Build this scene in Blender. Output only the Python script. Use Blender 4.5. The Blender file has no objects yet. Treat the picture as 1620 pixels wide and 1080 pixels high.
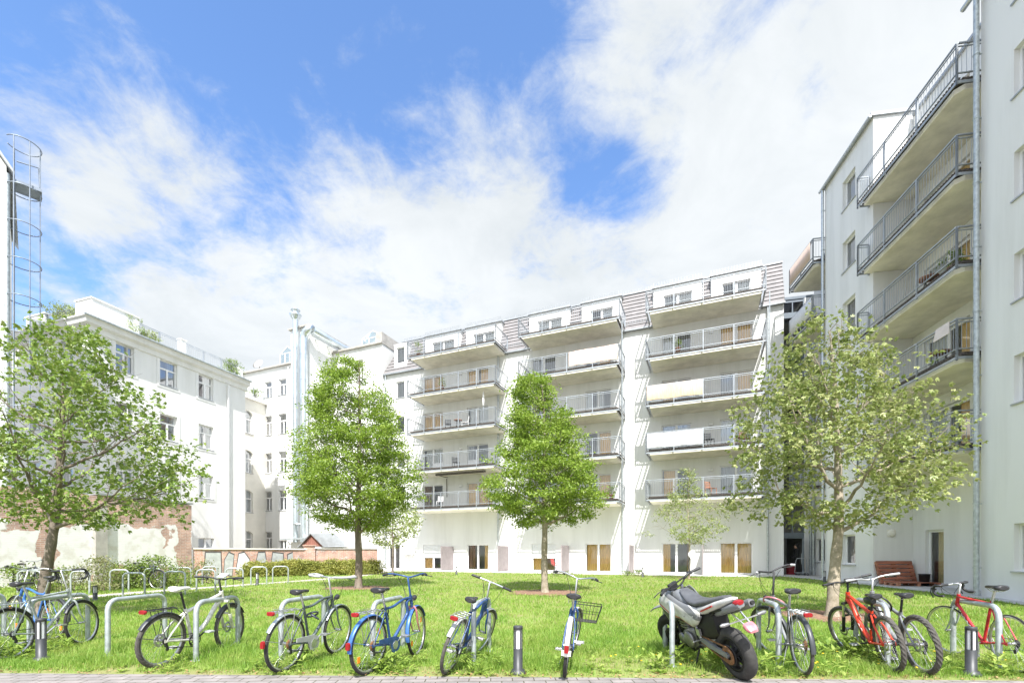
import bpy, bmesh, math, random
import numpy as np
from mathutils import Vector, Matrix
R_ = math.radians
C = bpy.context.scene.collection
scene = bpy.context.scene

# ------------------------------------------------------------------ camera, sky, sun, exposure
FPX, HOR, CAMZ = 740.0, 875.0, 1.40           # focal length and horizon measured on the 1620 px photograph
cam = bpy.data.cameras.new('camera'); camo = bpy.data.objects.new('camera', cam); C.objects.link(camo)
camo.location = (0, 0, CAMZ); camo.rotation_euler = (R_(90), 0, 0)
cam.sensor_width = 36; cam.lens = 36*FPX/1620; cam.shift_y = (HOR-540)/1620
cam.clip_start = 0.05; cam.clip_end = 3000
scene.camera = camo
scene.view_settings.view_transform = 'Standard'; scene.view_settings.look = 'None'
scene.view_settings.gamma = 1; scene.view_settings.exposure = 1.5
scene.cycles.max_bounces = 8; scene.cycles.transparent_max_bounces = 16
SUN_EL = 53.0
sun = bpy.data.lights.new('sun', 'SUN'); sun.energy = 3.1; sun.angle = R_(0.5); sun.color = (1, .97, .93)
suno = bpy.data.objects.new('sun', sun); C.objects.link(suno)
suno.location = (0, -20, 40); suno.rotation_euler = (R_(90-SUN_EL), 0, R_(1))

world = bpy.data.worlds.new('World'); scene.world = world; world.use_nodes = True
def build_world():
    nt = world.node_tree; N = nt.nodes; L = nt.links; N.clear()
    out = N.new('ShaderNodeOutputWorld'); bg = N.new('ShaderNodeBackground')
    bg.inputs['Strength'].default_value = 0.14; L.new(bg.outputs[0], out.inputs[0])
    sky = N.new('ShaderNodeTexSky'); sky.sky_type = 'NISHITA'; sky.sun_disc = False
    sky.sun_elevation = R_(SUN_EL); sky.sun_rotation = R_(180); sky.air_density = 1.0; sky.dust_density = .6; sky.ozone_density = 2.2
    tc = N.new('ShaderNodeTexCoord')
    def mth(op, a, b=None, c=None, clamp=False):
        n = N.new('ShaderNodeMath'); n.operation = op; n.use_clamp = clamp
        for i, x in enumerate((a, b, c)):
            if x is None: continue
            if isinstance(x, (int, float)): n.inputs[i].default_value = x
            else: L.new(x, n.inputs[i])
        return n.outputs[0]
    nrm = N.new('ShaderNodeVectorMath'); nrm.operation = 'NORMALIZE'; L.new(tc.outputs['Generated'], nrm.inputs[0])
    sep = N.new('ShaderNodeSeparateXYZ'); L.new(nrm.outputs[0], sep.inputs[0])
    den = mth('ADD', mth('MAXIMUM', sep.outputs[2], 0.0), 0.22)
    cx = mth('DIVIDE', sep.outputs[0], den); cy = mth('DIVIDE', sep.outputs[1], den)
    cmb = N.new('ShaderNodeCombineXYZ'); L.new(cx, cmb.inputs[0]); L.new(cy, cmb.inputs[1])
    def noise(scale, detail, rough, dist, off):
        m = N.new('ShaderNodeMapping'); m.inputs['Location'].default_value = off; L.new(cmb.outputs[0], m.inputs[0])
        n = N.new('ShaderNodeTexNoise'); n.inputs['Scale'].default_value = scale; n.inputs['Detail'].default_value = detail
        n.inputs['Roughness'].default_value = rough; n.inputs['Distortion'].default_value = dist
        L.new(m.outputs[0], n.inputs['Vector']); return n.outputs['Fac']
    big = noise(2.4, 12, .60, .3, (3.1, 1.7, .4)); fine = noise(5.6, 12, .62, .3, (9.2, 4.4, 2.0)); wisp = noise(15, 10, .7, .7, (2.0, 7.7, 5.0))
    d = mth('ADD', mth('MULTIPLY_ADD', big, 2.0, -1.0), mth('ADD', mth('MULTIPLY_ADD', fine, 1.7, -.85), mth('MULTIPLY_ADD', wisp, .55, -.275)))
    # how cloudy the sky is towards each of a lattice of world directions (1 cloud, -1 clear)
    GX = (0, 140, 280, 420, 560, 700, 840, 980, 1120, 1300, 1480); GY = (20, 110, 200, 290, 380, 470)
    GV = ((-.4,-.7,-.5,-1,-1,-.3,.2,.8,.6,.7,.8), (-.7,-.1,-.5,-1,-1,.0,-1,.7,.3,.9,.9), (-.5,.4,.1,-1,-.8,-.4,-.4,.5,.6,1,1), (-.4,.4,.1,-.8,.1,.6,.5,-.2,1,1,1), (.0,-.3,.0,.3,1,1,1,1,1,1,1), (.5,.8,1,1,1,1,1,1,1,1,1))
    pts = [(x, y, GV[r][c], 78) for r, y in enumerate(GY) for c, x in enumerate(GX)]+[(215,185,.9,60),(345,165,.7,45),(690,120,.9,45),(865,90,-1.4,50),(945,266,-2.6,50),(995,312,-2.0,34),(905,165,.5,45),(240,60,.3,40)]
    num = den_ = None
    for px, py, w, rad in pts:
        v = Vector(((px-810)/FPX, 1, (HOR-py)/FPX)); ln = v.length; v.normalize(); k = .7/(rad/FPX/ln**1.4)**2
        dot = N.new('ShaderNodeVectorMath'); dot.operation = 'DOT_PRODUCT'; L.new(nrm.outputs[0], dot.inputs[0]); dot.inputs[1].default_value = v*k
        e = mth('EXPONENT', mth('SUBTRACT', dot.outputs['Value'], k))
        num = mth('MULTIPLY', e, w) if num is None else mth('MULTIPLY_ADD', e, w, num); den_ = e if den_ is None else mth('ADD', e, den_)
    bias = mth('DIVIDE', num, mth('ADD', den_, 1e-7))
    d = mth('MULTIPLY_ADD', bias, .62, d)
    bk = N.new('ShaderNodeMapRange'); bk.inputs['From Min'].default_value = -.05; bk.inputs['From Max'].default_value = -.5; bk.inputs['To Max'].default_value = .6; L.new(sep.outputs[1], bk.inputs['Value']); d = mth('ADD', d, bk.outputs[0])   # extra cloud added behind the viewer, out of sight, for whiter fill light
    cov = N.new('ShaderNodeMapRange'); cov.interpolation_type = 'SMOOTHSTEP'
    cov.inputs['From Min'].default_value = -.32; cov.inputs['From Max'].default_value = .48; L.new(d, cov.inputs['Value'])
    sh = N.new('ShaderNodeMapRange'); sh.inputs['From Min'].default_value = .3; sh.inputs['From Max'].default_value = .7
    L.new(noise(3.2, 9, .6, .4, (1.0, 8.0, 3.0)), sh.inputs['Value'])
    ccol = N.new('ShaderNodeMix'); ccol.data_type = 'RGBA'; L.new(sh.outputs[0], ccol.inputs['Factor'])
    ccol.inputs['A'].default_value = (2.0, 2.12, 2.17, 1); ccol.inputs['B'].default_value = (2.56, 2.64, 2.67, 1)
    tint = N.new('ShaderNodeMix'); tint.data_type = 'RGBA'; tint.blend_type = 'MULTIPLY'; tint.inputs['Factor'].default_value = 1
    L.new(sky.outputs[0], tint.inputs['A']); tint.inputs['B'].default_value = (.63, .745, .87, 1)
    mix = N.new('ShaderNodeMix'); mix.data_type = 'RGBA'; L.new(mth('MULTIPLY', cov.outputs[0], .96), mix.inputs['Factor'])
    L.new(tint.outputs['Result'], mix.inputs['A']); L.new(ccol.outputs['Result'], mix.inputs['B'])
    # unseen sky round the sun, behind the viewer, boosted to lift shaded walls
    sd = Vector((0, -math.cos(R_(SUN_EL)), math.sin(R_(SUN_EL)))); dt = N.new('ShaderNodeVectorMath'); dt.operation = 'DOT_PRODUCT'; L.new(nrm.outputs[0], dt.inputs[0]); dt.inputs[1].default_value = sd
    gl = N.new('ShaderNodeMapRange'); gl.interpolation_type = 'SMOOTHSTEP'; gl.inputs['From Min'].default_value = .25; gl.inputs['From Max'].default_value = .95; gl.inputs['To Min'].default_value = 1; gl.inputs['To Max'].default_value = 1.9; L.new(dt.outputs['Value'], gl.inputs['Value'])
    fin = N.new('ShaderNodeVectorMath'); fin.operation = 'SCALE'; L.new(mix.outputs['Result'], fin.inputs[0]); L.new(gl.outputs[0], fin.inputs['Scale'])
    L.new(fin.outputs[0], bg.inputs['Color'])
build_world()

# ------------------------------------------------------------------ helpers: measured positions, tags, mesh builder
def gz(y): t = min(1, max(0, (y-8)/8)); return .14*t*t*(3-2*t)          # the ground rises a little towards the houses
def G(px, py):
    y = 10.0
    for _ in range(20): y = FPX*(CAMZ-gz(y))/(py-HOR)
    return Vector(((px-810)/FPX*y, y, gz(y)))
class Fr:
    """plan frame of a wall: x along it, y into the building"""
    def __init__(s, ox, oy, dx, dy):
        n = math.hypot(dx, dy); s.o = Vector((ox, oy)); s.dx = Vector((dx/n, dy/n)); s.dy = Vector((-s.dx.y, s.dx.x)); s.a = math.atan2(dy, dx)
    def p(s, u, v=0): return s.o+s.dx*u+s.dy*v
    def u(s, px, v=0):
        k = (px-810)/FPX; P = s.o+s.dy*v
        return (k*P.y-P.x)/(s.dx.x-k*s.dx.y)
    def z(s, px, py, v=0): return CAMZ+(HOR-py)/FPX*s.p(s.u(px, v), v).y
    def root(s, name): return empty(name, (s.o.x, s.o.y, 0), s.a)
def empty(name, loc, rz=0, rx=0, ry=0):
    o = bpy.data.objects.new(name, None); C.objects.link(o); o.location = loc; o.rotation_euler = (rx, ry, rz); o.empty_display_size = .2; return o
def tag(o, label=None, cat=None, group=None, kind=None):
    if label: o['label'] = label
    if cat: o['category'] = cat
    if group: o['group'] = group
    if kind: o['kind'] = kind
    return o
class MB:
    def __init__(s): s.v = []; s.f = []; s.m = []; s.s = []
    def add(s, vs, fs, m=0, sm=False):
        b = len(s.v); s.v += [tuple(x) for x in vs]
        for f in fs: s.f.append(tuple(b+i for i in f)); s.m.append(m); s.s.append(sm)
        return s
    def box(s, x0, y0, z0, x1, y1, z1, m=0):
        x0, x1 = min(x0, x1), max(x0, x1); y0, y1 = min(y0, y1), max(y0, y1); z0, z1 = min(z0, z1), max(z0, z1)
        return s.add([(x0,y0,z0),(x1,y0,z0),(x1,y1,z0),(x0,y1,z0),(x0,y0,z1),(x1,y0,z1),(x1,y1,z1),(x0,y1,z1)],
                     [(0,3,2,1),(4,5,6,7),(0,1,5,4),(1,2,6,5),(2,3,7,6),(3,0,4,7)], m)
    def bar(s, p, q, w, h, m=0, up=(0,0,1)):
        p = Vector(p); q = Vector(q); d = (q-p).normalized(); u = Vector(up)
        if abs(d.dot(u)) > .98: u = Vector((0,1,0)) if abs(d.y) < .9 else Vector((1,0,0))
        a = d.cross(u).normalized()*w/2; b = a.cross(d).normalized()*h/2
        vs = [p-a-b,p+a-b,p+a+b,p-a+b,q-a-b,q+a-b,q+a+b,q-a+b]
        return s.add(vs, [(0,1,2,3),(7,6,5,4),(0,4,5,1),(1,5,6,2),(2,6,7,3),(3,7,4,0)], m)
    def quad(s, a, b, c, d, m=0): return s.add([a,b,c,d], [(0,1,2,3)], m)
    def prism(s, poly, z0, z1, m=0):
        n = len(poly); ar = sum(poly[i][0]*poly[(i+1)%n][1]-poly[(i+1)%n][0]*poly[i][1] for i in range(n))
        if ar < 0: poly = poly[::-1]
        vs = [(x,y,z0) for x,y in poly]+[(x,y,z1) for x,y in poly]
        return s.add(vs, [tuple(range(n))[::-1], tuple(range(n,2*n))]+[(i,(i+1)%n,n+(i+1)%n,n+i) for i in range(n)], m)
    def extr(s, poly, off, m=0):
        n = len(poly); o = Vector(off); P = [Vector(p) for p in poly]
        return s.add(P+[p+o for p in P], [tuple(range(n)), tuple(range(n,2*n))[::-1]]+[(i,n+i,n+(i+1)%n,(i+1)%n) for i in range(n)], m)
    def tube(s, pts, r, n=8, closed=False, m=0, sm=True, caps=True):
        P = [Vector(p) for p in pts]; k = len(P); rr = r if isinstance(r, (list, tuple)) else [r]*k
        T = []
        for i in range(k):
            a = P[(i-1)%k] if (closed or i) else P[i]; b = P[(i+1)%k] if (closed or i < k-1) else P[i]
            t = (b-a); T.append(t.normalized() if t.length > 1e-9 else Vector((0,0,1)))
        u = T[0].orthogonal().normalized(); vs = []
        for i in range(k):
            u = u-T[i]*u.dot(T[i])
            u = u.normalized() if u.length > 1e-6 else T[i].orthogonal().normalized()
            w = T[i].cross(u)
            for j in range(n):
                a = 2*math.pi*j/n; vs.append(P[i]+(u*math.cos(a)+w*math.sin(a))*rr[i])
        fs = []
        for i in range(k if closed else k-1):
            i2 = (i+1)%k
            for j in range(n): fs.append((i*n+j, i*n+(j+1)%n, i2*n+(j+1)%n, i2*n+j))
        s.add(vs, fs, m, sm)
        if caps and not closed:
            s.add(vs[:n], [tuple(range(n))[::-1]], m); s.add(vs[-n:], [tuple(range(n))], m)
        return s
    def lathe(s, prof, c=(0,0,0), ax=(0,0,1), n=20, m=0, sm=True):
        ax = Vector(ax).normalized(); a = ax.orthogonal().normalized(); b = ax.cross(a); c = Vector(c); k = len(prof); vs = []
        for r, z in prof:
            for j in range(n):
                t = 2*math.pi*j/n; vs.append(c+ax*z+(a*math.cos(t)+b*math.sin(t))*max(r,1e-5))
        fs = [(i*n+j, i*n+(j+1)%n, (i+1)*n+(j+1)%n, (i+1)*n+j) for i in range(k-1) for j in range(n)]
        return s.add(vs, fs, m, sm)
    def torus(s, c, R, r, ax=(0,1,0), N=40, n=8, m=0, knob=0):
        ax = Vector(ax).normalized(); a = ax.orthogonal().normalized(); b = ax.cross(a); c = Vector(c); vs = []
        for i in range(N):
            t = 2*math.pi*i/N; d = a*math.cos(t)+b*math.sin(t)
            for j in range(n):
                p = 2*math.pi*j/n; q = r
                if knob and math.cos(p) > -.1: q = r+(knob if (i+(j%2))%2 else 0)
                vs.append(c+d*(R+q*math.cos(p))+ax*q*math.sin(p))
        return s.add(vs, [(i*n+j, ((i+1)%N)*n+j, ((i+1)%N)*n+(j+1)%n, i*n+(j+1)%n) for i in range(N) for j in range(n)], m, not knob)
    def loft(s, secs, m=0, n=14, e=2.4, sm=True):
        """sections (centre, half width along A, half height along B, A, B): rounded rings joined and capped"""
        vs = []
        for c, w, h, A, B in secs:
            c = Vector(c); A = Vector(A); B = Vector(B)
            for j in range(n):
                t = 2*math.pi*j/n; x = math.cos(t); y = math.sin(t)
                vs.append(c+A*w*math.copysign(abs(x)**(2/e), x)+B*h*math.copysign(abs(y)**(2/e), y))
        k = len(secs)
        fs = [(i*n+j, i*n+(j+1)%n, (i+1)*n+(j+1)%n, (i+1)*n+j) for i in range(k-1) for j in range(n)]
        s.add(vs, fs, m, sm); s.add(vs[:n], [tuple(range(n))[::-1]], m); s.add(vs[-n:], [tuple(range(n))], m)
        return s
    def xloft(s, secs, m=0, n=14, e=2.4, yc=0):
        return s.loft([((x, yc if len(q) < 4 else q[3], (q[1]+q[2])/2), q[0], (q[2]-q[1])/2, (0,1,0), (0,0,1)) for x, *q in secs], m, n, e)
    def build(s, name, mats, parent=None, bevel=0):
        me = bpy.data.meshes.new(name)
        if s.v:
            me.from_pydata(s.v, [], s.f)
            me.polygons.foreach_set('material_index', s.m); me.polygons.foreach_set('use_smooth', s.s); me.update()
        for mt in (mats if isinstance(mats, (list, tuple)) else [mats]): me.materials.append(mt)
        o = bpy.data.objects.new(name, me); C.objects.link(o)
        if parent: o.parent = parent
        if bevel:
            b = o.modifiers.new('b', 'BEVEL'); b.width = bevel; b.segments = 2; b.limit_method = 'ANGLE'; b.angle_limit = R_(40)
        return o
def npmesh(name, V, F, mats, parent=None, mi=None):
    V = np.asarray(V, np.float32); F = np.asarray(F, np.int32); k = F.shape[1]; me = bpy.data.meshes.new(name)
    me.vertices.add(len(V)); me.vertices.foreach_set('co', V.ravel())
    me.loops.add(F.size); me.loops.foreach_set('vertex_index', F.ravel())
    me.polygons.add(len(F)); me.polygons.foreach_set('loop_start', np.arange(0, F.size, k, dtype=np.int32))
    me.polygons.foreach_set('loop_total', np.full(len(F), k, np.int32))
    if mi is not None: me.polygons.foreach_set('material_index', np.asarray(mi, np.int32))
    me.update(calc_edges=True)
    for m in (mats if isinstance(mats, (list, tuple)) else [mats]): me.materials.append(m)
    o = bpy.data.objects.new(name, me); C.objects.link(o)
    if parent: o.parent = parent
    return o
def copy_tree(o, parent=None):
    c = o.copy(); C.objects.link(c); c.parent = parent
    for ch in [x for x in bpy.data.objects if x.parent == o]: copy_tree(ch, c)
    return c
def bez(p, q, r, n):
    p, q, r = Vector(p), Vector(q), Vector(r)
    return [p*(1-t)**2+q*2*t*(1-t)+r*t*t for t in [i/n for i in range(n+1)]]
def arc(c, r, a0, a1, n, A, B):
    c = Vector(c); A = Vector(A); B = Vector(B)
    return [c+(A*math.cos(a0+(a1-a0)*i/n)+B*math.sin(a0+(a1-a0)*i/n))*r for i in range(n+1)]
def smooth_path(pts, n=5):
    P = [Vector(p) for p in pts]; out = []
    for i in range(len(P)-1):
        a = P[max(i-1,0)]; b = P[i]; c = P[i+1]; d = P[min(i+2,len(P)-1)]
        for k in range(n):
            t = k/n; out.append(.5*((2*b)+(c-a)*t+(2*a-5*b+4*c-d)*t*t+(3*b-a-3*c+d)*t**3))
    return out+[P[-1]]

# ------------------------------------------------------------------ materials
def newmat(name):
    m = bpy.data.materials.new(name); m.use_nodes = True; nt = m.node_tree
    return m, nt, nt.nodes['Principled BSDF'], nt.nodes, nt.links
def pm(name, col, rough=.6, metal=0., var=.12, scale=4., bump=0., bscale=60., col2=None, coords='Object', detail=5, stretch=None, spec=None, lo=.35, hi=.65):
    m, nt, b, N, L = newmat(name)
    tc = N.new('ShaderNodeTexCoord'); src = tc.outputs[coords]
    if stretch:
        mp = N.new('ShaderNodeMapping'); mp.inputs['Scale'].default_value = stretch; L.new(src, mp.inputs[0]); src = mp.outputs[0]
    n = N.new('ShaderNodeTexNoise'); n.inputs['Scale'].default_value = scale; n.inputs['Detail'].default_value = detail; n.inputs['Roughness'].default_value = .6; L.new(src, n.inputs['Vector'])
    r = N.new('ShaderNodeValToRGB'); c2 = col2 or tuple(c*(1-var) for c in col); c1 = col if col2 else tuple(min(1, c*(1+var*.5)) for c in col)
    r.color_ramp.elements[0].position = lo; r.color_ramp.elements[1].position = hi
    r.color_ramp.elements[0].color = (*c2, 1); r.color_ramp.elements[1].color = (*c1, 1)
    L.new(n.outputs['Fac'], r.inputs[0]); L.new(r.outputs[0], b.inputs['Base Color'])
    b.inputs['Roughness'].default_value = rough; b.inputs['Metallic'].default_value = metal
    if spec is not None: b.inputs['Specular IOR Level'].default_value = spec
    if bump:
        n2 = N.new('ShaderNodeTexNoise'); n2.inputs['Scale'].default_value = bscale; n2.inputs['Detail'].default_value = 4; L.new(tc.outputs[coords], n2.inputs['Vector'])
        bp = N.new('ShaderNodeBump'); bp.inputs['Strength'].default_value = bump; bp.inputs['Distance'].default_value = .01
        L.new(n2.outputs['Fac'], bp.inputs['Height']); L.new(bp.outputs[0], b.inputs['Normal'])
    return m
def leafmat(name, a, b_, c, scale=6., trans=.35, rough=.45, big=.7):
    m, nt, p, N, L = newmat(name)
    tc = N.new('ShaderNodeTexCoord')
    n = N.new('ShaderNodeTexNoise'); n.inputs['Scale'].default_value = scale; n.inputs['Detail'].default_value = 3; L.new(tc.outputs['Object'], n.inputs['Vector'])
    w = N.new('ShaderNodeTexWhiteNoise'); sn = N.new('ShaderNodeVectorMath'); sn.operation = 'SNAP'; sn.inputs[1].default_value = (.06,)*3
    L.new(tc.outputs['Object'], sn.inputs[0]); L.new(sn.outputs[0], w.inputs['Vector'])
    mx = N.new('ShaderNodeMath'); mx.operation = 'MULTIPLY_ADD'; mx.inputs[1].default_value = 1-big; L.new(w.outputs['Value'], mx.inputs[0])
    m2 = N.new('ShaderNodeMath'); m2.operation = 'MULTIPLY'; m2.inputs[1].default_value = big; L.new(n.outputs['Fac'], m2.inputs[0]); L.new(m2.outputs[0], mx.inputs[2])
    r = N.new('ShaderNodeValToRGB'); e = r.color_ramp.elements; e[0].position = .25; e[0].color = (*a, 1); e[1].position = .8; e[1].color = (*c, 1)
    x = e.new(.5); x.color = (*b_, 1)
    L.new(mx.outputs[0], r.inputs[0]); L.new(r.outputs[0], p.inputs['Base Color']); p.inputs['Roughness'].default_value = rough
    tr = N.new('ShaderNodeBsdfTranslucent'); L.new(r.outputs[0], tr.inputs['Color'])
    ms = N.new('ShaderNodeMixShader'); ms.inputs[0].default_value = trans
    L.new(p.outputs[0], ms.inputs[1]); L.new(tr.outputs[0], ms.inputs[2]); L.new(ms.outputs[0], N['Material Output'].inputs[0])
    return m
def brickmat(name, c1, c2, mortar, bw=.25, bh=.075, plaster=None, pscale=.5, pth=.5, axis='XZ', boxes=(), pcol2=None):
    """bricks, with plaster left on them in noise-edged patches; boxes = (x0,x1,z0,z1,weight) where the plaster holds or is gone"""
    m, nt, b, N, L = newmat(name)
    tc = N.new('ShaderNodeTexCoord'); sep = N.new('ShaderNodeSeparateXYZ'); L.new(tc.outputs['Object'], sep.inputs[0])
    cmb = N.new('ShaderNodeCombineXYZ'); L.new(sep.outputs[0], cmb.inputs[0]); L.new(sep.outputs[2], cmb.inputs[1])
    bt = N.new('ShaderNodeTexBrick'); bt.inputs['Color1'].default_value = (*c1,1); bt.inputs['Color2'].default_value = (*c2,1); bt.inputs['Mortar'].default_value = (*mortar,1)
    bt.inputs['Scale'].default_value = 1; bt.inputs['Brick Width'].default_value = bw; bt.inputs['Row Height'].default_value = bh; bt.inputs['Mortar Size'].default_value = .008
    L.new(cmb.outputs[0], bt.inputs['Vector'])
    dirt = N.new('ShaderNodeTexNoise'); dirt.inputs['Scale'].default_value = 2.2; dirt.inputs['Detail'].default_value = 8; L.new(tc.outputs['Object'], dirt.inputs['Vector'])
    dm = N.new('ShaderNodeMix'); dm.data_type = 'RGBA'; dm.blend_type = 'MULTIPLY'; dm.inputs['Factor'].default_value = .55
    dr = N.new('ShaderNodeValToRGB'); dr.color_ramp.elements[0].position = .3; dr.color_ramp.elements[0].color = (.5,.5,.5,1); dr.color_ramp.elements[1].position = .65; dr.color_ramp.elements[1].color = (1.5,1.45,1.4,1)
    L.new(dirt.outputs['Fac'], dr.inputs[0]); L.new(bt.outputs['Color'], dm.inputs['A']); L.new(dr.outputs[0], dm.inputs['B'])
    col = dm.outputs['Result']; h = bt.outputs['Fac']
    if plaster:
        def mth(op, a, b2):
            n = N.new('ShaderNodeMath'); n.operation = op
            for i, x in enumerate((a, b2)):
                if isinstance(x, (int, float)): n.inputs[i].default_value = x
                else: L.new(x, n.inputs[i])
            return n.outputs[0]
        pn = N.new('ShaderNodeTexNoise'); pn.inputs['Scale'].default_value = pscale; pn.inputs['Detail'].default_value = 10; pn.inputs['Roughness'].default_value = .62; L.new(tc.outputs['Object'], pn.inputs['Vector'])
        d = pn.outputs['Fac']
        wn = N.new('ShaderNodeTexNoise'); wn.inputs['Scale'].default_value = 1.3; wn.inputs['Detail'].default_value = 8; L.new(tc.outputs['Object'], wn.inputs['Vector']); ws = N.new('ShaderNodeSeparateColor'); L.new(wn.outputs['Color'], ws.inputs[0])
        wx = mth('ADD', sep.outputs[0], mth('MULTIPLY', mth('SUBTRACT', ws.outputs[0], .5), 1.0)); wz = mth('ADD', sep.outputs[2], mth('MULTIPLY', mth('SUBTRACT', ws.outputs[1], .5), 1.0))
        for x0, x1, z0, z1, w in boxes:
            bx = mth('MULTIPLY', mth('MULTIPLY', mth('GREATER_THAN', wx, x0), mth('LESS_THAN', wx, x1)), mth('MULTIPLY', mth('GREATER_THAN', wz, z0), mth('LESS_THAN', wz, z1)))
            d = mth('ADD', d, mth('MULTIPLY', bx, w))
        st = N.new('ShaderNodeMapRange'); st.inputs['From Min'].default_value = pth-.012; st.inputs['From Max'].default_value = pth+.012; L.new(d, st.inputs['Value'])
        pc = N.new('ShaderNodeValToRGB'); pc.color_ramp.elements[0].position = .38; pc.color_ramp.elements[0].color = (*(pcol2 or tuple(c*.72 for c in plaster)),1); pc.color_ramp.elements[1].position = .52; pc.color_ramp.elements[1].color = (*plaster,1)
        L.new(dirt.outputs['Fac'], pc.inputs[0])
        mx = N.new('ShaderNodeMix'); mx.data_type = 'RGBA'; L.new(st.outputs[0], mx.inputs['Factor']); L.new(col, mx.inputs['A']); L.new(pc.outputs[0], mx.inputs['B']); col = mx.outputs['Result']
        h = mth('MULTIPLY_ADD', st.outputs[0], 1.5) if False else mth('ADD', mth('MULTIPLY', st.outputs[0], -2.0), h)
    L.new(col, b.inputs['Base Color']); b.inputs['Roughness'].default_value = .9
    bp = N.new('ShaderNodeBump'); bp.invert = True; bp.inputs['Strength'].default_value = .7; bp.inputs['Distance'].default_value = .012; L.new(h, bp.inputs['Height']); L.new(bp.outputs[0], b.inputs['Normal'])
    return m
def glassmat(name, tint=(.93,.95,.95), base=.06):
    m, nt, p, N, L = newmat(name); N.remove(p)
    t = N.new('ShaderNodeBsdfTransparent'); t.inputs[0].default_value = (*tint,1); g = N.new('ShaderNodeBsdfGlossy'); g.inputs['Roughness'].default_value = .02; g.inputs[0].default_value = (.95,.97,1,1)
    f = N.new('ShaderNodeFresnel'); f.inputs[0].default_value = 1.52; a = N.new('ShaderNodeMath'); a.operation = 'MULTIPLY_ADD'; a.inputs[1].default_value = 1.4; a.inputs[2].default_value = base; a.use_clamp = True; L.new(f.outputs[0], a.inputs[0])
    n = N.new('ShaderNodeTexNoise'); n.inputs['Scale'].default_value = 1.1; tc = N.new('ShaderNodeTexCoord'); L.new(tc.outputs['Object'], n.inputs['Vector'])
    bp = N.new('ShaderNodeBump'); bp.inputs['Strength'].default_value = .06; bp.inputs['Distance'].default_value = .05; L.new(n.outputs['Fac'], bp.inputs['Height']); L.new(bp.outputs[0], g.inputs['Normal'])
    ms = N.new('ShaderNodeMixShader'); L.new(a.outputs[0], ms.inputs[0]); L.new(t.outputs[0], ms.inputs[1]); L.new(g.outputs[0], ms.inputs[2]); L.new(ms.outputs[0], N['Material Output'].inputs[0])
    return m
M = {}
M['render'] = pm('white_render', (.755,.755,.745), .9, scale=1.6, col2=(.665,.665,.65), bump=.25, bscale=90, stretch=(1,1,.10), detail=10, lo=.28, hi=.55)
M['render_old'] = pm('old_white_render', (.765,.765,.755), .9, scale=1.1, col2=(.67,.67,.65), bump=.3, bscale=60, stretch=(1,1,.14), detail=10, lo=.28, hi=.55)
M['render_cream'] = pm('cream_render', (.80,.775,.71), .9, var=.08, scale=.8)
M['concrete'] = pm('beige_concrete', (.86,.815,.72), .85, var=.16, scale=1.6, bump=.2, bscale=30, detail=8)
M['terrace'] = pm('terrace_slab', (.64,.63,.60), .9, var=.15, scale=2)
M['walk'] = pm('walkway_concrete', (.46,.455,.44), .9, var=.2, scale=1.5, bump=.2, bscale=40)
M['galv'] = pm('galvanised_steel', (.52,.56,.58), .42, .75, var=.2, scale=14)
M['galv_old'] = pm('weathered_galvanised_steel', (.47,.51,.52), .5, .55, var=.25, scale=9, bump=.1, bscale=120)
M['rail'] = pm('railing_steel', (.40,.43,.46), .45, .5, var=.15, scale=3)
M['zinc'] = pm('zinc_sheet', (.42,.44,.46), .45, .5, var=.15, scale=3)
M['duct'] = pm('duct_steel', (.66,.72,.75), .3, .8, var=.12, scale=2)
M['deck'] = pm('dark_decking', (.10,.085,.075), .8, var=.4, scale=9)
M['pvc'] = pm('white_pvc', (.82,.82,.82), .35, var=.03, scale=2)
M['pvc_grey'] = pm('grey_aluminium_frame', (.17,.20,.235), .4, .3, var=.1, scale=2)
M['glass'] = glassmat('window_glass')
M['glass_old'] = glassmat('old_window_glass', (.85,.90,.92), .26)
M['glass_roof'] = glassmat('lantern_glass', (.78,.86,.88), .12)
M['cur_or'] = pm('orange_curtain', (.92,.62,.24), .9, var=.25, scale=30, stretch=(1,1,.05))
M['cur_wh'] = pm('white_curtain', (.74,.73,.71), .9, var=.1, scale=20, stretch=(1,1,.05))
M['cur_br'] = pm('brown_curtain', (.30,.19,.12), .9, var=.3, scale=30, stretch=(1,1,.05))
M['cur_gr'] = pm('grey_curtain', (.50,.50,.50), .9, var=.15, scale=20, stretch=(1,1,.05))
M['shutter'] = pm('roller_shutter', (.72,.735,.74), .5, var=.05, scale=3)
M['screen'] = pm('mauve_panel', (.33,.29,.295), .7, var=.12, scale=3)
M['red'] = pm('red_plastic', (.62,.05,.04), .35, var=.15, scale=6)
M['tan'] = pm('reed_mat', (.58,.44,.30), .9, var=.25, scale=40, stretch=(1,1,.06))
M['pink'] = pm('pinkish_mat', (.60,.46,.38), .9, var=.12, scale=20, stretch=(1,1,.1))
M['cloth'] = pm('white_cloth', (.66,.66,.655), .9, var=.08, scale=6)
M['cur_tan'] = pm('tan_curtain', (.82,.68,.40), .9, var=.2, scale=25, stretch=(1,1,.05)); M['interior'] = pm('grey_interior', (.20,.20,.19), .9, var=.2)
M['dark'] = pm('dark_interior', (.03,.03,.03), .9, var=.3)
M['stone'] = pm('grey_stone', (.42,.40,.37), .9, var=.2, scale=3)
M['mauve_sheet'] = pm('pale_fabric', (.70,.62,.60), .9, var=.1, scale=5)
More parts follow.
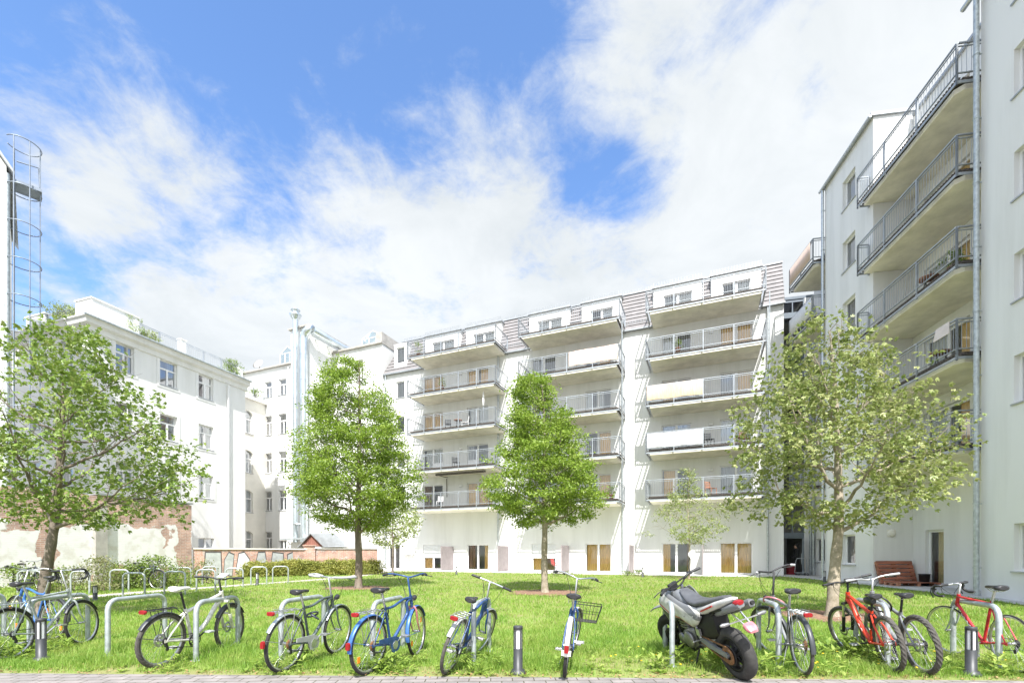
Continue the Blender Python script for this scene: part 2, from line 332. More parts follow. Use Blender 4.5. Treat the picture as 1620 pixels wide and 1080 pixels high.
def tilemat():
    m, nt, b, N, L = newmat('mauve_roof_tile')
    tc = N.new('ShaderNodeTexCoord'); sep = N.new('ShaderNodeSeparateXYZ'); L.new(tc.outputs['Object'], sep.inputs[0]); cmb = N.new('ShaderNodeCombineXYZ'); L.new(sep.outputs[0], cmb.inputs[0]); L.new(sep.outputs[2], cmb.inputs[1])
    bt = N.new('ShaderNodeTexBrick'); bt.inputs['Color1'].default_value = (.245,.23,.23,1); bt.inputs['Color2'].default_value = (.20,.19,.19,1); bt.inputs['Mortar'].default_value = (.20,.185,.19,1)
    bt.inputs['Scale'].default_value = 1; bt.inputs['Brick Width'].default_value = .3; bt.inputs['Row Height'].default_value = .29; bt.inputs['Mortar Size'].default_value = .006
    L.new(cmb.outputs[0], bt.inputs['Vector']); L.new(bt.outputs['Color'], b.inputs['Base Color']); b.inputs['Roughness'].default_value = .65
    return m
M['tile'] = tilemat()
# ------------------------------------------------------------------ ground
random.seed(4)
def sheet(name, polyXY, dz, mt, kind='structure', n=None):
    """a sheet lying on the ground's gentle rise, cut to a plan polygon"""
    bm = bmesh.new(); vs = [bm.verts.new((x, y, 0)) for x, y in polyXY]; bm.faces.new(vs)
    ys = [p[1] for p in polyXY]; y = max(min(ys), 7.0)
    while y < min(max(ys), 17.0):
        bmesh.ops.bisect_plane(bm, geom=bm.verts[:]+bm.edges[:]+bm.faces[:], plane_co=(0,y,0), plane_no=(0,1,0)); y += 1.0
    for v in bm.verts: v.co.z = gz(v.co.y)+dz
    bmesh.ops.recalc_face_normals(bm, faces=bm.faces[:])
    if sum(f.normal.z for f in bm.faces) < 0: bmesh.ops.reverse_faces(bm, faces=bm.faces[:])
    me = bpy.data.meshes.new(name); bm.to_mesh(me); bm.free(); me.materials.append(mt)
    o = bpy.data.objects.new(name, me); C.objects.link(o); tag(o, kind=kind); return o
M['soil'] = pm('soil_ground', (.20,.17,.11), .95, var=.4, scale=1.2, bump=.4, bscale=30)
M['turf'] = pm('turf_base', (.20,.27,.055), .95, scale=1.6, bump=.5, bscale=80, col2=(.24,.22,.09), detail=9)
M['mulch'] = pm('bark_mulch', (.27,.16,.105), .95, var=.5, scale=14, bump=1, bscale=50)
M['gravel'] = pm('pale_gravel', (.50,.46,.40), .95, var=.25, scale=18, bump=.4, bscale=90)
def pavmat():
    m, nt, b, N, L = newmat('grey_paving_stone')
    tc = N.new('ShaderNodeTexCoord'); mp = N.new('ShaderNodeMapping'); mp.inputs['Rotation'].default_value = (0,0,R_(-2.6)); L.new(tc.outputs['Object'], mp.inputs[0])
    bt = N.new('ShaderNodeTexBrick'); bt.inputs['Color1'].default_value = (.27,.24,.225,1); bt.inputs['Color2'].default_value = (.215,.195,.185,1); bt.inputs['Mortar'].default_value = (.07,.065,.04,1)
    bt.inputs['Scale'].default_value = 1; bt.inputs['Brick Width'].default_value = .24; bt.inputs['Row Height'].default_value = .125; bt.inputs['Mortar Size'].default_value = .006
    L.new(mp.outputs[0], bt.inputs['Vector'])
    n = N.new('ShaderNodeTexNoise'); n.inputs['Scale'].default_value = 5; n.inputs['Detail'].default_value = 8; L.new(tc.outputs['Object'], n.inputs['Vector'])
    mx = N.new('ShaderNodeMix'); mx.data_type = 'RGBA'; mx.blend_type = 'OVERLAY'; mx.inputs['Factor'].default_value = .5; L.new(bt.outputs['Color'], mx.inputs['A']); L.new(n.outputs['Fac'], mx.inputs['B'])
    L.new(mx.outputs['Result'], b.inputs['Base Color']); b.inputs['Roughness'].default_value = .9
    bp = N.new('ShaderNodeBump'); bp.invert = True; bp.inputs['Strength'].default_value = .6; bp.inputs['Distance'].default_value = .01; L.new(bt.outputs['Fac'], bp.inputs['Height']); L.new(bp.outputs[0], b.inputs['Normal'])
    return m
M['pav'] = pavmat()
gy = [-60, 8]+[8+i for i in range(1,9)]+[60, 400]
g = MB()
for a, b in zip(gy, gy[1:]): g.quad((-300,a,gz(a)-.02),(300,a,gz(a)-.02),(300,b,gz(b)-.02),(-300,b,gz(b)-.02))
tag(g.build('ground', M['soil']), kind='structure')
def edgeY(x): return 5.30-.028*x                                  # front edge of the lawn
sheet('paved_path', [(-30,-6),(30,-6),(30,edgeY(30)),(-30,edgeY(-30))], .004, M['pav'])

# main building frame, right-hand building frame, old building frame
F1 = Fr(8.95, 29.7, .922, -.388); F2 = Fr(13.94, 13.9, -.1466, -.9892); F3 = Fr(-24.2, 26.8, .3177, .948)
A_ = lambda F, u, v: tuple(F.p(u, v))
LAWN = [(-30,edgeY(-30)),(12.6,edgeY(12.6)),A_(F2,4,-.6),A_(F2,-9.3,-.75),A_(F2,-11.2,-1.2),(12.1,25.3),A_(F1,2.5,-3.1),A_(F1,-10,-3.2),A_(F1,-19,-3.2),(-7.5,32),(-12.5,31),(-18,27.5),(-23,20),(-30,14)]
sheet('lawn', LAWN, .004, M['turf'])
PATH = [(-14.6,10.2)]+[tuple(G(x,y))[:2] for x,y in ((155,944.5),(350,929),(480,919.5),(565,913))]
PATH += [A_(F1,-17.5,-3.15),A_(F1,-19.4,-3.15)]+[(x-.75,y+.15) for x,y in PATH[::-1][:-1]]+[(-15.4,10.5)]
sheet('gravel_path', PATH, .012, M['gravel'])
TERR = [A_(F1,7.2,.2),A_(F1,7.2,-1),(13.0,24.6),(12.1,25.3),A_(F1,2.5,-3.1),A_(F1,-10,-3.2),A_(F1,-22.5,-3.2),A_(F1,-22.5,.2)]
sheet('terrace', TERR, .016, M['terrace'])
sheet('walkway', [A_(F2,6,.2),A_(F2,6,-.62),A_(F2,-9.3,-.75),A_(F2,-11.2,-1.2),(13.0,24.6),A_(F1,7.2,-1),A_(F1,7.2,.2),(16.4,28.5),A_(F2,-13.4,1.6),A_(F2,-9,1.6),A_(F2,-9,.2),A_(F2,-5.19,.2),A_(F2,-5.19,1.6),A_(F2,0,1.6),A_(F2,0,.2)], .03, M['walk'])

# ------------------------------------------------------------------ facade helpers (local x along the wall, y into the building)
def wall(mb, u0, u1, z0, z1, v, holes, depth=.2, m=0):
    us = sorted({u0,u1}|{h[0] for h in holes}|{h[1] for h in holes}); zs = sorted({z0,z1}|{h[2] for h in holes}|{h[3] for h in holes})
    us = [u for u in us if u0 <= u <= u1]; zs = [z for z in zs if z0 <= z <= z1]
    for a, b in zip(us, us[1:]):
        for c, d in zip(zs, zs[1:]):
            x, y = (a+b)/2, (c+d)/2
            if any(h[0] < x < h[1] and h[2] < y < h[3] for h in holes): continue
            mb.quad((a,v,c),(b,v,c),(b,v,d),(a,v,d), m)
    for a, b, c, d in holes:
        e = v+depth
        mb.quad((a,v,c),(a,v,d),(a,e,d),(a,e,c), m); mb.quad((b,v,d),(b,v,c),(b,e,c),(b,e,d), m)
        mb.quad((a,v,d),(b,v,d),(b,e,d),(a,e,d), m); mb.quad((b,v,c),(a,v,c),(a,e,c),(b,e,c), m)
def curtain(root, u0, u1, z0, z1, v, mt, amp=.04):
    n = max(8, int((u1-u0)/.03)); mb = MB(); k = random.uniform(.8,1.3); ph = random.uniform(0,6)
    vs = []
    for i in range(n+1):
        u = u0+(u1-u0)*i/n; y = v+amp*math.sin(u*42*k+ph)+.02*math.sin(u*17*k)
        vs += [(u,y,z0),(u,y+.01,z1)]
    mb.add(vs, [(2*i,2*i+2,2*i+3,2*i+1) for i in range(n)], 0, True)
    return mb.build('curtain', mt, root)
def window(root, u0, u1, z0, z1, v, kind='double', cur=(), frame='pvc', sill=True, dep=.11, panel=None, glass='glass', shutter=None, arch=0, fw=.065, sillm='zinc'):
    f = MB(); a, b = v+dep, v+dep+.07
    zt = z1
    f.box(u0,a,z0,u0+fw,b,z1); f.box(u1-fw,a,z0,u1,b,z1); f.box(u0+fw,a,z0,u1-fw,b,z0+fw); f.box(u0+fw,a,z1-fw,u1-fw,b,z1)
    um = (u0+u1)/2; e = .003
    if kind == 'double': f.box(um-.07,a-e,z0+fw,um+.07,b,z1-fw)
    if kind == 'T':
        zm = z0+(z1-z0)*.66; f.box(u0+fw,a-e,zm-.05,u1-fw,b,zm+.05); f.box(um-.055,a-e,z0+fw,um+.055,b,zm-.05)
    if kind == 'cross':
        zm = z0+(z1-z0)*.62; f.box(um-.05,a-e,z0+fw,um+.05,b,z1-fw); f.box(u0+fw,a-2*e,zm-.045,u1-fw,b,zm+.045)
    if panel:
        for s in panel:
            x0, x1 = (u0+fw, um-.07) if s == 0 else (um+.07, u1-fw)
            f.box(x0,a+.01,z0+fw,x1,b-.01,z0+.78)
    o = f.build('window', M[frame], root)
    MB().quad((u0+fw*.5,v+dep+.04,z0+fw*.5),(u1-fw*.5,v+dep+.04,z0+fw*.5),(u1-fw*.5,v+dep+.04,z1-fw*.5),(u0+fw*.5,v+dep+.04,z1-fw*.5)).build('pane', M[glass], o)
    for c0, c1, mt in cur: curtain(o, u0+.03+(u1-u0-.06)*c0, u0+.03+(u1-u0-.06)*c1, z0+.03, z1-.03, v+dep+.125, M[mt])
    if sill: MB().box(u0-.06,v-.05,z0-.045,u1+.06,v+dep-.004,z0-.006).build('sill', M[sillm], o)
    if shutter:
        s = MB(); n = int((z1-shutter)/.055); zz = z1
        for i in range(n): s.box(u0+.01,v+.05,zz-.052,u1-.01,v+.068,zz-.004); s.box(u0+.01,v+.055,zz-.0545,u1-.01,v+.062,zz-.0515); zz -= .055
        s.build('roller_shutter', M['shutter'], o)
    return o
def railing(root, path, z, h=1.0, post=1.55, name='railing', mt='rail', drop=.28, pitch=.125, rail2=True):
    """posts standing on the slab edge, double top rail, bottom rail, thin balusters along a plan path"""
    mb = MB(); zt = z+h
    for (x0,y0), (x1,y1) in zip(path, path[1:]):
        L = math.hypot(x1-x0, y1-y0)
        P = lambda t, zz: (x0+(x1-x0)*t, y0+(y1-y0)*t, zz)
        mb.bar(P(0,zt),P(1,zt),.045,.04)
        if rail2: mb.bar(P(0,zt-.1),P(1,zt-.1),.03,.025)
        mb.bar(P(0,z+.07),P(1,z+.07),.04,.03)
        n = max(1, round(L/post))
        for i in range(n+1): mb.bar(P(i/n,z-drop),P(i/n,zt-.02),.05,.05)
        k = max(2, int(L/pitch))
        for i in range(1, k): mb.tube([P(i/k,z+.07),P(i/k,zt-.09)], .0075, 4, caps=False)
    return mb.build(name, M[mt], root)
def balcony(root, poly, rail, z, inset=.0, label=None):
    """slab polygon, decking above it and a railing along its open sides; z is the underside"""
    s = MB().prism(poly, z, z+.17).build('balcony', M['concrete'], root, bevel=.012)
    cx = sum(p[0] for p in poly)/len(poly); cy = sum(p[1] for p in poly)/len(poly)
    big = [(x+(.06 if x > cx else -.06), y-.06 if y < cy else y-.02) for x, y in poly]
    d = MB().prism(big, z+.215, z+.31).prism([(cx+(x-cx)*.95,cy+(y-cy)*.9) for x, y in poly], z+.171, z+.2149)  # inner strip added under the decking to block light through its gaps
    for (x0,y0),(x1,y1) in zip(rail, rail[1:]):
        L = math.hypot(x1-x0,y1-y0); n = int(L/.11)
        for i in range(n): t = (i+.5)/n; d.box(x0+(x1-x0)*t-.028,y0+(y1-y0)*t-.028,z+.172,x0+(x1-x0)*t+.028,y0+(y1-y0)*t+.028,z+.213)
    d.build('deck', M['deck'], s)
    c = MB()
    for (x0,y0),(x1,y1) in zip(rail, rail[1:]): c.bar((x0,y0,z+.10),(x1,y1,z+.10),.03,.08)
    c.build('edge_channel', M['rail'], s)
    railing(s, rail, z+.3, .98)
    if label: s['label'] = label
    return s
def pipe(root, u, v, z0, z1, r=.05, kick=0, name='downpipe', mt='galv', top=None):
    p = MB(); pts = [(u,v,z0),(u,v,z1)]
    if top: pts += [(u+top[0]*.3,v+top[1]*.5,z1+.15),(u+top[0],v+top[1],z1+.35)]
    p.tube(pts, r, 10)
    z = z0+.9
    while z < z1: p.tube([(u,v,z),(u,v,z+.05)], r*1.18, 10); p.box(u-.015,v,z+.01,u+.015,v+r+.07,z+.04); z += 1.9
    return p.build(name, M[mt], root)
def dissolve(e, parent):
    for ch in [x for x in bpy.data.objects if x.parent == e]: ch.parent = parent; ch.location = e.location; ch.rotation_euler = e.rotation_euler
    bpy.data.objects.remove(e)
def pcrest(root, u0, u1, v, z, name='snow_guard'):
    mb = MB(); mb.bar((u0,v,z+.10),(u1,v,z+.10),.015,.015); mb.bar((u0,v,z+.2),(u1,v,z+.2),.015,.015)
    n = int((u1-u0)/.16)
    for i in range(n+1): u = u0+(u1-u0)*i/n; mb.bar((u,v,z-.02),(u,v,z+.26),.014,.014)
    return mb.build(name, M['zinc'], root)

# ------------------------------------------------------------------ main apartment building
ZB = [4.46+2.79*i for i in range(5)]
mainb = F1.root('apartment_building')
tag(mainb, 'long white apartment building with three columns of balconies under a mauve tiled mansard roof', 'building', 'buildings round the courtyard')
UL, UR = -20.9, 7.24
bays = [((-17.15,-10.05), [(-17.2,-15.45),(-13.36,-11.6)], [(-17.2,-14.1),(-13.6,-10.7)]),
        ((-8.35,-1.74), [(-8.2,-6.45),(-4.37,-2.64)], [(-8.5,-5.55),(-4.7,-2.05)]),
        ((-.18,6.13), [(.54,2.28),(3.88,5.66)], [(0.0,2.86),(3.4,6.12)])]
holes = []; wins = []
rng = random.Random(11)
CUR = [[(0,.42,'cur_wh'),(.62,1,'cur_wh')],[(0,.3,'cur_gr')],[(0,.5,'cur_or'),(.5,1,'cur_or')],[(.1,1,'cur_wh')],[(0,.25,'cur_br'),(.8,1,'cur_wh')],[],[(0,.22,'cur_wh'),(.5,.7,'cur_wh')],[(.5,1,'cur_gr')]]
spec = {(0,1,-1):([(.02,.36,'cur_br'),(.8,.98,'cur_or')],None,None), (0,0,-1):([(0,.5,'cur_or')],1.02,None), (1,0,-1):([(0,.5,'cur_or'),(.5,.9,'cur_br')],1.02,None), (1,1,-1):([(.02,.47,'cur_or'),(.53,.98,'cur_or')],None,None),
        (2,0,-1):([(.02,.28,'cur_or'),(.85,.98,'cur_br')],None,None), (2,1,-1):([(.02,.48,'cur_or'),(.52,.98,'cur_or')],None,None),
        (2,0,3):([(0,.45,'cur_wh')],None,[0]), (2,1,3):([(0,.5,'cur_or'),(.5,1,'cur_or')],None,[0,1]), (2,0,2):([(0,.5,'cur_or')],None,None), (2,1,2):([(0,.5,'cur_gr'),(.55,1,'cur_or')],None,[1]),
        (2,0,1):([(0,1,'cur_wh')],None,None), (2,1,1):([(0,.5,'cur_wh'),(.55,1,'cur_wh')],None,None), (2,0,0):([(.05,.5,'cur_or')],None,None), (2,1,0):([(.03,.5,'cur_gr'),(.55,1,'cur_gr')],None,None),
        (0,1,3):([(0,.45,'cur_or'),(.6,1,'cur_or')],None,[0]), (1,1,3):([(.5,1,'cur_or')],None,None), (1,1,1):([(.5,1,'cur_or')],None,None), (1,1,0):([(.5,1,'cur_or')],None,None), (0,0,0):([(0,.35,'cur_br')],None,None)}
for bi, (bal, ops, dorm) in enumerate(bays):
    for oi, (a, b) in enumerate(ops):
        for fl in range(-1, 4):
            z0, z1 = (.17, 2.06) if fl < 0 else (ZB[fl]+.33, ZB[fl]+2.2)
            holes.append((a,b,z0,z1)); wins.append((bi,oi,fl,a,b,z0,z1))
for fl in (0,1,2,3): holes.append((-19.75,-18.95,ZB[fl]+.95,ZB[fl]+2.25)); wins.append((9,fl,fl,-19.75,-18.95,ZB[fl]+.95,ZB[fl]+2.25))
holes.append((-20.5,-19.4,.17,2.1))
w = MB(); ZE = 15.72
wall(w, UL, UR, -.3, ZE, 0, holes)
w.quad((UR,0,-.3),(UR,10,-.3),(UR,10,ZE),(UR,0,ZE)); w.quad((UL,10,-.3),(UL,0,-.3),(UL,0,ZE),(UL,10,ZE)); w.quad((UR,10,-.3),(UL,10,-.3),(UL,10,ZE),(UR,10,ZE))
for zz in [2.9]+[z+.1 for z in ZB]: w.quad((UL,.25,zz),(UR,.25,zz),(UR,9.9,zz),(UL,9.9,zz))
w.quad((UL,1.9,0),(UR,1.9,0),(UR,1.9,ZE),(UL,1.9,ZE))
w.build('wall', M['render'], mainb)
for bi, oi, fl, a, b, z0, z1 in wins:
    if bi == 9: window(mainb, a, b, z0, z1, 0, 'single', [(0,1,'cur_gr')] if fl % 2 else []); continue
    cur, sh, pan = spec.get((bi,oi,fl), (rng.choice(CUR), None, [rng.randint(0,1)] if rng.random() < .3 else None))
    window(mainb, a, b, z0, z1, 0, 'double', cur, sill=False, shutter=sh, panel=pan)
window(mainb, -20.5,-19.4,.17,2.1,0,'double',[],frame='pvc',sill=False)
# balconies
bl = {}
for bi, (bal, ops, dorm) in enumerate(bays):
    a, b = bal
    for fl in range(5):
        z = ZB[fl]; top = fl == 4
        poly = [(a+.2,-1.95),(b-.2,-1.95),(b-.2,.35 if top else -.004),(a+.2,.35 if top else -.004)]
        bl[bi,fl] = balcony(mainb, poly, [(a,-.02),(a,-2.12),(b,-2.12),(b,-.02)], z)
    for fl in range(4):                                            # small wall lamps beside the doors
        u = ops[1][0]-.5; MB().xloft([(u-.12,.06,ZB[fl]+1.9,ZB[fl]+2.05,-.06),(u+.12,.06,ZB[fl]+1.9,ZB[fl]+2.05,-.06)], n=10).build('wall_lamp', M['pvc'], mainb)
# mansard: stepped courses of tiles, cut round the dormers
ZR, SET = 18.62, 1.05
rf = MB(); nc = 10
segs = []; x = UL-.05
for d in sorted(d for b in bays for d in b[2]): segs.append((x,d[0])); x = d[1]
segs.append((x,UR+.03))
for a, b in segs:
    for i in range(nc):
        t0, t1 = i/nc, (i+1)/nc; za, zb_ = ZE+.1+(ZR-ZE-.1)*t0, ZE+.1+(ZR-ZE-.1)*t1
        ya, yb = -.12+SET*t0-.035, -.12+SET*t1+.012
        hl = lambda t: (a+ (1.15*t if a < UL else 0))
        rf.quad((hl(t0),ya,za),(b,ya,za),(b,yb,zb_),(hl(t1),yb,zb_)); rf.quad((hl(t0),ya+.05,za),(b,ya+.05,za),(b,ya,za),(hl(t0),ya,za))
for i in range(nc):                                                # hip at the left end
    t0, t1 = i/nc, (i+1)/nc; z0, z1 = ZE+.1+(ZR-ZE-.1)*t0, ZE+.1+(ZR-ZE-.1)*t1
    rf.quad((UL-.05+1.15*t0,10,z0),(UL-.05+1.15*t0,-.12+SET*t0-.035,z0),(UL-.05+1.15*t1,-.12+SET*t1,z1),(UL-.05+1.15*t1,10,z1))
rf.quad((UL+1.1,SET-.12,ZR-.01),(UR+.03,SET-.12,ZR-.01),(UR+.03,10,ZR+.5),(UL+1.1,10,ZR+.5))
rf.add([(UR+.03,-.155,ZE+.1),(UR+.03,10,ZE+.1),(UR+.03,10,ZR+.5),(UR+.03,SET-.12,ZR)], [(0,1,2,3)])
roof = rf.build('roof', M['tile'], mainb)
tr = MB(); tr.bar((UL,-.16,ZE+.03),(UR+.06,-.16,ZE+.03),.14,.1); tr.bar((UL+1.0,SET-.14,ZR+.02),(UR+.06,SET-.14,ZR+.02),.12,.07); tr.build('gutter', M['zinc'], roof)
for a, b in segs:
    if b-a > 1.2 and a > UL: pcrest(roof, a+.1, b-.05, -.02, ZE+.42)
    if b-a > 1.2: pcrest(roof, max(a,UL+1.2)+.05, b-.05, SET-.1, ZR+.05)
for bi, (bal, ops, dorm) in enumerate(bays):
    for di, (a, b) in enumerate(dorm):
        o0, o1 = (a+.62, b-.55); hz = (ZB[4]+.33, ZB[4]+2.15); zt = 18.32; v = .33
        dm = MB(); wall(dm, a, b, ZE-.3, zt, v, [(o0,o1,*hz)])
        dm.quad((a,2.5,ZE-.3),(a,v,ZE-.3),(a,v,zt),(a,2.5,zt)); dm.quad((b,v,ZE-.3),(b,2.5,ZE-.3),(b,2.5,zt),(b,v,zt)); dm.quad((a,2.2,ZE),(b,2.2,ZE),(b,2.2,zt),(a,2.2,zt))
        do = dm.build('dormer', M['render'], roof)
        MB().box(a-.08,v-.12,zt,b+.08,2.6,zt+.1).build('dormer_roof', M['zinc'], roof)
        pcrest(roof, a, b, v-.05, zt+.12)
        window(mainb, o0, o1, *hz, v, 'double', rng.choice([[(0,1,'cur_wh')],[(.5,1,'cur_wh')],[(0,.5,'cur_gr'),(.52,1,'cur_wh')]]), sill=False)
d0 = MB(); wall(d0, -19.95, -18.75, 16.2, 18.0, .02, [(-19.75,-18.95,16.55,17.8)], .15); d0.box(-19.98,.0,18.0,-18.72,1.2,18.08); d0.quad((-18.75,.02,16.2),(-18.75,1.1,16.2),(-18.75,1.1,18.0),(-18.75,.02,18.0)); d0.quad((-19.95,1.1,16.2),(-19.95,.02,16.2),(-19.95,.02,18.0),(-19.95,1.1,18.0)); d0.build('dormer', M['render'], roof)
window(mainb, -19.75,-18.95,16.55,17.8,.02,'single',[(0,1,'cur_gr')],sill=False,dep=.08)
for u in (6.42,-1.9,-10.75,-20.7): pipe(mainb, u, -.13, .1, ZE-.35, .055, top=(0,.0))
pipe(mainb, 6.32, -2.0, ZB[0]+.1, ZB[4], .03); pipe(mainb, -1.62, -1.9, ZB[0]+.1, ZB[4], .025)
for u in (-14.5,-10.0,-5.5,-1.2,2.95):                              # privacy screens between the terraces
    s = MB()
    for i in range(13): s.box(u-.02,-1.75,.26+i*.127,u+.02,-.03,.26+i*.127+.12)
    s.box(u-.028,-1.8,.17,u+.028,-1.74,1.95); s.box(u-.012,-1.74,.2,u+.012,-.02,1.93)
    s.build('privacy_screen', M['screen'], mainb)
aw = MB(); aw.box(-15.0,-1.75,ZB[1]-.22,-11.0,-1.62,ZB[1]-.08); aw.bar((-15,-1.7,ZB[1]-.15),(-15,-.02,ZB[1]-.1),.04,.04); aw.bar((-15.0,-.15,ZB[1]-.2),(-15.0,-.15,ZB[0]+1.2),.05,.05); aw.build('awning', M['deck'], mainb)
ac = MB(); ac.box(-18.9,-.5,1.35,-17.9,-.06,1.95); ac.torus((-18.4,-.51,1.65),.22,.02,(0,1,0),24,6); ac.box(-18.7,-.3,1.2,-18.65,-.02,1.34); ac.box(-18.15,-.3,1.2,-18.1,-.02,1.34); ac.build('air_conditioner', M['pvc'], mainb, bevel=.02)

# ------------------------------------------------------------------ right-hand building
rb = F2.root('apartment_building')
tag(rb, 'tall white apartment building on the right with chamfered balconies hung in its recesses', 'building', 'buildings round the courtyard')
RZ = [4.46+2.79*i for i in range(5)]
hw1 = []; px0 = F2.u(1604)
sills = [.92, 4.46+1.05, 7.25+1.05, 10.04+1.05, 12.83+1.08, 15.62+.9]
for s in sills: hw1.append((px0, px0+1.2, s, s+1.3)); hw1.append((px0+3, px0+4.2, s, s+1.3))
wb_ = MB()
wall(wb_, 0, 9, -.3, 18.1, 0, hw1); wb_.quad((0,1.45,-.3),(0,0,-.3),(0,0,18.1),(0,1.45,18.1))
dr = (F2.u(1464,1.45), F2.u(1493,1.45)); hd = [(dr[0],dr[1],.2,2.3)]
for z in RZ: hd.append((-4.6,-2.4,z+.33,z+2.35))
wall(wb_, -5.19, 0, -.3, 18.9, 1.45, hd)
u2 = (F2.u(1333), F2.u(1353)); hw2 = [(u2[0],u2[1],.92,2.24)]
for k, (s, t) in enumerate([(16.9,18.2),(14.1,15.45),(11.3,12.7),(8.5,9.9),(5.75,7.1)]): hw2.append((u2[0],u2[1],s,t))
ZT = 19.15
wall(wb_, -9.0, -5.19, -.3, ZT, 0, hw2)
wb_.quad((-5.19,0,-.3),(-5.19,1.45,-.3),(-5.19,1.45,ZT),(-5.19,0,ZT)); wb_.quad((-9,1.45,-.3),(-9,0,-.3),(-9,0,ZT),(-9,1.45,ZT))
u3 = (F2.u(1290,1.45), F2.u(1307,1.45)); hw3 = [(u3[0],u3[1],.92,2.24)]
for z in RZ: hw3.append((-12.0,-10.0,z+.33,z+2.3))
wall(wb_, -13.3, -9.0, -.3, 17.6, 1.45, hw3)
wb_.quad((-13.3,6,-.3),(-13.3,1.45,-.3),(-13.3,1.45,17.6),(-13.3,6,17.6))
wb_.quad((-13.3,3.4,-.3),(9,3.4,-.3),(9,3.4,18.1),(-13.3,3.4,18.1)); wb_.quad((9,12,-.3),(9,0,-.3),(9,0,18.1),(9,12,18.1))
for zz in [2.9]+[z+.1 for z in RZ]: wb_.quad((-13.3,1.7,zz),(9,1.7,zz),(9,3.4,zz),(-13.3,3.4,zz))
rwall = wb_.build('wall', M['render'], rb)
rr = MB(); rr.box(-9.12,-.12,ZT,-5.1,12,ZT+.12); rr.box(-.05,-.2,18.1,9.2,12,18.24); rr.box(-5.09,1.35,18.9,-.06,12,19.0); rr.box(-13.4,1.3,17.6,-9.13,12,17.7); rr.build('roof', M['zinc'], rb)
gt = MB(); gt.tube([(-.4,-.2,18.02),(0.0,-.2,18.02),(9,-.2,18.02)], .075, 10); gt.build('gutter', M['galv'], rb); gt = MB(); gt.tube([(-9.2,-.16,ZT-.02),(-5.1,-.16,ZT-.02)], .06, 8); gt.build('gutter', M['galv'], rb)
for a, b, c, d in hw1: window(rb, a, b, c, d, 0, 'double', rng.choice([[(0,.3,'cur_wh')],[(0,1,'cur_gr')]]), dep=.14)
for a, b, c, d in hw2: window(rb, a, b, c, d, 0, 'single', [(.4,1,'cur_br')] if c < 1 else [(0,1,'cur_gr')], dep=.14)
for i, (a, b, c, d) in enumerate(hd): window(rb, a, b, c, d, 1.45, 'single' if i == 0 else 'double', [(.35,1,'cur_tan')] if i == 0 else [(0,.4,'cur_wh'),(.7,1,'cur_or')], sill=False, dep=.12, fw=.09)
for i, (a, b, c, d) in enumerate(hw3): window(rb, a, b, c, d, 1.45, 'single' if i == 0 else 'double', [(.5,1,'cur_br')] if i == 0 else [(0,.4,'cur_wh')], sill=i == 0, dep=.12)
for i, z in enumerate(RZ):
    balcony(rb, [(-5.28,-.3),(-.6,-.3),(-.42,-.12),(-.42,1.446),(-5.186,1.446),(-5.186,-.004),(-5.28,-.004)], [(-5.43,-.04),(-5.43,-.45),(-.27,-.45),(-.27,1.0)], z)
    balcony(rb, [(-11.7,1.446),(-11.7,-.3),(-9.5,-.3),(-9.32,-.12),(-9.32,1.446)], [(-11.82,1.4),(-11.82,-.45),(-9.2,-.45),(-9.2,1.0)], z)
    if i: MB().box(-5.0,1.42,z+1.9,-4.75,1.44,z+2.1).build('wall_lamp', M['pvc'], rb, bevel=.01)
pipe(rb, .06, -.17, .05, 18.0, .07, mt='galv_old'); pipe(rb, -8.98, -.12, .05, 19.1, .06); pipe(rb, -13.1, 1.33, .05, 15.5, .08)
v = MB(); v.lathe([(0,0),(.02,.0),(.14,.01),(.15,.05),(.11,.08),(.0,.09)], (-5.2,.66,2.22), (1,0,0), 4 and 18); v.box(-5.186,.5,2.06,-5.17,.82,2.38); v.build('wall_lamp', M['render_cream'], rb)

# ------------------------------------------------------------------ glazed stairwell between the two
FL = Fr(15.95, 27.35, .974, -.225); sw = FL.root('stairwell_building')
tag(sw, 'narrow dark framed glass stairwell with an open entrance door between two white buildings', 'building', 'buildings round the courtyard')
e0, e1 = -.2, FL.u(1273); eE = FL.u(1286)
w = MB(); wall(w, e1, eE, -.3, 16.2, 0, []); w.quad((e0-.3,3,-.3),(e1+.2,3,-.3),(e1+.2,3,16.2),(e0-.3,3,16.2)); w.build('wall', M['render'], sw)
fr = MB(); zs = [2.28, 2.62, 4.46, 7.25, 10.04, 12.83, 15.3, 16.2]
for z in zs[2:]: fr.box(e0,.04,z-.16,e1,.16,z+.16)
fr.box(e0,.04,2.28,e1,.16,2.62); fr.box(e0,.02,.1,e0+.08,.18,16.2); fr.box(e1-.08,.02,.1,e1,.18,16.2); fr.box((e0+e1)/2-.03,.05,2.62,(e0+e1)/2+.03,.15,16.2)
fr.box(e0-.2,.0,16.2,eE+.3,3,16.35); gfr = fr.build('frame', M['pvc_grey'], sw)
MB().quad((e0+.08,.1,2.62),(e1-.08,.1,2.62),(e1-.08,.1,16.2),(e0+.08,.1,16.2)).build('pane', M['glass'], gfr)
st = MB()
for k, z in enumerate(zs[2:7]): st.box(e0,.3,z-.12,e1,2.9,z+.1); st.extr([(e0+.1,.9,z-2.6),(e1-.1,.9,z-.2),(e1-.1,.9,z),(e0+.1,.9,z-2.4)],(0,.9,0))
st.box(e1-.012,.21,-.1,e1+.04,3,16.1); st.box(e0-.24,.3,-.1,e0-.2,3,16.1); st.box(e0-.2,2.4,2.5,e1-.02,2.45,16.1); st.build('stairs', M['interior'], sw)
dl = MB(); a = R_(70); dx, dy = -math.cos(a)*.9, -math.sin(a)*.9; hx = e1-.1
P = lambda t, z: (hx+dx*t, .0+dy*t, z)
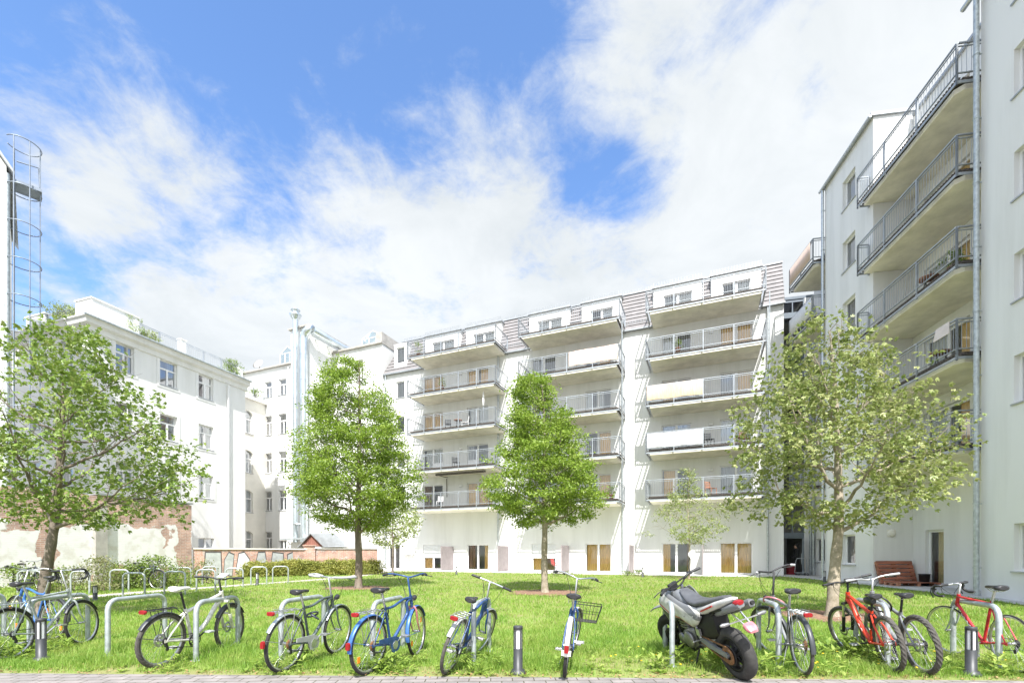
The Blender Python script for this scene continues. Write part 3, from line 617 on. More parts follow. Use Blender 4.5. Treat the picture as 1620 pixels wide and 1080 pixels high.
for t0, t1, z0, z1 in ((0,.1,.17,2.26),(.9,1,.17,2.26),(.1,.9,.17,.35),(.1,.9,2.12,2.26)):
    dl.extr([P(t0,z0),P(t1,z0),P(t1,z1),P(t0,z1)], (.045,-.02,0))
do = dl.build('door', M['pvc_grey'], sw)
MB().quad(P(.1,.35),P(.9,.35),P(.9,2.12),P(.1,2.12)).build('pane', M['glass'], do)
hd_ = MB(); hd_.tube([(P(.93,1.0)[0]-.05,P(.93,1)[1],.8),(P(.93,1)[0]-.05,P(.93,1)[1],1.4)], .015, 8); hd_.build('handle', M['galv'], do)
pipe(sw, eE-.15, -.1, .1, 15.5, .07)

# ------------------------------------------------------------------ old white house on the left with its roof terrace and lower bay
ob = F3.root('old_house')
tag(ob, 'old white house on the left with a heavy cornice and a planted roof terrace', 'building', 'buildings round the courtyard')
W3 = F3.u(388); hh = []
pxs = [(183,212),(253,280),(314,337)]; us = [(F3.u(a), F3.u(b)) for a, b in pxs]
for (a, b) in us:
    for s, t in ((12.47,14.1),(8.9,10.55),(5.35,7.0)): hh.append((a,b,s,t))
hh.append((us[2][0],us[2][1]+.1,1.75,2.5)); hh.append((us[1][0],us[1][1]+.1,1.75,2.5))
lh = [(1.6-6.2+i*2.4, 1.6-6.2+i*2.4+1.05, s, s+1.63) for i in range(2) for s in (12.47,8.9,5.35)]
w = MB(); ZC = 14.72
wall(w, 0, W3, -.3, ZC, 0, hh, .2)
w.quad((W3,0,-.3),(W3,9,-.3),(W3,9,ZC),(W3,0,ZC)); w.quad((0,9,-.3),(0,.0,-.3),(0,0,ZC),(0,9,ZC)) if False else None
w.quad((W3,9,-.3),(0,9,-.3),(0,9,ZC),(W3,9,ZC)); w.quad((0.02,2.2,0),(W3,2.2,0),(W3,2.2,ZC),(.02,2.2,ZC))
owall = w.build('wall', M['render_old'], ob)
# its end wall, seen beside the tree, built in a frame of its own turned a quarter
ew = empty('end_wall', (0,0,0), R_(-90)); ew.parent = ob
w = MB(); eh = [(-5.6,-4.5,s,s+1.63) for s in (12.3,8.9,5.35)]+[(-2.6,-1.5,s,s+1.63) for s in (12.3,8.9,5.35)]
wall(w, -9, 0, -.3, ZC, 0, eh, .2); w.quad((-9,2.0,0),(0,2.0,0),(0,2,ZC),(-9,2,ZC)); w.build('wall_face', M['render_old'], ew)
for a, b, c, d in eh: window(ew, a, b, c, d, 0, 'T', [], dep=.13, glass='glass_old')
dissolve(ew, ob)
def surround(a, b, c, d, par):                                     # flat raised surround
    tr = MB(); tr.box(a-.2,-.025,c-.2,a-.002,.0-.002,d+.2); tr.box(b+.002,-.025,c-.2,b+.2,-.002,d+.2); tr.box(a-.002,-.025,d+.002,b+.002,-.002,d+.2); tr.box(a-.002,-.025,c-.2,b+.002,-.002,c-.06); tr.build('surround', M['render_old'], par)
for i, (a, b, c, d) in enumerate(hh):
    wo_ = window(ob, a, b, c, d, 0, 'T' if i < 9 else 'double', [(.0,1,'cur_wh')] if i % 3 == 2 else ([(.5,1,'cur_gr')] if i % 3 == 0 else [(0,.3,'cur_wh'),(.75,1,'cur_wh')]), dep=.13, glass='glass_old')
    if i < 9: surround(a, b, c, d, wo_)
cn = MB(); prof = [(0,ZC-.62),(-.1,ZC-.58),(-.14,ZC-.32),(-.38,ZC-.22),(-.42,ZC+.0),(-.5,ZC+.06),(-.5,ZC+.14),(0,ZC+.2)]
for i in range(len(prof)-1):
    (a, z0), (b, z1) = prof[i], prof[i+1]
    cn.quad((a,a,z0),(W3+.1,a,z0),(W3+.1,b,z1),(b,b,z1)); cn.quad((a,9,z0),(a,a,z0),(b,b,z1),(b,9,z1))
cn.add([(W3+.1,a,z) for a, z in prof], [tuple(range(len(prof)))]); cn.quad((0,0,ZC+.2),(W3+.1,0,ZC+.2),(W3+.1,9,ZC+.2),(0,9,ZC+.2))
corn = cn.build('cornice', M['render_old'], ob)
MB().tube([(-.55,-.55,ZC+.1),(W3+.12,-.55,ZC+.1)], .07, 8).build('gutter', M['galv_old'], ob)
PU = F3.u(219, .25)
pw = MB(); pw.box(.25,.25,ZC+.2,PU,.5,16.2); pw.box(.2,.2,16.2,PU+.05,.55,16.28); pw.box(.25,.5,ZC+.2,.5,1.7,16.2); pw.box(.2,.55,16.2,.55,1.75,16.28); pw.build('parapet', M['render_old'], ob); pw = MB(); pw.box(PU-.25,.2,ZC+.2,PU+.02,.56,16.0)
pw.build('pillar', M['render_old'], ob); pw = MB(); um = F3.u(289,.3); pw.box(um-.18,.2,ZC+.2,um+.18,.56,16.05); pw.box(um-.22,.16,16.05,um+.22,.6,16.12); pw.build('pillar', M['render_old'], ob); pw = MB(); pw.box(W3-.4,.2,ZC+.2,W3-.05,.55,15.9); pw.build('pillar', M['render_old'], ob); pw = MB(); pw.box(.25,4.6,ZC+.2,.5,6.4,16.0); pw.box(.2,4.5,16.0,.55,6.5,16.07)
pw.build('parapet', M['render_old'], ob)
railing(ob, [(PU,.35),(um-.18,.35)], ZC+.25, 1.0, 1.4, pitch=.14); railing(ob, [(um+.18,.35),(W3-.4,.35)], ZC+.25, 1.0, 1.4, pitch=.14); railing(ob, [(.38,1.75),(.38,4.6)], ZC+.25, 1.0, 1.4, pitch=.14)
pipe(ob, F3.u(361,-.1), -.12, 1.0, ZC-.7, .06, mt='pvc')
# lower bay with arched windows, set back beyond the house's corner
FB = Fr(-23.56, 40.3, .335, 1.0); BO = empty('bay', (0,0,0)); BO.parent = ob
BO.matrix_world = Matrix.Identity(4); BO.matrix_parent_inverse = Matrix.Identity(4)
rel = F3; a_ = FB.a-F3.a; lp = Vector(((FB.o-F3.o).dot(F3.dx), (FB.o-F3.o).dot(F3.dy)))
BO.location = (lp.x, lp.y, 0); BO.rotation_euler = (0,0,a_)
ba, bb_ = FB.u(382), FB.u(400); bh = [(ba,bb_,s,t) for s, t in ((12.0,14.0),(8.5,10.5),(5.0,7.0),(1.5,3.4))]
w = MB(); wall(w, -3.5, 3.2, -.3, 15.0, 0, bh, .22); w.quad((-3.5,2,-.3),(3.2,2,-.3),(3.2,2,15),(-3.5,2,15))
for a, b, c, d in bh:                                              # segmental arch filling the head of each opening
    n = 8; um = (a+b)/2; pts = [(a,.02,d-.26)]+[(a+(b-a)*i/n,.02,d-.26+.25*math.sin(math.pi*i/n)**.8) for i in range(n+1)]+[(b,.02,d-.26)]
    for i in range(n):
        p, q = pts[i+1], pts[i+2]; w.quad((p[0],.003,p[2]),(q[0],.003,q[2]),(q[0],.003,d),(p[0],.003,d)); w.quad((p[0],.0031,p[2]),(q[0],.0031,q[2]),(q[0],.2,q[2]),(p[0],.2,p[2]))
w.box(-3.5,-.25,15.0,3.3,2,15.25); w.build('bay_wall', M['render_cream'], BO)
for a, b, c, d in bh: window(BO, a, b, c, d, 0, 'cross', [(.6,1,'cur_wh')], dep=.16, glass='glass_old', fw=.08)
railing(BO, [(-.6,.0),(2.6,.0)], 15.3, .9, 1.2, pitch=.15)
dissolve(BO, ob)

# ------------------------------------------------------------------ rear wing with the chimney block and steel ducts
rw = empty('rear_wing', (F1.o.x, F1.o.y, 0), F1.a)
tag(rw, 'white rear wing with steel ventilation ducts climbing its blank stair block and glass roof lanterns', 'building', 'buildings round the courtyard')
ws = [(F1.u(418.5),F1.u(430)),(F1.u(440.5),F1.u(453))]; U0, U1, U2 = -37.5, F1.u(530), UL-.02
bhs = []
for a, b in ws:
    for s, t in ((15.7,17.15),(12.2,14.0),(8.75,10.6),(5.3,7.1)): bhs.append((a,b,s,t))
bhs += [(ws[0][0],ws[0][1],1.7,3.4),(ws[1][0],ws[1][1],1.5,2.6)]
s2 = [(F1.u(542),F1.u(551.5),15.4,17.0),(F1.u(567),F1.u(577.5),15.6,17.3)]
w = MB(); ZW = 18.25
wall(w, U0, U1, -.3, ZW, 0, bhs, .2); wall(w, U1, U2, -.3, ZW, -.25, s2, .2)
w.quad((U2,-.25,-.3),(U2,8,-.3),(U2,8,ZW),(U2,-.25,ZW)); w.quad((U0,1.8,0),(U2,1.8,0),(U2,1.8,ZW),(U0,1.8,ZW)); w.quad((U0,8,0),(U0,0,0),(U0,0,ZW),(U0,8,ZW))
w.quad((U1-2,-.25,3),(U2,-.25,3),(U2,1.7,3),(U1-2,1.7,3)) if False else None
B0, VB, ZBk = -28.0, -2.8, 19.45
w.quad((B0,VB,-.3),(U1,VB,-.3),(U1,VB,ZBk),(B0,VB,ZBk)); w.quad((U1,VB,-.3),(U1,4,-.3),(U1,4,ZBk),(U1,VB,ZBk)); w.quad((B0,4,-.3),(B0,VB,-.3),(B0,VB,ZBk),(B0,4,ZBk)); w.quad((U1,4,15),(B0,4,15),(B0,4,ZBk),(U1,4,ZBk))
w.build('wall', M['render_old'], rw)
rr = MB(); rr.box(U0,-.25,ZW,B0-.02,8,ZW+.14); rr.box(U1+.02,-.45,ZW,U2+.05,8,ZW+.14); rr.box(B0-.15,VB-.2,ZBk,U1+.2,4.2,ZBk+.12); rr.box(U2-.55,-.35,ZW+.14,U2+.05,8,ZW+.9); rr.build('roof', M['stone'], rw)
for a, b, c, d in bhs: window(rw, a, b, c, d, 0, 'T' if d-c > 1.3 else 'double', [(.5,1,'cur_wh')] if random.random() < .5 else [], dep=.14, glass='glass_old')
for a, b, c, d in s2: window(rw, a, b, c, d, -.25, 'T', [(0,1,'cur_or')], dep=.14, glass='glass_old')
du = MB()
p1 = F1.u(467.5, VB-.45); du.tube([(p1,VB-.45,2.3),(p1,VB-.45,19.9)], .2, 14)
du.lathe([(.2,19.9),(.42,20.25),(.46,20.35),(.24,20.45),(.24,20.65),(.36,20.7),(.05,20.95)], (p1,VB-.45,0), n=16)
p2 = F1.u(480.5, VB-.5); q = .75; zt = 18.95
pts = [(p2,VB-.5,2.3),(p2,VB-.5,zt-q)]+[(p2+q-q*math.cos(t),VB-.5,zt-q+q*math.sin(t)) for t in (.4,.8,1.2,1.57)]+[(U1+.35,VB-.4,zt),(U1+.62,VB-.1,zt)]+[(U1+.65,.0,zt-.1),(U1+.75,.7,zt-.12),(U1+1.2,1.5,zt-.1),(U1+3.2,1.8,zt)]
du.tube(pts, .29, 16)
for z in range(3, 19, 2):
    du.tube([(p2,VB-.5,z),(p2,VB-.5,z+.06)], .31, 14)
    if z < 18: du.tube([(p1,VB-.45,z+.7),(p1,VB-.45,z+.76)], .22, 14)
du.bar((U1+.35,VB+.6,zt-.3),(U1-.05,VB+.6,zt-.3),.05,.05); du.bar((U1+.35,VB+1.9,zt-.3),(U1-.05,VB+1.9,zt-.3),.05,.05)
du.build('duct', M['duct'], rw)
def lantern(u0, u1, v0, v1, z0, h, hr):
    f = MB(); g_ = MB(); um = (u0+u1)/2
    for u in (u0,u1):
        for v in (v0,v1): f.bar((u,v,z0),(u,v,z0+h),.07,.07)
        f.bar((u,v0,z0+h),(u,v1,z0+h),.06,.06)
    for v in (v0,v1):
        f.bar((u0,v,z0+h),(um,v,z0+h+hr),.06,.06); f.bar((um,v,z0+h+hr),(u1,v,z0+h),.06,.06); f.bar((u0,v,z0+h),(u1,v,z0+h),.05,.05)
        for t in (.33,.66): f.bar((u0+(u1-u0)*t,v,z0),(u0+(u1-u0)*t,v,z0+h),.07,.06)
    f.bar((um,v0,z0+h+hr),(um,v1,z0+h+hr),.07,.07)
    for t in (.25,.5,.75): v = v0+(v1-v0)*t; f.bar((u0,v,z0+h),(um,v,z0+h+hr),.04,.04); f.bar((u1,v,z0+h),(um,v,z0+h+hr),.04,.04)
    o = f.build('roof_lantern', M['pvc'], rw)
    for v in (v0,v1): g_.add([(u0,v,z0),(u1,v,z0),(u1,v,z0+h),(um,v,z0+h+hr),(u0,v,z0+h)], [(0,1,2,3,4)])
    for u in (u0,u1): g_.quad((u,v0,z0),(u,v1,z0),(u,v1,z0+h),(u,v0,z0+h))
    g_.quad((u0,v0,z0+h),(u0,v1,z0+h),(um,v1,z0+h+hr),(um,v0,z0+h+hr)); g_.quad((u1,v0,z0+h),(u1,v1,z0+h),(um,v1,z0+h+hr),(um,v0,z0+h+hr))
    g_.build('pane', M['glass_roof'], o)
lantern(F1.u(573,.8), F1.u(607,.8), .8, 5, ZW+.1, 1.15, .55); lantern(F1.u(527,2.5), F1.u(546,2.5), 2.5, 5.5, ZW+.1, 1.2, .5); lantern(F1.u(444,.6), F1.u(466,.6), .6, 4, ZW+.1, 1.35, .6)
sd = MB(); us_ = F1.u(410,.4); sd.lathe([(.02,0),(.3,.05),(.5,.16),(.52,.17),(.3,.07),(.02,.02)], (us_,.4,ZW+.8), (.15,-1,.5), 18); sd.bar((us_,.45,ZW+.1),(us_,.42,ZW+.8),.05,.05); sd.bar((us_-1.3,.4,ZW+.2),(us_-.6,.4,ZW+.45),.06,.05); sd.bar((us_-.6,.4,ZW+.45),(us_+1.2,.4,ZW+.15),.06,.05); sd.build('satellite_dish', M['stone'], rw)
ah = MB(); n = 10; ua, ub = -24.3, -22.1                            # blind arched doorway at the foot of the wing
ah.add([(ua,-.256,.0)]+[(ua+(ub-ua)*(.5-.5*math.cos(math.pi*i/n)),-.256,2.4+1.1*math.sin(math.pi*i/n)) for i in range(n+1)]+[(ub,-.256,0)], [tuple(range(n+3))]); ah.build('arched_door', M['cur_gr'], rw)
pipe(rw, F1.u(456,-.1), -.12, 2, ZW-.2, .06, mt='pvc')
sp = MB(); sp.lathe([(.0,0),(.35,.04),(.38,.12),(.1,.2)], (p2-.4,VB-.7,3.6), (0,0,1), 14); sp.box(p1-1.3,VB-.8,2.5,p2+.6,VB-.2,2.62); sp.bar((p1-1,VB-.5,2.5),(p1-1,VB-.02,2.1),.05,.05); sp.build('duct_bracket', M['duct'], rw)

# ------------------------------------------------------------------ gable building at the left edge with a caged ladder
gb_c = Vector((-1.081*20.5, 20.5)); FG = Fr(gb_c.x, gb_c.y, .7, .714); gb = FG.root('gable_building')
tag(gb, 'tall gable building cut by the left edge, carrying a caged ladder', 'building', 'buildings round the courtyard')
ZG = CAMZ+613*20.5/740
w = MB(); w.extr([(-7,0,-.3),(0,0,-.3),(0,0,ZG),(-3.5,0,ZG+5.2),(-7,0,ZG)], (0,7,0)); w.build('wall', M['render_old'], gb)
r = MB(); r.extr([(.25,-.2,ZG-.35),(.25,-.2,ZG-.2),(-3.5,-.2,ZG+5.45),(-3.5,-.2,ZG+5.28)], (0,7.4,0)); r.extr([(-7.25,-.2,ZG-.2),(-7.25,-.2,ZG-.35),(-3.5,-.2,ZG+5.28),(-3.5,-.2,ZG+5.45)], (0,7.4,0)); r.build('roof', M['zinc'], gb)
MB().tube([(.02,-.1,3.0),(.02,-.1,ZG-.4)], .1, 10).build('downpipe', M['galv_old'], gb)
ld = MB(); cx, cy, rr_ = .62, .1, .58
for x in (.34,): pass
for y in (-.12,.32): ld.tube([(.22,y,4),(.22,y,ZG+.9)], .025, 6)
z = 4.0
while z < ZG+.2: ld.tube([(.22,-.12,z),(.22,.32,z)], .014, 5); z += .3
for z in [ZG+1.25, ZG-.8]+[ZG-.8-1.62*i for i in range(1,8)]:
    ld.tube(arc((cx-.1,cy,z), rr_, R_(-150), R_(150), 22, (1,0,0), (0,1,0)), .022, 5)
for a in (-120,-70,-25,25,70,120): ld.tube([(cx-.1+rr_*math.cos(R_(a)),cy+rr_*math.sin(R_(a)),4.4),(cx-.1+rr_*math.cos(R_(a)),cy+rr_*math.sin(R_(a)),ZG+1.25)], .02, 5)
ld.box(.25,-.35,ZG-.75,1.1,.5,ZG-.62); ld.tube([(.3,.4,ZG+.6),(1.0,.4,ZG+.7),(1.05,.4,ZG-.5)], .03, 6)
ld.build('ladder', pm('dark_galvanised_steel', (.26,.30,.36), .5, .4, var=.15), gb)
# ------------------------------------------------------------------ garden walls and the shed
P0 = G(303, 914); Q0 = Vector((P0.x-.335*9, P0.y-9))
FR = Fr(Q0.x-.335*6, Q0.y-6, .335, 1.0); LR = 15*math.hypot(.335,1)
def rx(px): return FR.u(px)
M['ruin'] = brickmat('ruin_brick_and_plaster', (.50,.305,.25), (.40,.25,.21), (.56,.50,.46), plaster=(.78,.77,.775), pscale=.55, pth=.53, pcol2=(.67,.64,.61),
    boxes=((rx(-80),rx(62),0,2.35,.22),(rx(62),rx(80),0,3.1,-.4),(rx(86),rx(147),0,2.5,.35),(rx(147),rx(165),.9,2.3,.3),(rx(165),rx(258),.85,2.6,.22),(rx(258),rx(281),.75,1.75,.35),(rx(281),rx(306),0,4,-.22),(rx(-80),LR,2.75,5,-.35),(rx(205),rx(258),0,.85,-.3)))
ru = FR.root('ruined_wall'); tag(ru, 'old brick boundary wall with white plaster flaking off it behind the left tree', 'wall', 'garden walls')
ztop = lambda u: 3.75+.0*u
w = MB(); n = 70; rng = random.Random(3)
top = [(LR*i/n, 0, 3.85+(.0 if i in (0,n) else rng.choice((0,0,.05,-.06)))) for i in range(n+1)]
w.extr([(0,0,-.3),(LR,0,-.3)]+top[::-1], (0,.4,0)); w.build('wall', M['ruin'], ru)
cp = MB(); uc = rx(152); cp.extr([(uc,-.06,3.9),(LR+.05,-.06,3.9),(LR+.05,-.06,3.97),(uc,-.06,3.99)],(0,.55,0)); cp.build('coping', M['zinc'], ru)
pl = MB(); ua, ub = rx(147), rx(166); pl.box(ua,-.18,-.3,ub,-.004,3.4); pl.build('pier', M['stone'], ru)
E1 = FR.p(LR); E2 = G(490, 908); E3 = G(597, 906)
def gwall(label, a, b, h, mt, pier=None):
    f = Fr(a.x, a.y, b.x-a.x, b.y-a.y); L = math.hypot(b.x-a.x, b.y-a.y); r = f.root('garden_wall'); tag(r, label, 'wall', 'garden walls')
    w = MB(); w.box(0,0,-.2,L,.3,h); w.build('wall', mt, r)
    return r, f, L
M['brick_red'] = brickmat('red_garden_brick', (.52,.29,.22), (.44,.25,.19), (.54,.47,.43), plaster=(.56,.46,.42), pscale=1.6, pth=.58)
gw, fg_, Lg = gwall('low red brick wall sprayed with silver graffiti under a pale coping', Vector((E1.x+.1,E1.y+.1)), E2, 1.62, M['brick_red'])
c = MB(); c.box(-.05,-.06,1.62,Lg,.36,1.69); c.build('coping', M['render_cream'], gw)
M['paint'] = pm('silver_paint', (.48,.50,.50), .5, .2, var=.2, scale=4); M['paint_dk'] = pm('dark_paint', (.10,.09,.09), .7, var=.3); M['paint_w'] = pm('white_paint', (.74,.76,.78), .5, var=.1)
gs = MB()
def shp(px0, px1, pts, m):
    a, b = fg_.u(px0), fg_.u(px1)
    for k, (sc, mm, off) in enumerate(((1.0,1,-.004),(.88,m,-.008))):
        gs.add([(a+(b-a)*(.5+(x-.5)*sc), off-.002*m, .12+1.4*(.5+(y-.5)*sc)) for x, y in pts], [tuple(range(len(pts)))], mm)
shp(321, 352, [(0,0),(.3,0),(.35,.5),(.5,.25),(.65,.5),(.7,0),(1,0),(.95,1),(.1,1)], 0)
shp(353, 371, [(0,.1),(.8,0),(1,.9),(.5,1),(.1,.7)], 0); shp(372, 398, [(0,.2),(.3,0),(.6,.3),(1,.05),(.9,.7),(.55,1),(.2,.95)], 2)
shp(399, 425, [(0,0),(.2,0),(.3,.4),(.6,.35),(.75,0),(1,.1),(.8,1),(.35,1)], 0); shp(426, 450, [(0,.1),(.4,0),(.5,.55),(1,.5),(.95,.95),(.2,1)], 0); shp(452, 476, [(0,0),(1,0),(.9,.35),(.5,.3),(.45,1),(.1,.9)], 0)
gs.build('graffiti', [M['paint'],M['paint_dk'],M['paint_w']], gw)
gw2, fg2, Lg2 = gwall('low red brick wall ending at the white building, with square pier', E2, E3, 1.66, M['brick_red'])
c = MB(); c.box(-.05,-.05,1.66,Lg2,.35,1.71); c.build('coping', M['stone'], gw2)
p = MB(); p.box(-.32,-.12,-.2,.3,.42,1.85); p.box(-.38,-.18,1.85,.36,.48,1.93); p.build('pier', M['brick_red'], gw2)
# shed behind the wall
sc = G(475, 905.5); FS = Fr(-15.6, 34.3, .97, -.24); sh = FS.root('shed'); tag(sh, 'small white shed with grey roof and dark red gable behind the brick wall', 'shed')
a, b = FS.u(476), FS.u(549); wd = b-a
w = MB(); w.box(a+.25,0,0,b-.3,2.2,1.9); w.build('wall', M['render_old'], sh)
zr = 2.85
g1 = MB(); g1.add([(a+.05,-.02,1.92),(a+2.0,-.02,1.92),(a+.95,-.02,zr-.1)], [(0,1,2)]); g1.extr([(a+.05,.0,1.92),(a+2.0,.0,1.92),(a+.95,.0,zr-.1)],(0,2.2,0)); g1.build('gable', M['cur_br'] if False else pm('dark_red_boards', (.28,.12,.09), .8, var=.3, scale=8, stretch=(1,1,.1)), sh)
r = MB(); r.add([(a-.15,-.2,1.78),(a+.95,-.2,zr),(b-.9,-.1,zr-.02),(b+.1,-.2,1.85),(a+2.1,-.25,1.85)], [(1,4,3,2)]); r.extr([(a-.15,-.2,1.80),(a-.15,-.2,1.88),(a+.95,-.2,zr+.04),(a+2.1,-.25,1.93),(a+2.1,-.25,1.85),(a+.95,-.2,zr-.04)],(0,2.6,0)); r.extr([(a+2.0,-.25,1.88),(b+.1,-.25,1.88),(b-.9,.9,zr),(a+.95,.9,zr)],(0,.03,.05)); r.build('roof', M['zinc'], sh)

# ------------------------------------------------------------------ trees
def leaf_quads(P, D, Nn, ln, wd, fold=.25, rs=None):
    """one folded rhombic leaf (two triangles sharing the midrib) per point: base P, direction D, normal Nn"""
    S = np.cross(D, Nn); S /= np.linalg.norm(S, axis=1, keepdims=True)+1e-9
    ln = ln[:,None]; wd = wd[:,None]
    tip = P+D*ln-Nn*ln*.12; mid = P+D*ln*.45
    a = mid+S*wd*.5+Nn*wd*fold; b = mid-S*wd*.5+Nn*wd*fold
    V = np.stack([P,a,tip,b], 1).reshape(-1,3); k = np.arange(len(P))*4
    F = np.concatenate([np.stack([k,k+1,k+2],1), np.stack([k,k+2,k+3],1)]); return V, F
def rnd_unit(rs, n): v = rs.normal(size=(n,3)); return v/np.linalg.norm(v,axis=1,keepdims=True)
def leaf_cloud(rs, centers, outward, per, sig, ln, wd, palm=1, up=.8, flat=.5):
    """clusters of leaves round the twig tips"""
    n = len(centers)*per; Cn = np.repeat(centers, per, 0); O = np.repeat(outward, per, 0)
    P = Cn+rs.normal(size=(n,3))*np.array([sig,sig,sig*flat])
    D = O*.7+rnd_unit(rs, n)*.9; D[:,2] -= .15; D /= np.linalg.norm(D,axis=1,keepdims=True)
    Nn = rnd_unit(rs, n)*.75+np.array([0,0,up]); Nn -= D*(Nn*D).sum(1)[:,None]; Nn /= np.linalg.norm(Nn,axis=1,keepdims=True)
    L = ln*rs.uniform(.65,1.25,n); W = L*wd
    if palm == 1: return leaf_quads(P, D, Nn, L, W)
    S = np.cross(D, Nn); out = []; Fs = []; k = 0
    for j in range(palm):
        a = (j-(palm-1)/2)*.75; d = D*math.cos(a)+S*math.sin(a)
        V, F = leaf_quads(P, d, Nn, L*(1 if abs(a) < .1 else .8), W*.75); out.append(V); Fs.append(F+k); k += len(V)
    return np.concatenate(out), np.concatenate(Fs)
def tree(name, label, cat, base, trunk, tr, env, zlo, zhi, lmat, bmat, nl=16, nclump=300, per=30, sig=.2, ln=.09, wd=.6, palm=1, seed=1, off=(0,0), group=None, rise=.5, shell=.55, twig=.012, flat=.5, gap=.0, up=.8, wob=1.):
    """tapered trunk along given points, limbs reaching to an envelope of radius env(t), twigs to leaf clusters in its volume"""
    rs = np.random.RandomState(seed); root = empty(name, (base.x, base.y, gz(base.y))); tag(root, label, cat, group)
    et, er = zip(*env)
    envr = lambda z: float(np.interp((z-zlo)/(zhi-zlo), et, er))
    ax = lambda z: np.array([np.interp(z, [p[2] for p in trunk], [p[0] for p in trunk])+off[0]*max(0,(z-zlo)/(zhi-zlo)), np.interp(z, [p[2] for p in trunk], [p[1] for p in trunk])+off[1]*max(0,(z-zlo)/(zhi-zlo))])
    T = smooth_path(trunk, 6); zt = trunk[-1][2]
    t = MB(); rad = [tr*(1.25 if i == 0 else 1)*(1-.86*(p.z/zt)**1.1) if p.z < zt*.999 else tr*.1 for i, p in enumerate(T)]
    rad = [r*(1+.06*math.sin(i*1.7)) for i, r in enumerate(rad)]; rad[0] = tr*1.3
    t.tube(T, rad, 10); t.build('trunk', bmat, root)
    br = MB(); nodes = []
    for i in range(nl):
        f = (i+.5)/nl; zs = zlo-.1+(zt*.93-zlo)*f**1.15; az = i*2.399+rs.uniform(-.3,.3)
        k = min(range(len(T)), key=lambda j: abs(T[j].z-zs)); s = T[k]
        ze = min(zhi-.15, zs+rise*(zhi-zlo)*rs.uniform(.35,.75)*(1-.55*f)); re = envr(ze)*rs.uniform(.72,.98); c = ax(ze)
        e = Vector((c[0]+re*math.cos(az), c[1]+re*math.sin(az), ze))
        md = Vector((s.x+(e.x-s.x)*.55, s.y+(e.y-s.y)*.55, s.z+(e.z-s.z)*.32+rs.uniform(-.1,.1)))
        pts = bez(s, md, e, 9); pts = [p+Vector(rs.normal(size=3)*.02*(j > 0)) for j, p in enumerate(pts)]
        r0 = rad[k]*.55; br.tube(pts, [max(.005, r0*(1-.9*j/9)) for j in range(10)], 6); nodes += [(p, r0*(1-.9*j/9)) for j, p in enumerate(pts) if j > 1]
        for q in range(5):                                         # secondary branches
            j = rs.randint(3,9); p = pts[j]; d = (pts[j]-pts[j-1]).normalized(); L = envr(p.z)*rs.uniform(.22,.45)
            dd = (d*.6+Vector(rnd_unit(rs,1)[0])*.8+Vector((0,0,.35))).normalized(); e2 = p+dd*L; m2 = p+dd*L*.5+Vector((0,0,-.04))
            pp = bez(p, m2, e2, 4); r1 = max(.006, r0*(1-.9*j/9)*.6); br.tube(pp, [r1*(1-.8*x/4) for x in range(5)], 5); nodes += [(x, r1*.6) for x in pp[1:]]
    nodes += [(p, r) for p, r in zip(T, rad) if p.z > zlo+.3]
    NP = np.array([tuple(p) for p, r in nodes])
    cl = []; tries = 0
    fs = [rs.uniform(.8,2.2,3)*rs.choice([-1,1],3) for _ in range(3)]; ph = rs.uniform(0,6,3)
    while len(cl) < nclump and tries < nclump*30:
        tries += 1; z = rs.uniform(zlo, zhi); a = rs.uniform(0,2*math.pi); R = envr(z)
        if rs.uniform() > R/max(er): continue
        q = (shell+(1-shell)*rs.uniform()) if rs.uniform() < .72 else rs.uniform()**.5
        c = ax(z); w_ = 1+wob*(.15*math.sin(3*a+seed+z*2.1)+.12*math.sin(5*a+2*seed-z*3.3)+.06*math.sin(9*a+z*7))
        p = np.array([c[0]+R*q*w_*math.cos(a), c[1]+R*q*w_*math.sin(a), z])
        g_ = sum(math.sin(float(f.dot(p))+x) for f, x in zip(fs, ph))/3
        if g_ < gap-.55 or (gap and g_ < gap-.2 and rs.uniform() < .6): continue
        cl.append(p)
    cl = np.array(cl); d0 = np.array([((NP-p)**2).sum(1).min() for p in cl]); cl = cl[np.argsort(d0)]; outw = np.zeros_like(cl)
    ND = np.concatenate([NP, np.zeros((len(cl)*2,3))]); RD = np.concatenate([[r for p, r in nodes], np.zeros(len(cl)*2)]); nn = len(NP)
    for i, p in enumerate(cl):                                     # twigs fork off the nearest wood, older twigs included
        d2 = ((ND[:nn]-p)**2).sum(1); k = int(d2.argmin()); s = Vector(ND[k]); e = Vector(p); L = (e-s).length; r0 = min(twig, RD[k]*.9)
        if L > .05:
            m_ = s+(e-s)*.5+Vector((0,0,.08*L)); pp = bez(s,m_,e,3); br.tube(pp, [r0, r0*.8, r0*.6, r0*.35], 4, caps=False)
            ND[nn] = pp[2]; RD[nn] = max(.003, r0*.7); ND[nn+1] = pp[3]; RD[nn+1] = max(.0025, r0*.5); nn += 2
            outw[i] = ((e-s).normalized())
        c = ax(p[2]); o = np.array([p[0]-c[0],p[1]-c[1],.3]); outw[i] = outw[i]*.5+o/np.linalg.norm(o)*.7
    br.build('branches', bmat, root)
    V, F = leaf_cloud(rs, cl, outw, per, sig, ln, wd, palm, up=up, flat=flat)
    npmesh('crown', V, F, lmat, root); return root
M['bark'] = pm('grey_bark', (.24,.20,.16), .9, scale=5, bump=1, bscale=30, col2=(.13,.105,.085), stretch=(1,1,.3))
M['bark2'] = pm('mottled_pale_bark', (.42,.36,.29), .9, scale=7, bump=.8, bscale=30, col2=(.22,.19,.13))
M['leaf_horn'] = leafmat('hornbeam_leaf', (0.15,0.25,0.03), (0.26,0.38,0.05), (0.42,0.5,0.11), 3.0, .45, .42)
M['leaf_map'] = leafmat('maple_leaf_left', (0.13,0.22,0.035), (0.24,0.35,0.065), (0.42,0.45,0.14), 2.2, .4, .4)
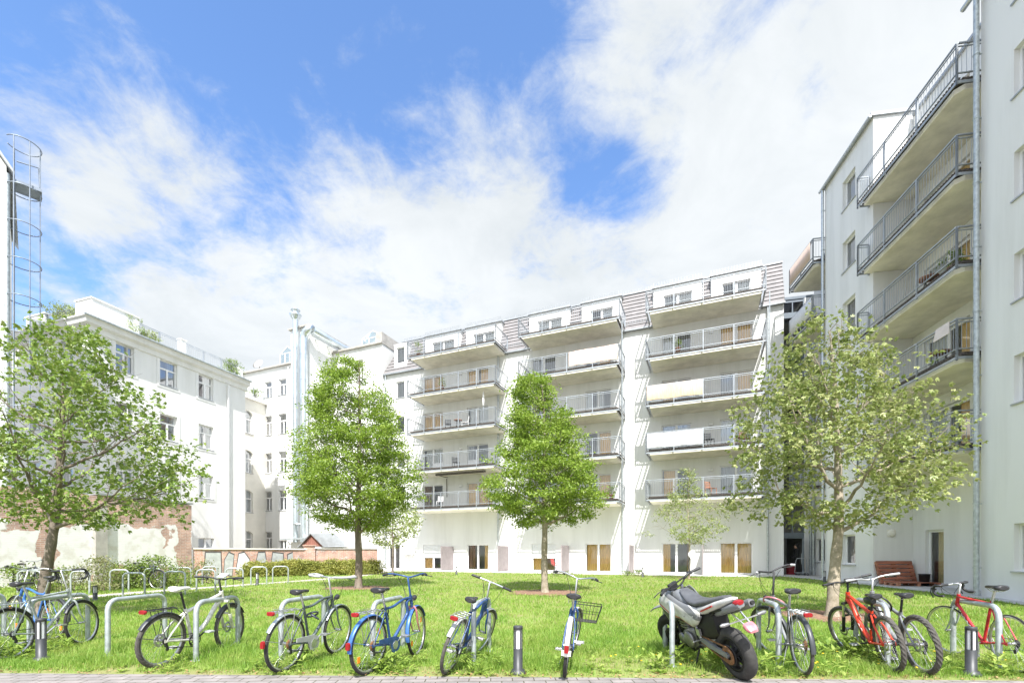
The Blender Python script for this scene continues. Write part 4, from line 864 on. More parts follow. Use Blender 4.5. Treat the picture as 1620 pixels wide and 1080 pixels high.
M['leaf_map2'] = leafmat('maple_leaf_right', (.18,.26,.06), (.32,.38,.12), (.54,.53,.26), 2.2, .4, .4)
M['leaf_pale'] = leafmat('pale_leaf', (.19,.27,.07), (.32,.39,.13), (.48,.48,.22), 3.0, .35, .4)
b1 = G(567,930); b2 = G(862,937); b3 = G(64,974); b4 = G(1316,975); b5 = G(621,909); b6 = G(1090,915)
HB = [(0,.30),(.08,.72),(.2,.95),(.36,1.0),(.5,.92),(.65,.76),(.8,.53),(.92,.29),(1,.06)]
s1 = b1.y/FPX
tree('hornbeam_tree', 'bright green conical tree with a dark trunk, left of the two on the lawn', 'tree', b1, [(0,0,0),(.02,0,1.1),(-.02,0,2.2),(.0,.05,4),(.05,0,6.2),(.02,0,8.3)], .135,
     [(t, r*97*s1) for t, r in HB], 2.1, CAMZ+302*s1, M['leaf_horn'], M['bark'], nl=26, nclump=900, per=56, sig=.155, ln=.09, wd=.58, seed=5, group='courtyard trees', rise=.42, flat=.42, gap=-.2, wob=.6, off=(-.45,0))
s1 = b2.y/FPX
H2 = [(0,.42),(.07,.75),(.16,.98),(.30,1.0),(.42,.82),(.55,.68),(.66,.60),(.78,.44),(.9,.40),(.97,.2),(1,.05)]
tree('hornbeam_tree', 'bright green tree with a narrow top in the middle of the lawn before the balconies', 'tree', b2, [(0,0,0),(-.02,0,1.1),(.0,0,2.2),(-.03,.05,3.6),(.0,0,5.2),(-.12,0,7.0)], .115,
     [(t, r*91*s1) for t, r in H2], 2.15, CAMZ+277*s1, M['leaf_horn'], M['bark2'], nl=22, nclump=640, per=56, sig=.14, ln=.086, wd=.58, seed=9, group='courtyard trees', rise=.36, flat=.42, gap=-.2, wob=.6, off=(-.25,0))
s1 = b3.y/FPX
H3 = [(0,.35),(.06,.8),(.16,1.0),(.3,.98),(.45,.86),(.6,.74),(.75,.58),(.88,.42),(1,.12)]
tree('maple_tree', 'spreading loose crowned tree by the bike hoops at the left edge', 'tree', b3, [(0,0,0),(.1,0,.8),(.24,0,1.6),(.3,.05,2.3),(.42,0,3.4),(.5,0,4.6),(.48,0,5.5)], .115,
     [(t, r*196*s1) for t, r in H3], 1.95, CAMZ+352*s1, M['leaf_map'], M['bark'], nl=17, nclump=620, per=13, sig=.115, ln=.092, wd=.72, palm=3, seed=21, group='courtyard trees', rise=.62, off=(.25,0), shell=.45, flat=.8, gap=.12)
s1 = b4.y/FPX
H4 = [(0,.25),(.07,.66),(.16,.95),(.3,1.0),(.45,.94),(.58,.78),(.72,.60),(.85,.42),(1,.1)]
tree('maple_tree', 'pale yellowish green tree with an open crown before the right-hand building', 'tree', b4, [(0,0,0),(.06,0,1.0),(.15,0,2.0),(.16,.03,3.0),(.12,0,4.2),(.02,0,5.6),(-.05,0,6.2)], .125,
     [(t, r*160*s1) for t, r in H4], 1.95, CAMZ+378*s1, M['leaf_map2'], M['bark2'], nl=17, nclump=680, per=13, sig=.11, ln=.088, wd=.72, palm=3, seed=33, group='courtyard trees', rise=.66, off=(-.1,0), shell=.4, flat=.8, gap=.05)
s1 = b5.y/FPX
tree('young_tree', 'thin young tree with a sparse pale crown beside the door on the left', 'tree', b5, [(0,0,0),(.02,0,1.5),(0,0,2.6),(.05,0,4.2)], .07,
     [(0,.6*38*s1),(.3,42*s1),(.6,44*s1),(.85,34*s1),(1,.5)], 1.6, CAMZ+78*s1, M['leaf_pale'], M['bark'], nl=10, nclump=280, per=14, sig=.16, ln=.13, wd=.6, seed=41, group='courtyard trees', rise=.4, gap=.1)
s1 = b6.y/FPX
tree('young_tree', 'thin young tree with a nearly bare top and pale leaves before the orange curtains', 'tree', b6, [(0,0,0),(.03,0,1.4),(0,0,2.2),(-.05,0,3.6),(.03,0,5.6)], .055,
     [(0,.5*50*s1),(.12,60*s1),(.4,58*s1),(.55,36*s1),(.75,14*s1),(1,6*s1)], 1.75, CAMZ+140*s1, M['leaf_pale'], M['bark2'], nl=12, nclump=280, per=14, sig=.12, ln=.10, wd=.6, seed=45, group='courtyard trees', rise=.3, gap=.15, shell=.3)
for k, (b, r) in enumerate(((b1,1.25),(b2,1.2),(b4,1.15),(b6,.6))):
    rs = np.random.RandomState(60+k); n = 26
    sheet('bark_mulch_bed', [(b.x+r*math.cos(2*math.pi*i/n)*rs.uniform(.85,1.1), b.y+r*.9*math.sin(2*math.pi*i/n)*rs.uniform(.85,1.1)) for i in range(n)], .016, M['mulch'])
BEDS = [(b1.x,b1.y,1.15),(b2.x,b2.y,1.1),(b4.x,b4.y,1.05),(b6.x,b6.y,.5)]

# ------------------------------------------------------------------ hedge and shrubs
def shrub(name, label, cat, blobs, lmat, per, sig, ln, seed, dens=60, group=None, palm=1, wd=.55):
    rs = np.random.RandomState(seed); cx = sum(b[0] for b in blobs)/len(blobs); cy = sum(b[1] for b in blobs)/len(blobs)
    root = empty(name, (cx,cy,gz(cy))); tag(root, label, cat, group); cs = []; st = MB(); ow = []
    for x, y, r, h in blobs:
        for _ in range(max(3,int(dens*r*h*2))):
            a = rs.uniform(0,6.28); q = rs.uniform()**.5; zz = h*rs.uniform(.05,1); rr = r*(1-.55*(zz/h)**2)*q*rs.uniform(.85,1.15)
            p = (x-cx+rr*math.cos(a), y-cy+rr*math.sin(a), zz); cs.append(p); ow.append((math.cos(a)*.6,math.sin(a)*.6,.7))
        for _ in range(4):
            a = rs.uniform(0,6.28); st.tube(bez((x-cx+.08*math.cos(a),y-cy+.08*math.sin(a),0),(x-cx+.15*r*math.cos(a),y-cy+.15*r*math.sin(a),h*.5),(x-cx+.6*r*math.cos(a),y-cy+.6*r*math.sin(a),h*.8),4), [.015,.012,.01,.007,.004], 5)
    st.build('stems', M['bark'], root)
    V, F = leaf_cloud(rs, np.array(cs), np.array(ow), per, sig, ln, wd, palm); npmesh('foliage', V, F, lmat, root); return root
M['leaf_hedge'] = leafmat('hedge_leaf', (.20,.24,.05), (.34,.36,.08), (.52,.47,.13), 1.6, .3, .5)
M['leaf_shrub'] = leafmat('shrub_leaf', (0.11,0.19,0.03), (0.2,0.29,0.05), (0.34,0.4,0.09), 2.0, .35, .45)
M['leaf_dull'] = leafmat('dull_shrub_leaf', (.15,.19,.06), (.26,.29,.11), (.42,.36,.22), 2.5, .3, .5)
h0, h1 = G(398,913), G(592,908.5); hb = []
rr = random.Random(8)
for i in range(15):
    t = i/14; hb.append((h0.x+(h1.x-h0.x)*t+rr.uniform(-.1,.1)-.3, h0.y+(h1.y-h0.y)*t+.7+rr.uniform(-.2,.2), rr.uniform(.75,.95), rr.uniform(.62,.85)))
shrub('hedge', 'long low yellow-green hedge along the foot of the brick wall', 'hedge', hb, M['leaf_hedge'], 22, .12, .09, 3, dens=95)
q = G(206,932); shrub('shrub', 'tall light green shrub against the plastered wall behind the bike hoops', 'shrub', [(q.x-.5,q.y+.6,.8,.9),(q.x+.3,q.y+.7,.75,1.15),(q.x+.9,q.y+.9,.6,.75),(q.x-.2,q.y+.3,.5,.65)], M['leaf_shrub'], 18, .12, .085, 5, 60, 'shrubs by the old wall')
q = G(118,937); shrub('shrub', 'dull reddish green bush just right of the left tree trunk', 'shrub', [(q.x-.6,q.y+.5,.6,.8),(q.x+.2,q.y+.7,.55,1.1),(q.x+.7,q.y+.4,.45,.7)], M['leaf_dull'], 16, .12, .075, 6, 50, 'shrubs by the old wall')
q = G(282,925); shrub('shrub', 'small ragged bush at the right end of the plastered wall', 'shrub', [(q.x-.1,q.y+.6,.5,1.0),(q.x+.5,q.y+.9,.45,.9)], M['leaf_dull'], 10, .12, .10, 7, 45, 'shrubs by the old wall')
q = G(15,940); shrub('shrub', 'low green bush at the left edge below the brick patch', 'shrub', [(q.x-.5,q.y+.9,.7,.8),(q.x+.5,q.y+1.1,.6,.7)], M['leaf_shrub'], 12, .12, .10, 8, 45, 'shrubs by the old wall')
q = G(885,911.5); shrub('shrub', 'tiny weed clump at the lawn edge near the red folding chair', 'plant', [(q.x-.2,q.y+.2,.3,.22),(q.x+.5,q.y+.2,.35,.25)], M['leaf_shrub'], 10, .06, .08, 12, 90, 'weed clumps at the lawn edge')
q = G(1002,911.5); shrub('shrub', 'weed clump below the mauve screen left of the low bollard light', 'plant', [(q.x-.3,q.y+.3,.35,.28),(q.x+.3,q.y+.3,.45,.35)], M['leaf_shrub'], 10, .06, .08, 13, 90, 'weed clumps at the lawn edge')
# roof terrace planting
def rplant(label, u, v, z, r, h, seed, mt='leaf_pale'):
    p = F3.p(u, v); rs = np.random.RandomState(seed); root = empty('roof_plant', (p.x,p.y,z)); tag(root, label, 'plant', 'plants on the roof terrace')
    MB().lathe([(.14,0),(.2,.3),(.22,.3),(.22,.34),(.15,.34)], n=12).build('pot', M['stone'], root)
    n = max(20,int(160*r*h)); cs = np.stack([rs.normal(size=n)*r*.5, rs.normal(size=n)*r*.5, .35+h*rs.uniform(0,1,n)],1); ow = np.stack([cs[:,0],cs[:,1],np.full(n,.3)],1)
    s = MB()
    for i in range(0, n, 4): s.tube([(0,0,.3),tuple(cs[i]*.5+np.array([0,0,.2])),tuple(cs[i])], [.012,.009,.005], 4)
    s.build('stems', M['bark'], root); V, F = leaf_cloud(rs, cs, ow, 12, .1, .11, .5); npmesh('foliage', V, F, M[mt], root)
ZT3 = ZC+.2
rplant('wide feathery plant behind the railing at the terrace end near the ladder', .55, 3.4, ZT3, .75, 1.1, 1)
rplant('low potted plant beside the first white parapet on the terrace end', .7, 2.1, ZT3, .45, .8, 2)
rplant('trailing plant at the first railing post past the white parapet', PU+.6, .55, ZT3, .35, .45, 3)
rplant('straggly plants along the middle of the terrace railing', (PU+um)/2+.4, .6, ZT3, .5, .5, 4)
rplant('round green bush just past the middle pillar of the terrace railing', um+1.6, .7, ZT3, .55, .95, 5, 'leaf_map')
rplant('small plant between the round bush and the far end of the terrace', um+3.0, .6, ZT3, .35, .5, 6)
rplant('tallest bush at the far end of the terrace railing', W3-.7, .6, ZT3, .6, 1.0, 7, 'leaf_shrub')
F3b = F3; F3 = FB
rplant('round topped plant on the lower bay roof', .4, .6, 15.25, .4, 1.0, 8, 'leaf_shrub'); rplant('drooping plant at the outer corner of the lower bay roof', 1.9, .3, 15.2, .5, .6, 9, 'leaf_shrub'); F3 = F3b

# ------------------------------------------------------------------ bike hoops and bollard lights
def hoop(a, b, label, h=.76, r=.033, grp='bike hoops'):
    L = math.hypot(b.x-a.x, b.y-a.y); o = empty('bike_hoop', (a.x,a.y,gz(a.y)), math.atan2(b.y-a.y, b.x-a.x)); tag(o, label, 'bike rack', grp)
    R = .13; pts = [(0,0,-.1),(0,0,h-R)]+[(R-R*math.cos(t),0,h-R+R*math.sin(t)) for t in (.4,.8,1.2)]+[(R,0,h),(L-R,0,h)]+[(L-R+R*math.sin(t),0,h-R+R*math.cos(t)) for t in (.4,.8,1.2)]+[(L,0,h-R),(L,0,-.1)]
    MB().tube(pts, r, 12).build('tube', M['galv_old'], o); m = MB()
    for x in (0,L): m.lathe([(r*1.02,0),(.06,0),(.06,.012),(r*1.02,.012)], (x,0,.0), n=14)
    m.build('foot_plate', M['galv_old'], o); return o
V2 = lambda x, y: Vector((x,y,gz(y)))
fh = [((-8.2,6.6),(-8.15,7.5),'galvanised hoop cut by the left edge beside the blue bicycle'),((-6.7,6.5),(-6.73,7.42),'galvanised hoop straddled by the grey drop bar bicycle and the left bollard'),((-5.53,6.4),(-5.42,7.3),'empty galvanised hoop between the left bollard and the white mountain bike'),
      ((-4.12,6.1),(-4.08,6.96),'galvanised hoop in front of the white mountain bike'),((-3.06,6.2),(-2.86,7.1),'galvanised hoop behind the grey green trekking bicycle'),((-1.8,6.05),(-1.62,6.95),'galvanised hoop behind the dark blue city bicycle'),
      ((-.48,5.85),(-.33,6.72),'galvanised hoop holding the bicycle that leans right'),((1.985,5.8),(2.18,6.66),'galvanised hoop against which the motorcycle leans'),((3.26,5.72),(3.47,6.58),'galvanised hoop wrapped with a pink cable lock'),
      ((4.59,5.72),(4.85,6.6),'galvanised hoop between the red and grey mountain bikes'),((5.83,5.6),(6.13,6.5),'galvanised hoop behind the red racing bicycle')]
for a, b, l in fh: hoop(V2(*a), V2(*b), l)
bk = [(28,65,939,'first from the left'),(46,68,934,'second from the left, half behind the tree'),(112,141.5,940,'third from the left, behind the drop handlebars'),(174,203.5,935.5,'fourth from the left, before the green shrub'),(194.5,229,945,'fifth from the left and nearest of all'),(228.5,255,931,'sixth from the left, beside the leaning bicycle'),(260,293,941,'seventh from the left and second nearest'),
      (278,302,927.5,'eighth from the left, against the plastered wall end'),(311,340.5,935,'ninth from the left, above the white saddle'),(320,343.5,924,'tenth from the left, under the graffiti wall'),(357,384.5,930,'eleventh from the left, left of the hedge'),(397,422,925,'second from the right, before the hedge'),(431.5,456,923,'rightmost, before the hedge')]
for x0, x1, y, l in bk: hoop(G(x0,y), G(x1,y-.6), 'pale hoop along the gravel path, '+l, h=.72, r=.026, grp='bike hoops along the gravel path')
M['anthracite'] = pm('anthracite_paint', (.055,.058,.063), .45, .2, var=.15, scale=8); M['opal'] = pm('opal_acrylic', (.78,.78,.80), .3, var=.03)
def bollard(p, label, h=.56, r=.054):
    o = empty('bollard_light', tuple(p)); tag(o, label, 'bollard', 'bollard lights'); k = r
    m = MB(); m.lathe([(.0,0),(k*1.7,0),(k*1.7,.025),(k*1.45,.035),(k*1.4,.055),(k,.06),(k,h*.53),(k*.97,h*.535)], n=24); m.lathe([(k*.97,h*.93),(k*1.02,h*.935),(k*1.02,h*.985),(k*.95,h),(.0,h)], n=24); m.lathe([(.0,h*.93),(k*.97,h*.93)], n=24); m.lathe([(k*.97,h*.535),(0,h*.535)], n=24)
    for i in range(5): a = i*2*math.pi/5+.3; m.bar((k*.9*math.cos(a),k*.9*math.sin(a),h*.53),(k*.9*math.cos(a),k*.9*math.sin(a),h*.94),.014,.014)
    m.build('post', M['anthracite'], o); MB().lathe([(k*.72,h*.535),(k*.72,h*.93)], n=20).build('diffuser', M['opal'], o); return o
bollard(V2(-6.12,6.08), 'dark grey bollard light before the grey drop bar bicycle'); bollard(V2(.07,5.44), 'dark grey bollard light standing between the leaning bicycle and the basket bicycle'); bollard(V2(5.28,5.38), 'dark grey bollard light before the red racing bicycle')
for px, y, l in ((150.5,950,'small bollard light by the path under the drop handlebars'),(407,925.5,'tiny bollard light before the hedge between two hoops'),(722,909,'tiny bollard light at the lawn edge left of the middle tree'),(1016.7,912.5,'tiny bollard light at the lawn edge left of the young bare tree'),(1304.5,921,'tiny bollard light at the walkway behind the right tree trunk')):
    bollard(G(px,y), l, .5 if px > 160 else .42)

# ------------------------------------------------------------------ smaller things by the houses
M['pallet'] = pm('reddish_pallet_wood', (.34,.125,.075), .85, var=.4, scale=6, bump=.4, bscale=40, stretch=(.2,1,1)); M['pallet_l'] = pm('pale_pallet_wood', (.42,.20,.12), .85, var=.3, scale=6, stretch=(.2,1,1))
def pallet(label, loc, rz, rx, W=1.2, D=.95):
    o = empty('pallet', loc, rz, rx); tag(o, label, 'pallet', 'reddish wooden pallets')
    for i in range(6): t = i/5*(D-.13); MB().box(0,t,.115,W,t+.13,.14).build('board', M['pallet'], o, bevel=.004)
    for x in (0,W/2-.05,W-.1):
        m = MB(); m.box(x,.004,.09,x+.1,D-.004,.1145)
        for y in (0.01,D/2-.06,D-.13): m.box(x,y,.015,x+.1,y+.12,.0895)
        m.box(x,0.002,0,x+.1,D-.002,.0145); m.build('bearer', M['pallet_l'], o)
    return o
pe = F2.p(-5.19,.12)                                             # the end wall of the projecting block
ang = F2.a+math.pi/2
pp = F2.p(-4.86,.04); pallet('reddish wooden pallet leaning upright on the wall beside the bucket', (pp.x,pp.y,.17), ang, R_(68), 1.3, .95)
pp = F2.p(-3.78,.06); pallet('reddish wooden pallet lying flat in front of the leaning one', (pp.x,pp.y,.17), ang, 0, 1.45, .85)
bp_ = F2.p(-4.35,1.52); bk_ = empty('bucket', (F2.p(-4.3,1.28).x,F2.p(-4.3,1.28).y,.17)); tag(bk_, 'dark grey plastic bucket behind the flat pallet', 'bucket')
MB().lathe([(0,0),(.14,0),(.175,.42),(.19,.42),(.19,.45),(.165,.45),(.135,.03),(0,.03)], n=20).build('body', M['anthracite'], bk_); MB().tube(arc((0,0,.44),.18,0,math.pi,12,(1,0,0),(0,-.8,-.25)), .006, 5).build('handle', M['galv'], bk_)
# trolley and red crate at the entrance
q = FL.p(FL.u(1268,-.7),-.7); tl = empty('trolley', (q.x,q.y,.17), FL.a); tag(tl, 'silver folding hand trolley standing outside the stairwell door', 'trolley')
MB().box(-.3,-.25,.12,.35,.25,.16).build('platform', M['galv'], tl, bevel=.01); MB().tube([(-.28,.22,.16),(-.2,.24,.85),(-.15,.24,.95),(.3,.24,.95),(.34,.24,.85),(.33,.22,.16)], .016, 6).build('handle', M['galv'], tl)
m = MB(); m.bar((.5,.2,.02),(.8,.24,.9),.03,.03); m.bar((.6,-.1,.02),(.85,.1,.8),.03,.03); m.build('side_frame', M['galv'], tl)
for x in (-.2,.25):
    for y in (-.2,.2): MB().torus((x,y,.06),.042,.018,(0,1,0),16,6).build('wheel', M['anthracite'], tl)
q = FL.p(FL.u(1251.5,.25),.25); cr = empty('crate', (q.x,q.y,.16), FL.a+.2); tag(cr, 'dark red crate standing in the doorway beside the person', 'crate')
m = MB(); m.box(-.2,-.15,0,.2,.15,.62); m.build('body', pm('dark_red_plastic', (.25,.02,.03), .5), cr, bevel=.02)
for z in (.2,.4,.6): MB().box(-.21,-.16,z-.02,.21,.16,z+.02).build('rim', pm('dark_red_rim', (.2,.015,.02), .5), cr)
# person in the doorway: one continuous skinned body
def person(label, p, rz):
    o = empty('person', tuple(p), rz); tag(o, label, 'person')
    J = dict(pel=(0,0,.95,.115),sp=(.0,0,1.15,.115),ch=(.02,0,1.38,.135),nk=(.03,0,1.53,.055),hd=(.05,0,1.60,.078),ht=(.055,0,1.72,.085),
             hl=(0,.09,.92,.085),kl=(.06,.10,.52,.058),al=(-.02,.10,.09,.042),tl=(.13,.11,.035,.03),hr=(0,-.09,.92,.085),kr=(.02,-.10,.52,.058),ar=(-.1,-.10,.09,.042),tr=(.05,-.11,.035,.03),
             sl=(.01,.17,1.42,.062),el=(.02,.22,1.14,.043),wl=(.20,.17,1.0,.032),fl=(.28,.15,.99,.026),sr=(.01,-.17,1.42,.062),er=(.02,-.22,1.14,.043),wr=(.20,-.17,1.02,.032),fr=(.28,-.15,1.01,.026))
    E = ['pel-sp','sp-ch','ch-nk','nk-hd','hd-ht','pel-hl','hl-kl','kl-al','al-tl','pel-hr','hr-kr','kr-ar','ar-tr','ch-sl','sl-el','el-wl','wl-fl','ch-sr','sr-er','er-wr','wr-fr']
    k = list(J); me = bpy.data.meshes.new('body'); me.from_pydata([J[x][:3] for x in k], [tuple(k.index(y) for y in e.split('-')) for e in E], [])
    b = bpy.data.objects.new('body', me); C.objects.link(b); b.parent = o; b.modifiers.new('skin','SKIN'); b.modifiers.new('sub','SUBSURF').levels = 2; b.modifiers['sub'].render_levels = 2
    for i, x in enumerate(k): sv = me.skin_vertices[0].data[i]; sv.radius = (J[x][3],J[x][3]); sv.use_root = x == 'pel'
    m, nt, pb, N, L = newmat('dark_clothing'); tc = N.new('ShaderNodeTexCoord'); sp = N.new('ShaderNodeSeparateXYZ'); L.new(tc.outputs['Object'], sp.inputs[0])
    g = N.new('ShaderNodeMath'); g.operation = 'GREATER_THAN'; g.inputs[1].default_value = 1.54; L.new(sp.outputs[2], g.inputs[0]); mx = N.new('ShaderNodeMix'); mx.data_type = 'RGBA'
    mx.inputs['A'].default_value = (.02,.02,.022,1); mx.inputs['B'].default_value = (.45,.28,.2,1); L.new(g.outputs[0], mx.inputs['Factor']); L.new(mx.outputs['Result'], pb.inputs['Base Color']); pb.inputs['Roughness'].default_value = .8; me.materials.append(m)
    h = MB(); h.loft([((-.01,0,z),w,d,(0,1,0),(1,0,0)) for z, w, d in ((1.60,.05,.04),(1.66,.088,.085),(1.74,.095,.1),(1.80,.07,.075),(1.82,.02,.02))], n=12); h.build('hair', M['dark'], o)
    n_ = MB(); n_.loft([((.135,0,1.68),.012,.01,(0,1,0),(1,0,0)),((.15,0,1.655),.018,.014,(0,1,0),(1,0,0)),((.13,0,1.645),.015,.01,(0,1,0),(1,0,0))], n=8); n_.build('nose', m, o)
    return o
q = FL.p(FL.u(1260,.15),.15); person('person in dark clothes standing in the open stairwell doorway', (q.x,q.y,.17), FL.a+math.pi)
# red folding chair before the shutter
q = F1.p(F1.u(880,-1.2),-1.2); ch = empty('folding_chair', (q.x,q.y,.17), F1.a+2.4); tag(ch, 'red folding chair on the terrace right of the middle tree', 'chair')
MB().box(-.2,-.2,.42,.2,.2,.45).build('seat', M['red'], ch, bevel=.01); m = MB(); m.add([(-.2,.2,.5),(.2,.2,.5),(.2,.32,.9),(-.2,.32,.9)],[(0,1,2,3)]); m.extr([(-.2,.21,.5),(.2,.21,.5),(.2,.33,.9),(-.2,.33,.9)],(0,.02,0)); m.build('backrest', M['red'], ch)
for s in (-1,1): MB().bar((s*.19,-.2,0),(s*.19,.33,.9),.025,.025).build('leg', M['galv'], ch); MB().bar((s*.17,.25,0),(s*.17,-.18,.42),.025,.025).build('leg', M['galv'], ch)
# things hung on and standing on the balconies
def mat_on(label, name, cat, u0, u1, fl, mt, z0=.42, z1=1.26, vv=-2.16, amp=.012):
    z = ZB[fl]; o = MB(); n = int((u1-u0)/.06); vs = []
    for i in range(n+1):
        u = u0+(u1-u0)*i/n; y = vv+amp*math.sin(u*9)+amp*.6*math.sin(u*23); vs += [(u,y,z+z0+.015*math.sin(u*4)),(u,y,z+z1+.01*math.sin(u*3+1)),(u,y+.012,z+z0),(u,y+.012,z+z1)]
    for i in range(n):
        a = 4*i; o.add([], []); o.f += [(a,a+4,a+5,a+1),(a+2,a+3,a+7,a+6),(a+1,a+5,a+7,a+3)]; o.m += [0]*3; o.s += [True]*3
    o.v = [tuple(v) for v in vs]; ob_ = o.build(name, M[mt]); ob_.location = (F1.o.x,F1.o.y,0); ob_.rotation_euler = (0,0,F1.a); tag(ob_, label, cat, 'mats and cloths on balcony railings')
mat_on('tan reed privacy mat tied along half a balcony railing', 'privacy_mat', 'mat', -.12, 2.95, 2, 'tan'); mat_on('white cloth hung along half a balcony railing below the reed mat', 'balcony_cloth', 'cloth', -.1, 2.95, 1, 'cloth', .4, 1.22)
mat_on('pale pinkish mat on the right half of a middle column balcony', 'privacy_mat', 'mat', -4.9, -1.85, 3, 'pink', .4, 1.3)
def on2(label, a, b, z, mt, grp):
    o = MB(); n = 30; vs = []
    for i in range(n+1):
        t = i/n; x = a[0]+(b[0]-a[0])*t; y = a[1]+(b[1]-a[1])*t-.0; vs += [(x+.012*math.sin(t*30),y-.03,z+.38),(x+.01*math.sin(t*30+1),y-.03,z+1.24)]
    o.add(vs, [(2*i,2*i+2,2*i+3,2*i+1) for i in range(n)], 0, True); q = o.build('balcony_cloth', M[mt]); sm = q.modifiers.new('s','SOLIDIFY'); sm.thickness = .01
    q.location = (F2.o.x,F2.o.y,0); q.rotation_euler = (0,0,F2.a); tag(q, label, 'cloth', grp)
on2('pinkish brown screen on the topmost far balcony by the stairwell', (-11.7,-.47), (-9.4,-.47), RZ[4], 'pink', 'screens on the right-hand balconies'); on2('white screen on the second far balcony by the stairwell', (-11.7,-.47), (-9.3,-.47), RZ[3], 'cloth', 'screens on the right-hand balconies')
q_ = MB(); q_.add([(-1.15,-.51,RZ[1]+.95),(-.5,-.51,RZ[1]+.95),(-.5,-.5,RZ[1]+1.32),(-1.05,-.5,RZ[1]+1.32)], [(0,1,2,3)]); q2 = q_.build('towel', M['mauve_sheet']); q2.modifiers.new('s','SOLIDIFY').thickness = .015; q2.location = (F2.o.x,F2.o.y,0); q2.rotation_euler = (0,0,F2.a); tag(q2, 'pale pink towel hung over the railing of a right-hand balcony', 'towel')
def bistro(label, u, v, z, F, rz=0):
    p = F.p(u,v); o = empty('bistro_table', (p.x,p.y,z), F.a+rz); tag(o, label, 'table', 'tables on the balconies')
    MB().lathe([(0,.70),(.3,.70),(.3,.725),(0,.725)], n=18).build('table_top', M['pallet_l'], o)
    for a in (.5,2.6,4.7): MB().bar((.24*math.cos(a),.24*math.sin(a),0),(.12*math.cos(a+.6),.12*math.sin(a+.6),.7),.03,.03).build('leg', M['anthracite'], o)
def bchair(label, u, v, z, F, rz, mt):
    p = F.p(u,v); o = empty('balcony_chair', (p.x,p.y,z), F.a+rz); tag(o, label, 'chair', 'chairs on the balconies')
    MB().box(-.21,-.21,.42,.21,.21,.45).build('seat', M[mt], o, bevel=.01); m = MB()
    for i in range(4): m.bar((-.2,.22+.02*i,.52+.1*i),(.2,.22+.02*i,.52+.1*i),.02,.06)
    m.build('backrest', M[mt], o)
    for x in (-.19,.19): MB().bar((x,-.2,0),(x,-.19,.42),.03,.03).build('leg', M[mt], o); MB().bar((x,.24,0),(x,.3,.88),.03,.03).build('leg', M[mt], o)
ck = iter([('dark chair on the left column balcony at mid height',-14.2,-1.3,2,.6,'anthracite'),('white chair on the left column balcony at mid height',-12.9,-1.2,2,-1.0,'pvc'),('dark chair on the second lowest left column balcony',-13.6,-1.2,1,.9,'anthracite'),('white chair by the railing of the lowest left column balcony',-14.9,-1.3,0,.3,'pvc'),
           ('brown chair on the second lowest middle column balcony',-5.0,-1.2,1,.3,'pallet_l'),('black chair on the right column balcony beside the white cloth',3.3,-1.5,1,.4,'anthracite'),('brown chair on the right column second lowest balcony',4.9,-1.3,1,-.6,'pallet_l'),('dark chair on the lowest right column balcony',3.4,-1.2,0,.8,'pallet_l')])
for l, u, v, fl, rz, mt in ck: bchair(l, u, v, ZB[fl]+.3, F1, rz, mt)
bistro('round table between two chairs on a left column balcony', -13.5, -1.1, ZB[2]+.3, F1); bistro('round table on a right-hand building balcony behind the railing', -2.2, .4, RZ[1]+.3, F2); bistro('round table on the middle height right-hand balcony', -2.6, .3, RZ[2]+.3, F2)
pr = F1.p(-11.2,-1.6); po = empty('parasol', (pr.x,pr.y,ZB[2]+.3)); tag(po, 'closed pale parasol standing on a left column balcony', 'parasol'); MB().tube([(0,0,0),(0,0,2.35)],.02,8).build('pole', M['rail'], po); MB().lathe([(.03,1.3),(.07,1.35),(.09,1.7),(.05,2.2),(.015,2.33)], n=12).build('canopy', M['cloth'], po); MB().lathe([(0,0),(.22,0),(.22,.06),(.04,.1)], n=16).build('base', M['stone'], po)

# pots on the balconies
def bpot(label, F, u, v, z, r, h, seed, mt):
    p = F.p(u, v); rs = np.random.RandomState(seed); root = empty('potted_plant', (p.x,p.y,z)); tag(root, label, 'plant', 'potted plants on the balconies')
    MB().lathe([(0,0),(.11,0),(.15,.24),(.165,.24),(.165,.27),(.14,.27),(.0,.25)], n=14).build('pot', M['pallet_l'], root)
    n = 26; cs = np.stack([rs.normal(size=n)*r*.5, rs.normal(size=n)*r*.5, .3+h*rs.uniform(0,1,n)],1); ow = np.stack([cs[:,0],cs[:,1],np.full(n,.3)],1); s = MB()
    for i in range(0, n, 3): s.tube([(0,0,.2),tuple(cs[i]*.5+np.array([0,0,.15])),tuple(cs[i])], [.008,.006,.004], 4)
    s.build('stems', M['bark'], root); V, F_ = leaf_cloud(rs, cs, ow, 10, .06, .08, .5); npmesh('foliage', V, F_, M[mt], root)
for k, (l, u, v, fl, r, h) in enumerate((('bushy pot plant beside the chair below the reed mat',5.2,-1.7,1,.3,.5),('tall pot plant at the left end of the highest left column balcony',-16.6,-1.5,4,.3,.9),('pot plant by the right end of the lowest left column balcony',-10.6,-1.7,0,.3,.6),('pot plant at the railing of the right column balcony above the reed mat',1.6,-1.8,3,.25,.5),
        ('leafy pot plant at the railing of the second highest left column balcony',-14.4,-1.8,3,.3,.5),('pot plant in the right corner of the lowest middle column balcony',-2.3,-1.7,0,.3,.7))): bpot(l, F1, u, v, ZB[fl]+.31, r, h, 70+k, 'leaf_shrub')
bpot('pot plant behind the railing of the middle right-hand balcony', F2, -1.2, .1, RZ[2]+.31, .3, .5, 90, 'leaf_map'); bpot('pot plant at the far end of the lowest right-hand balcony', F2, -4.4, .1, RZ[0]+.31, .3, .6, 91, 'leaf_map')
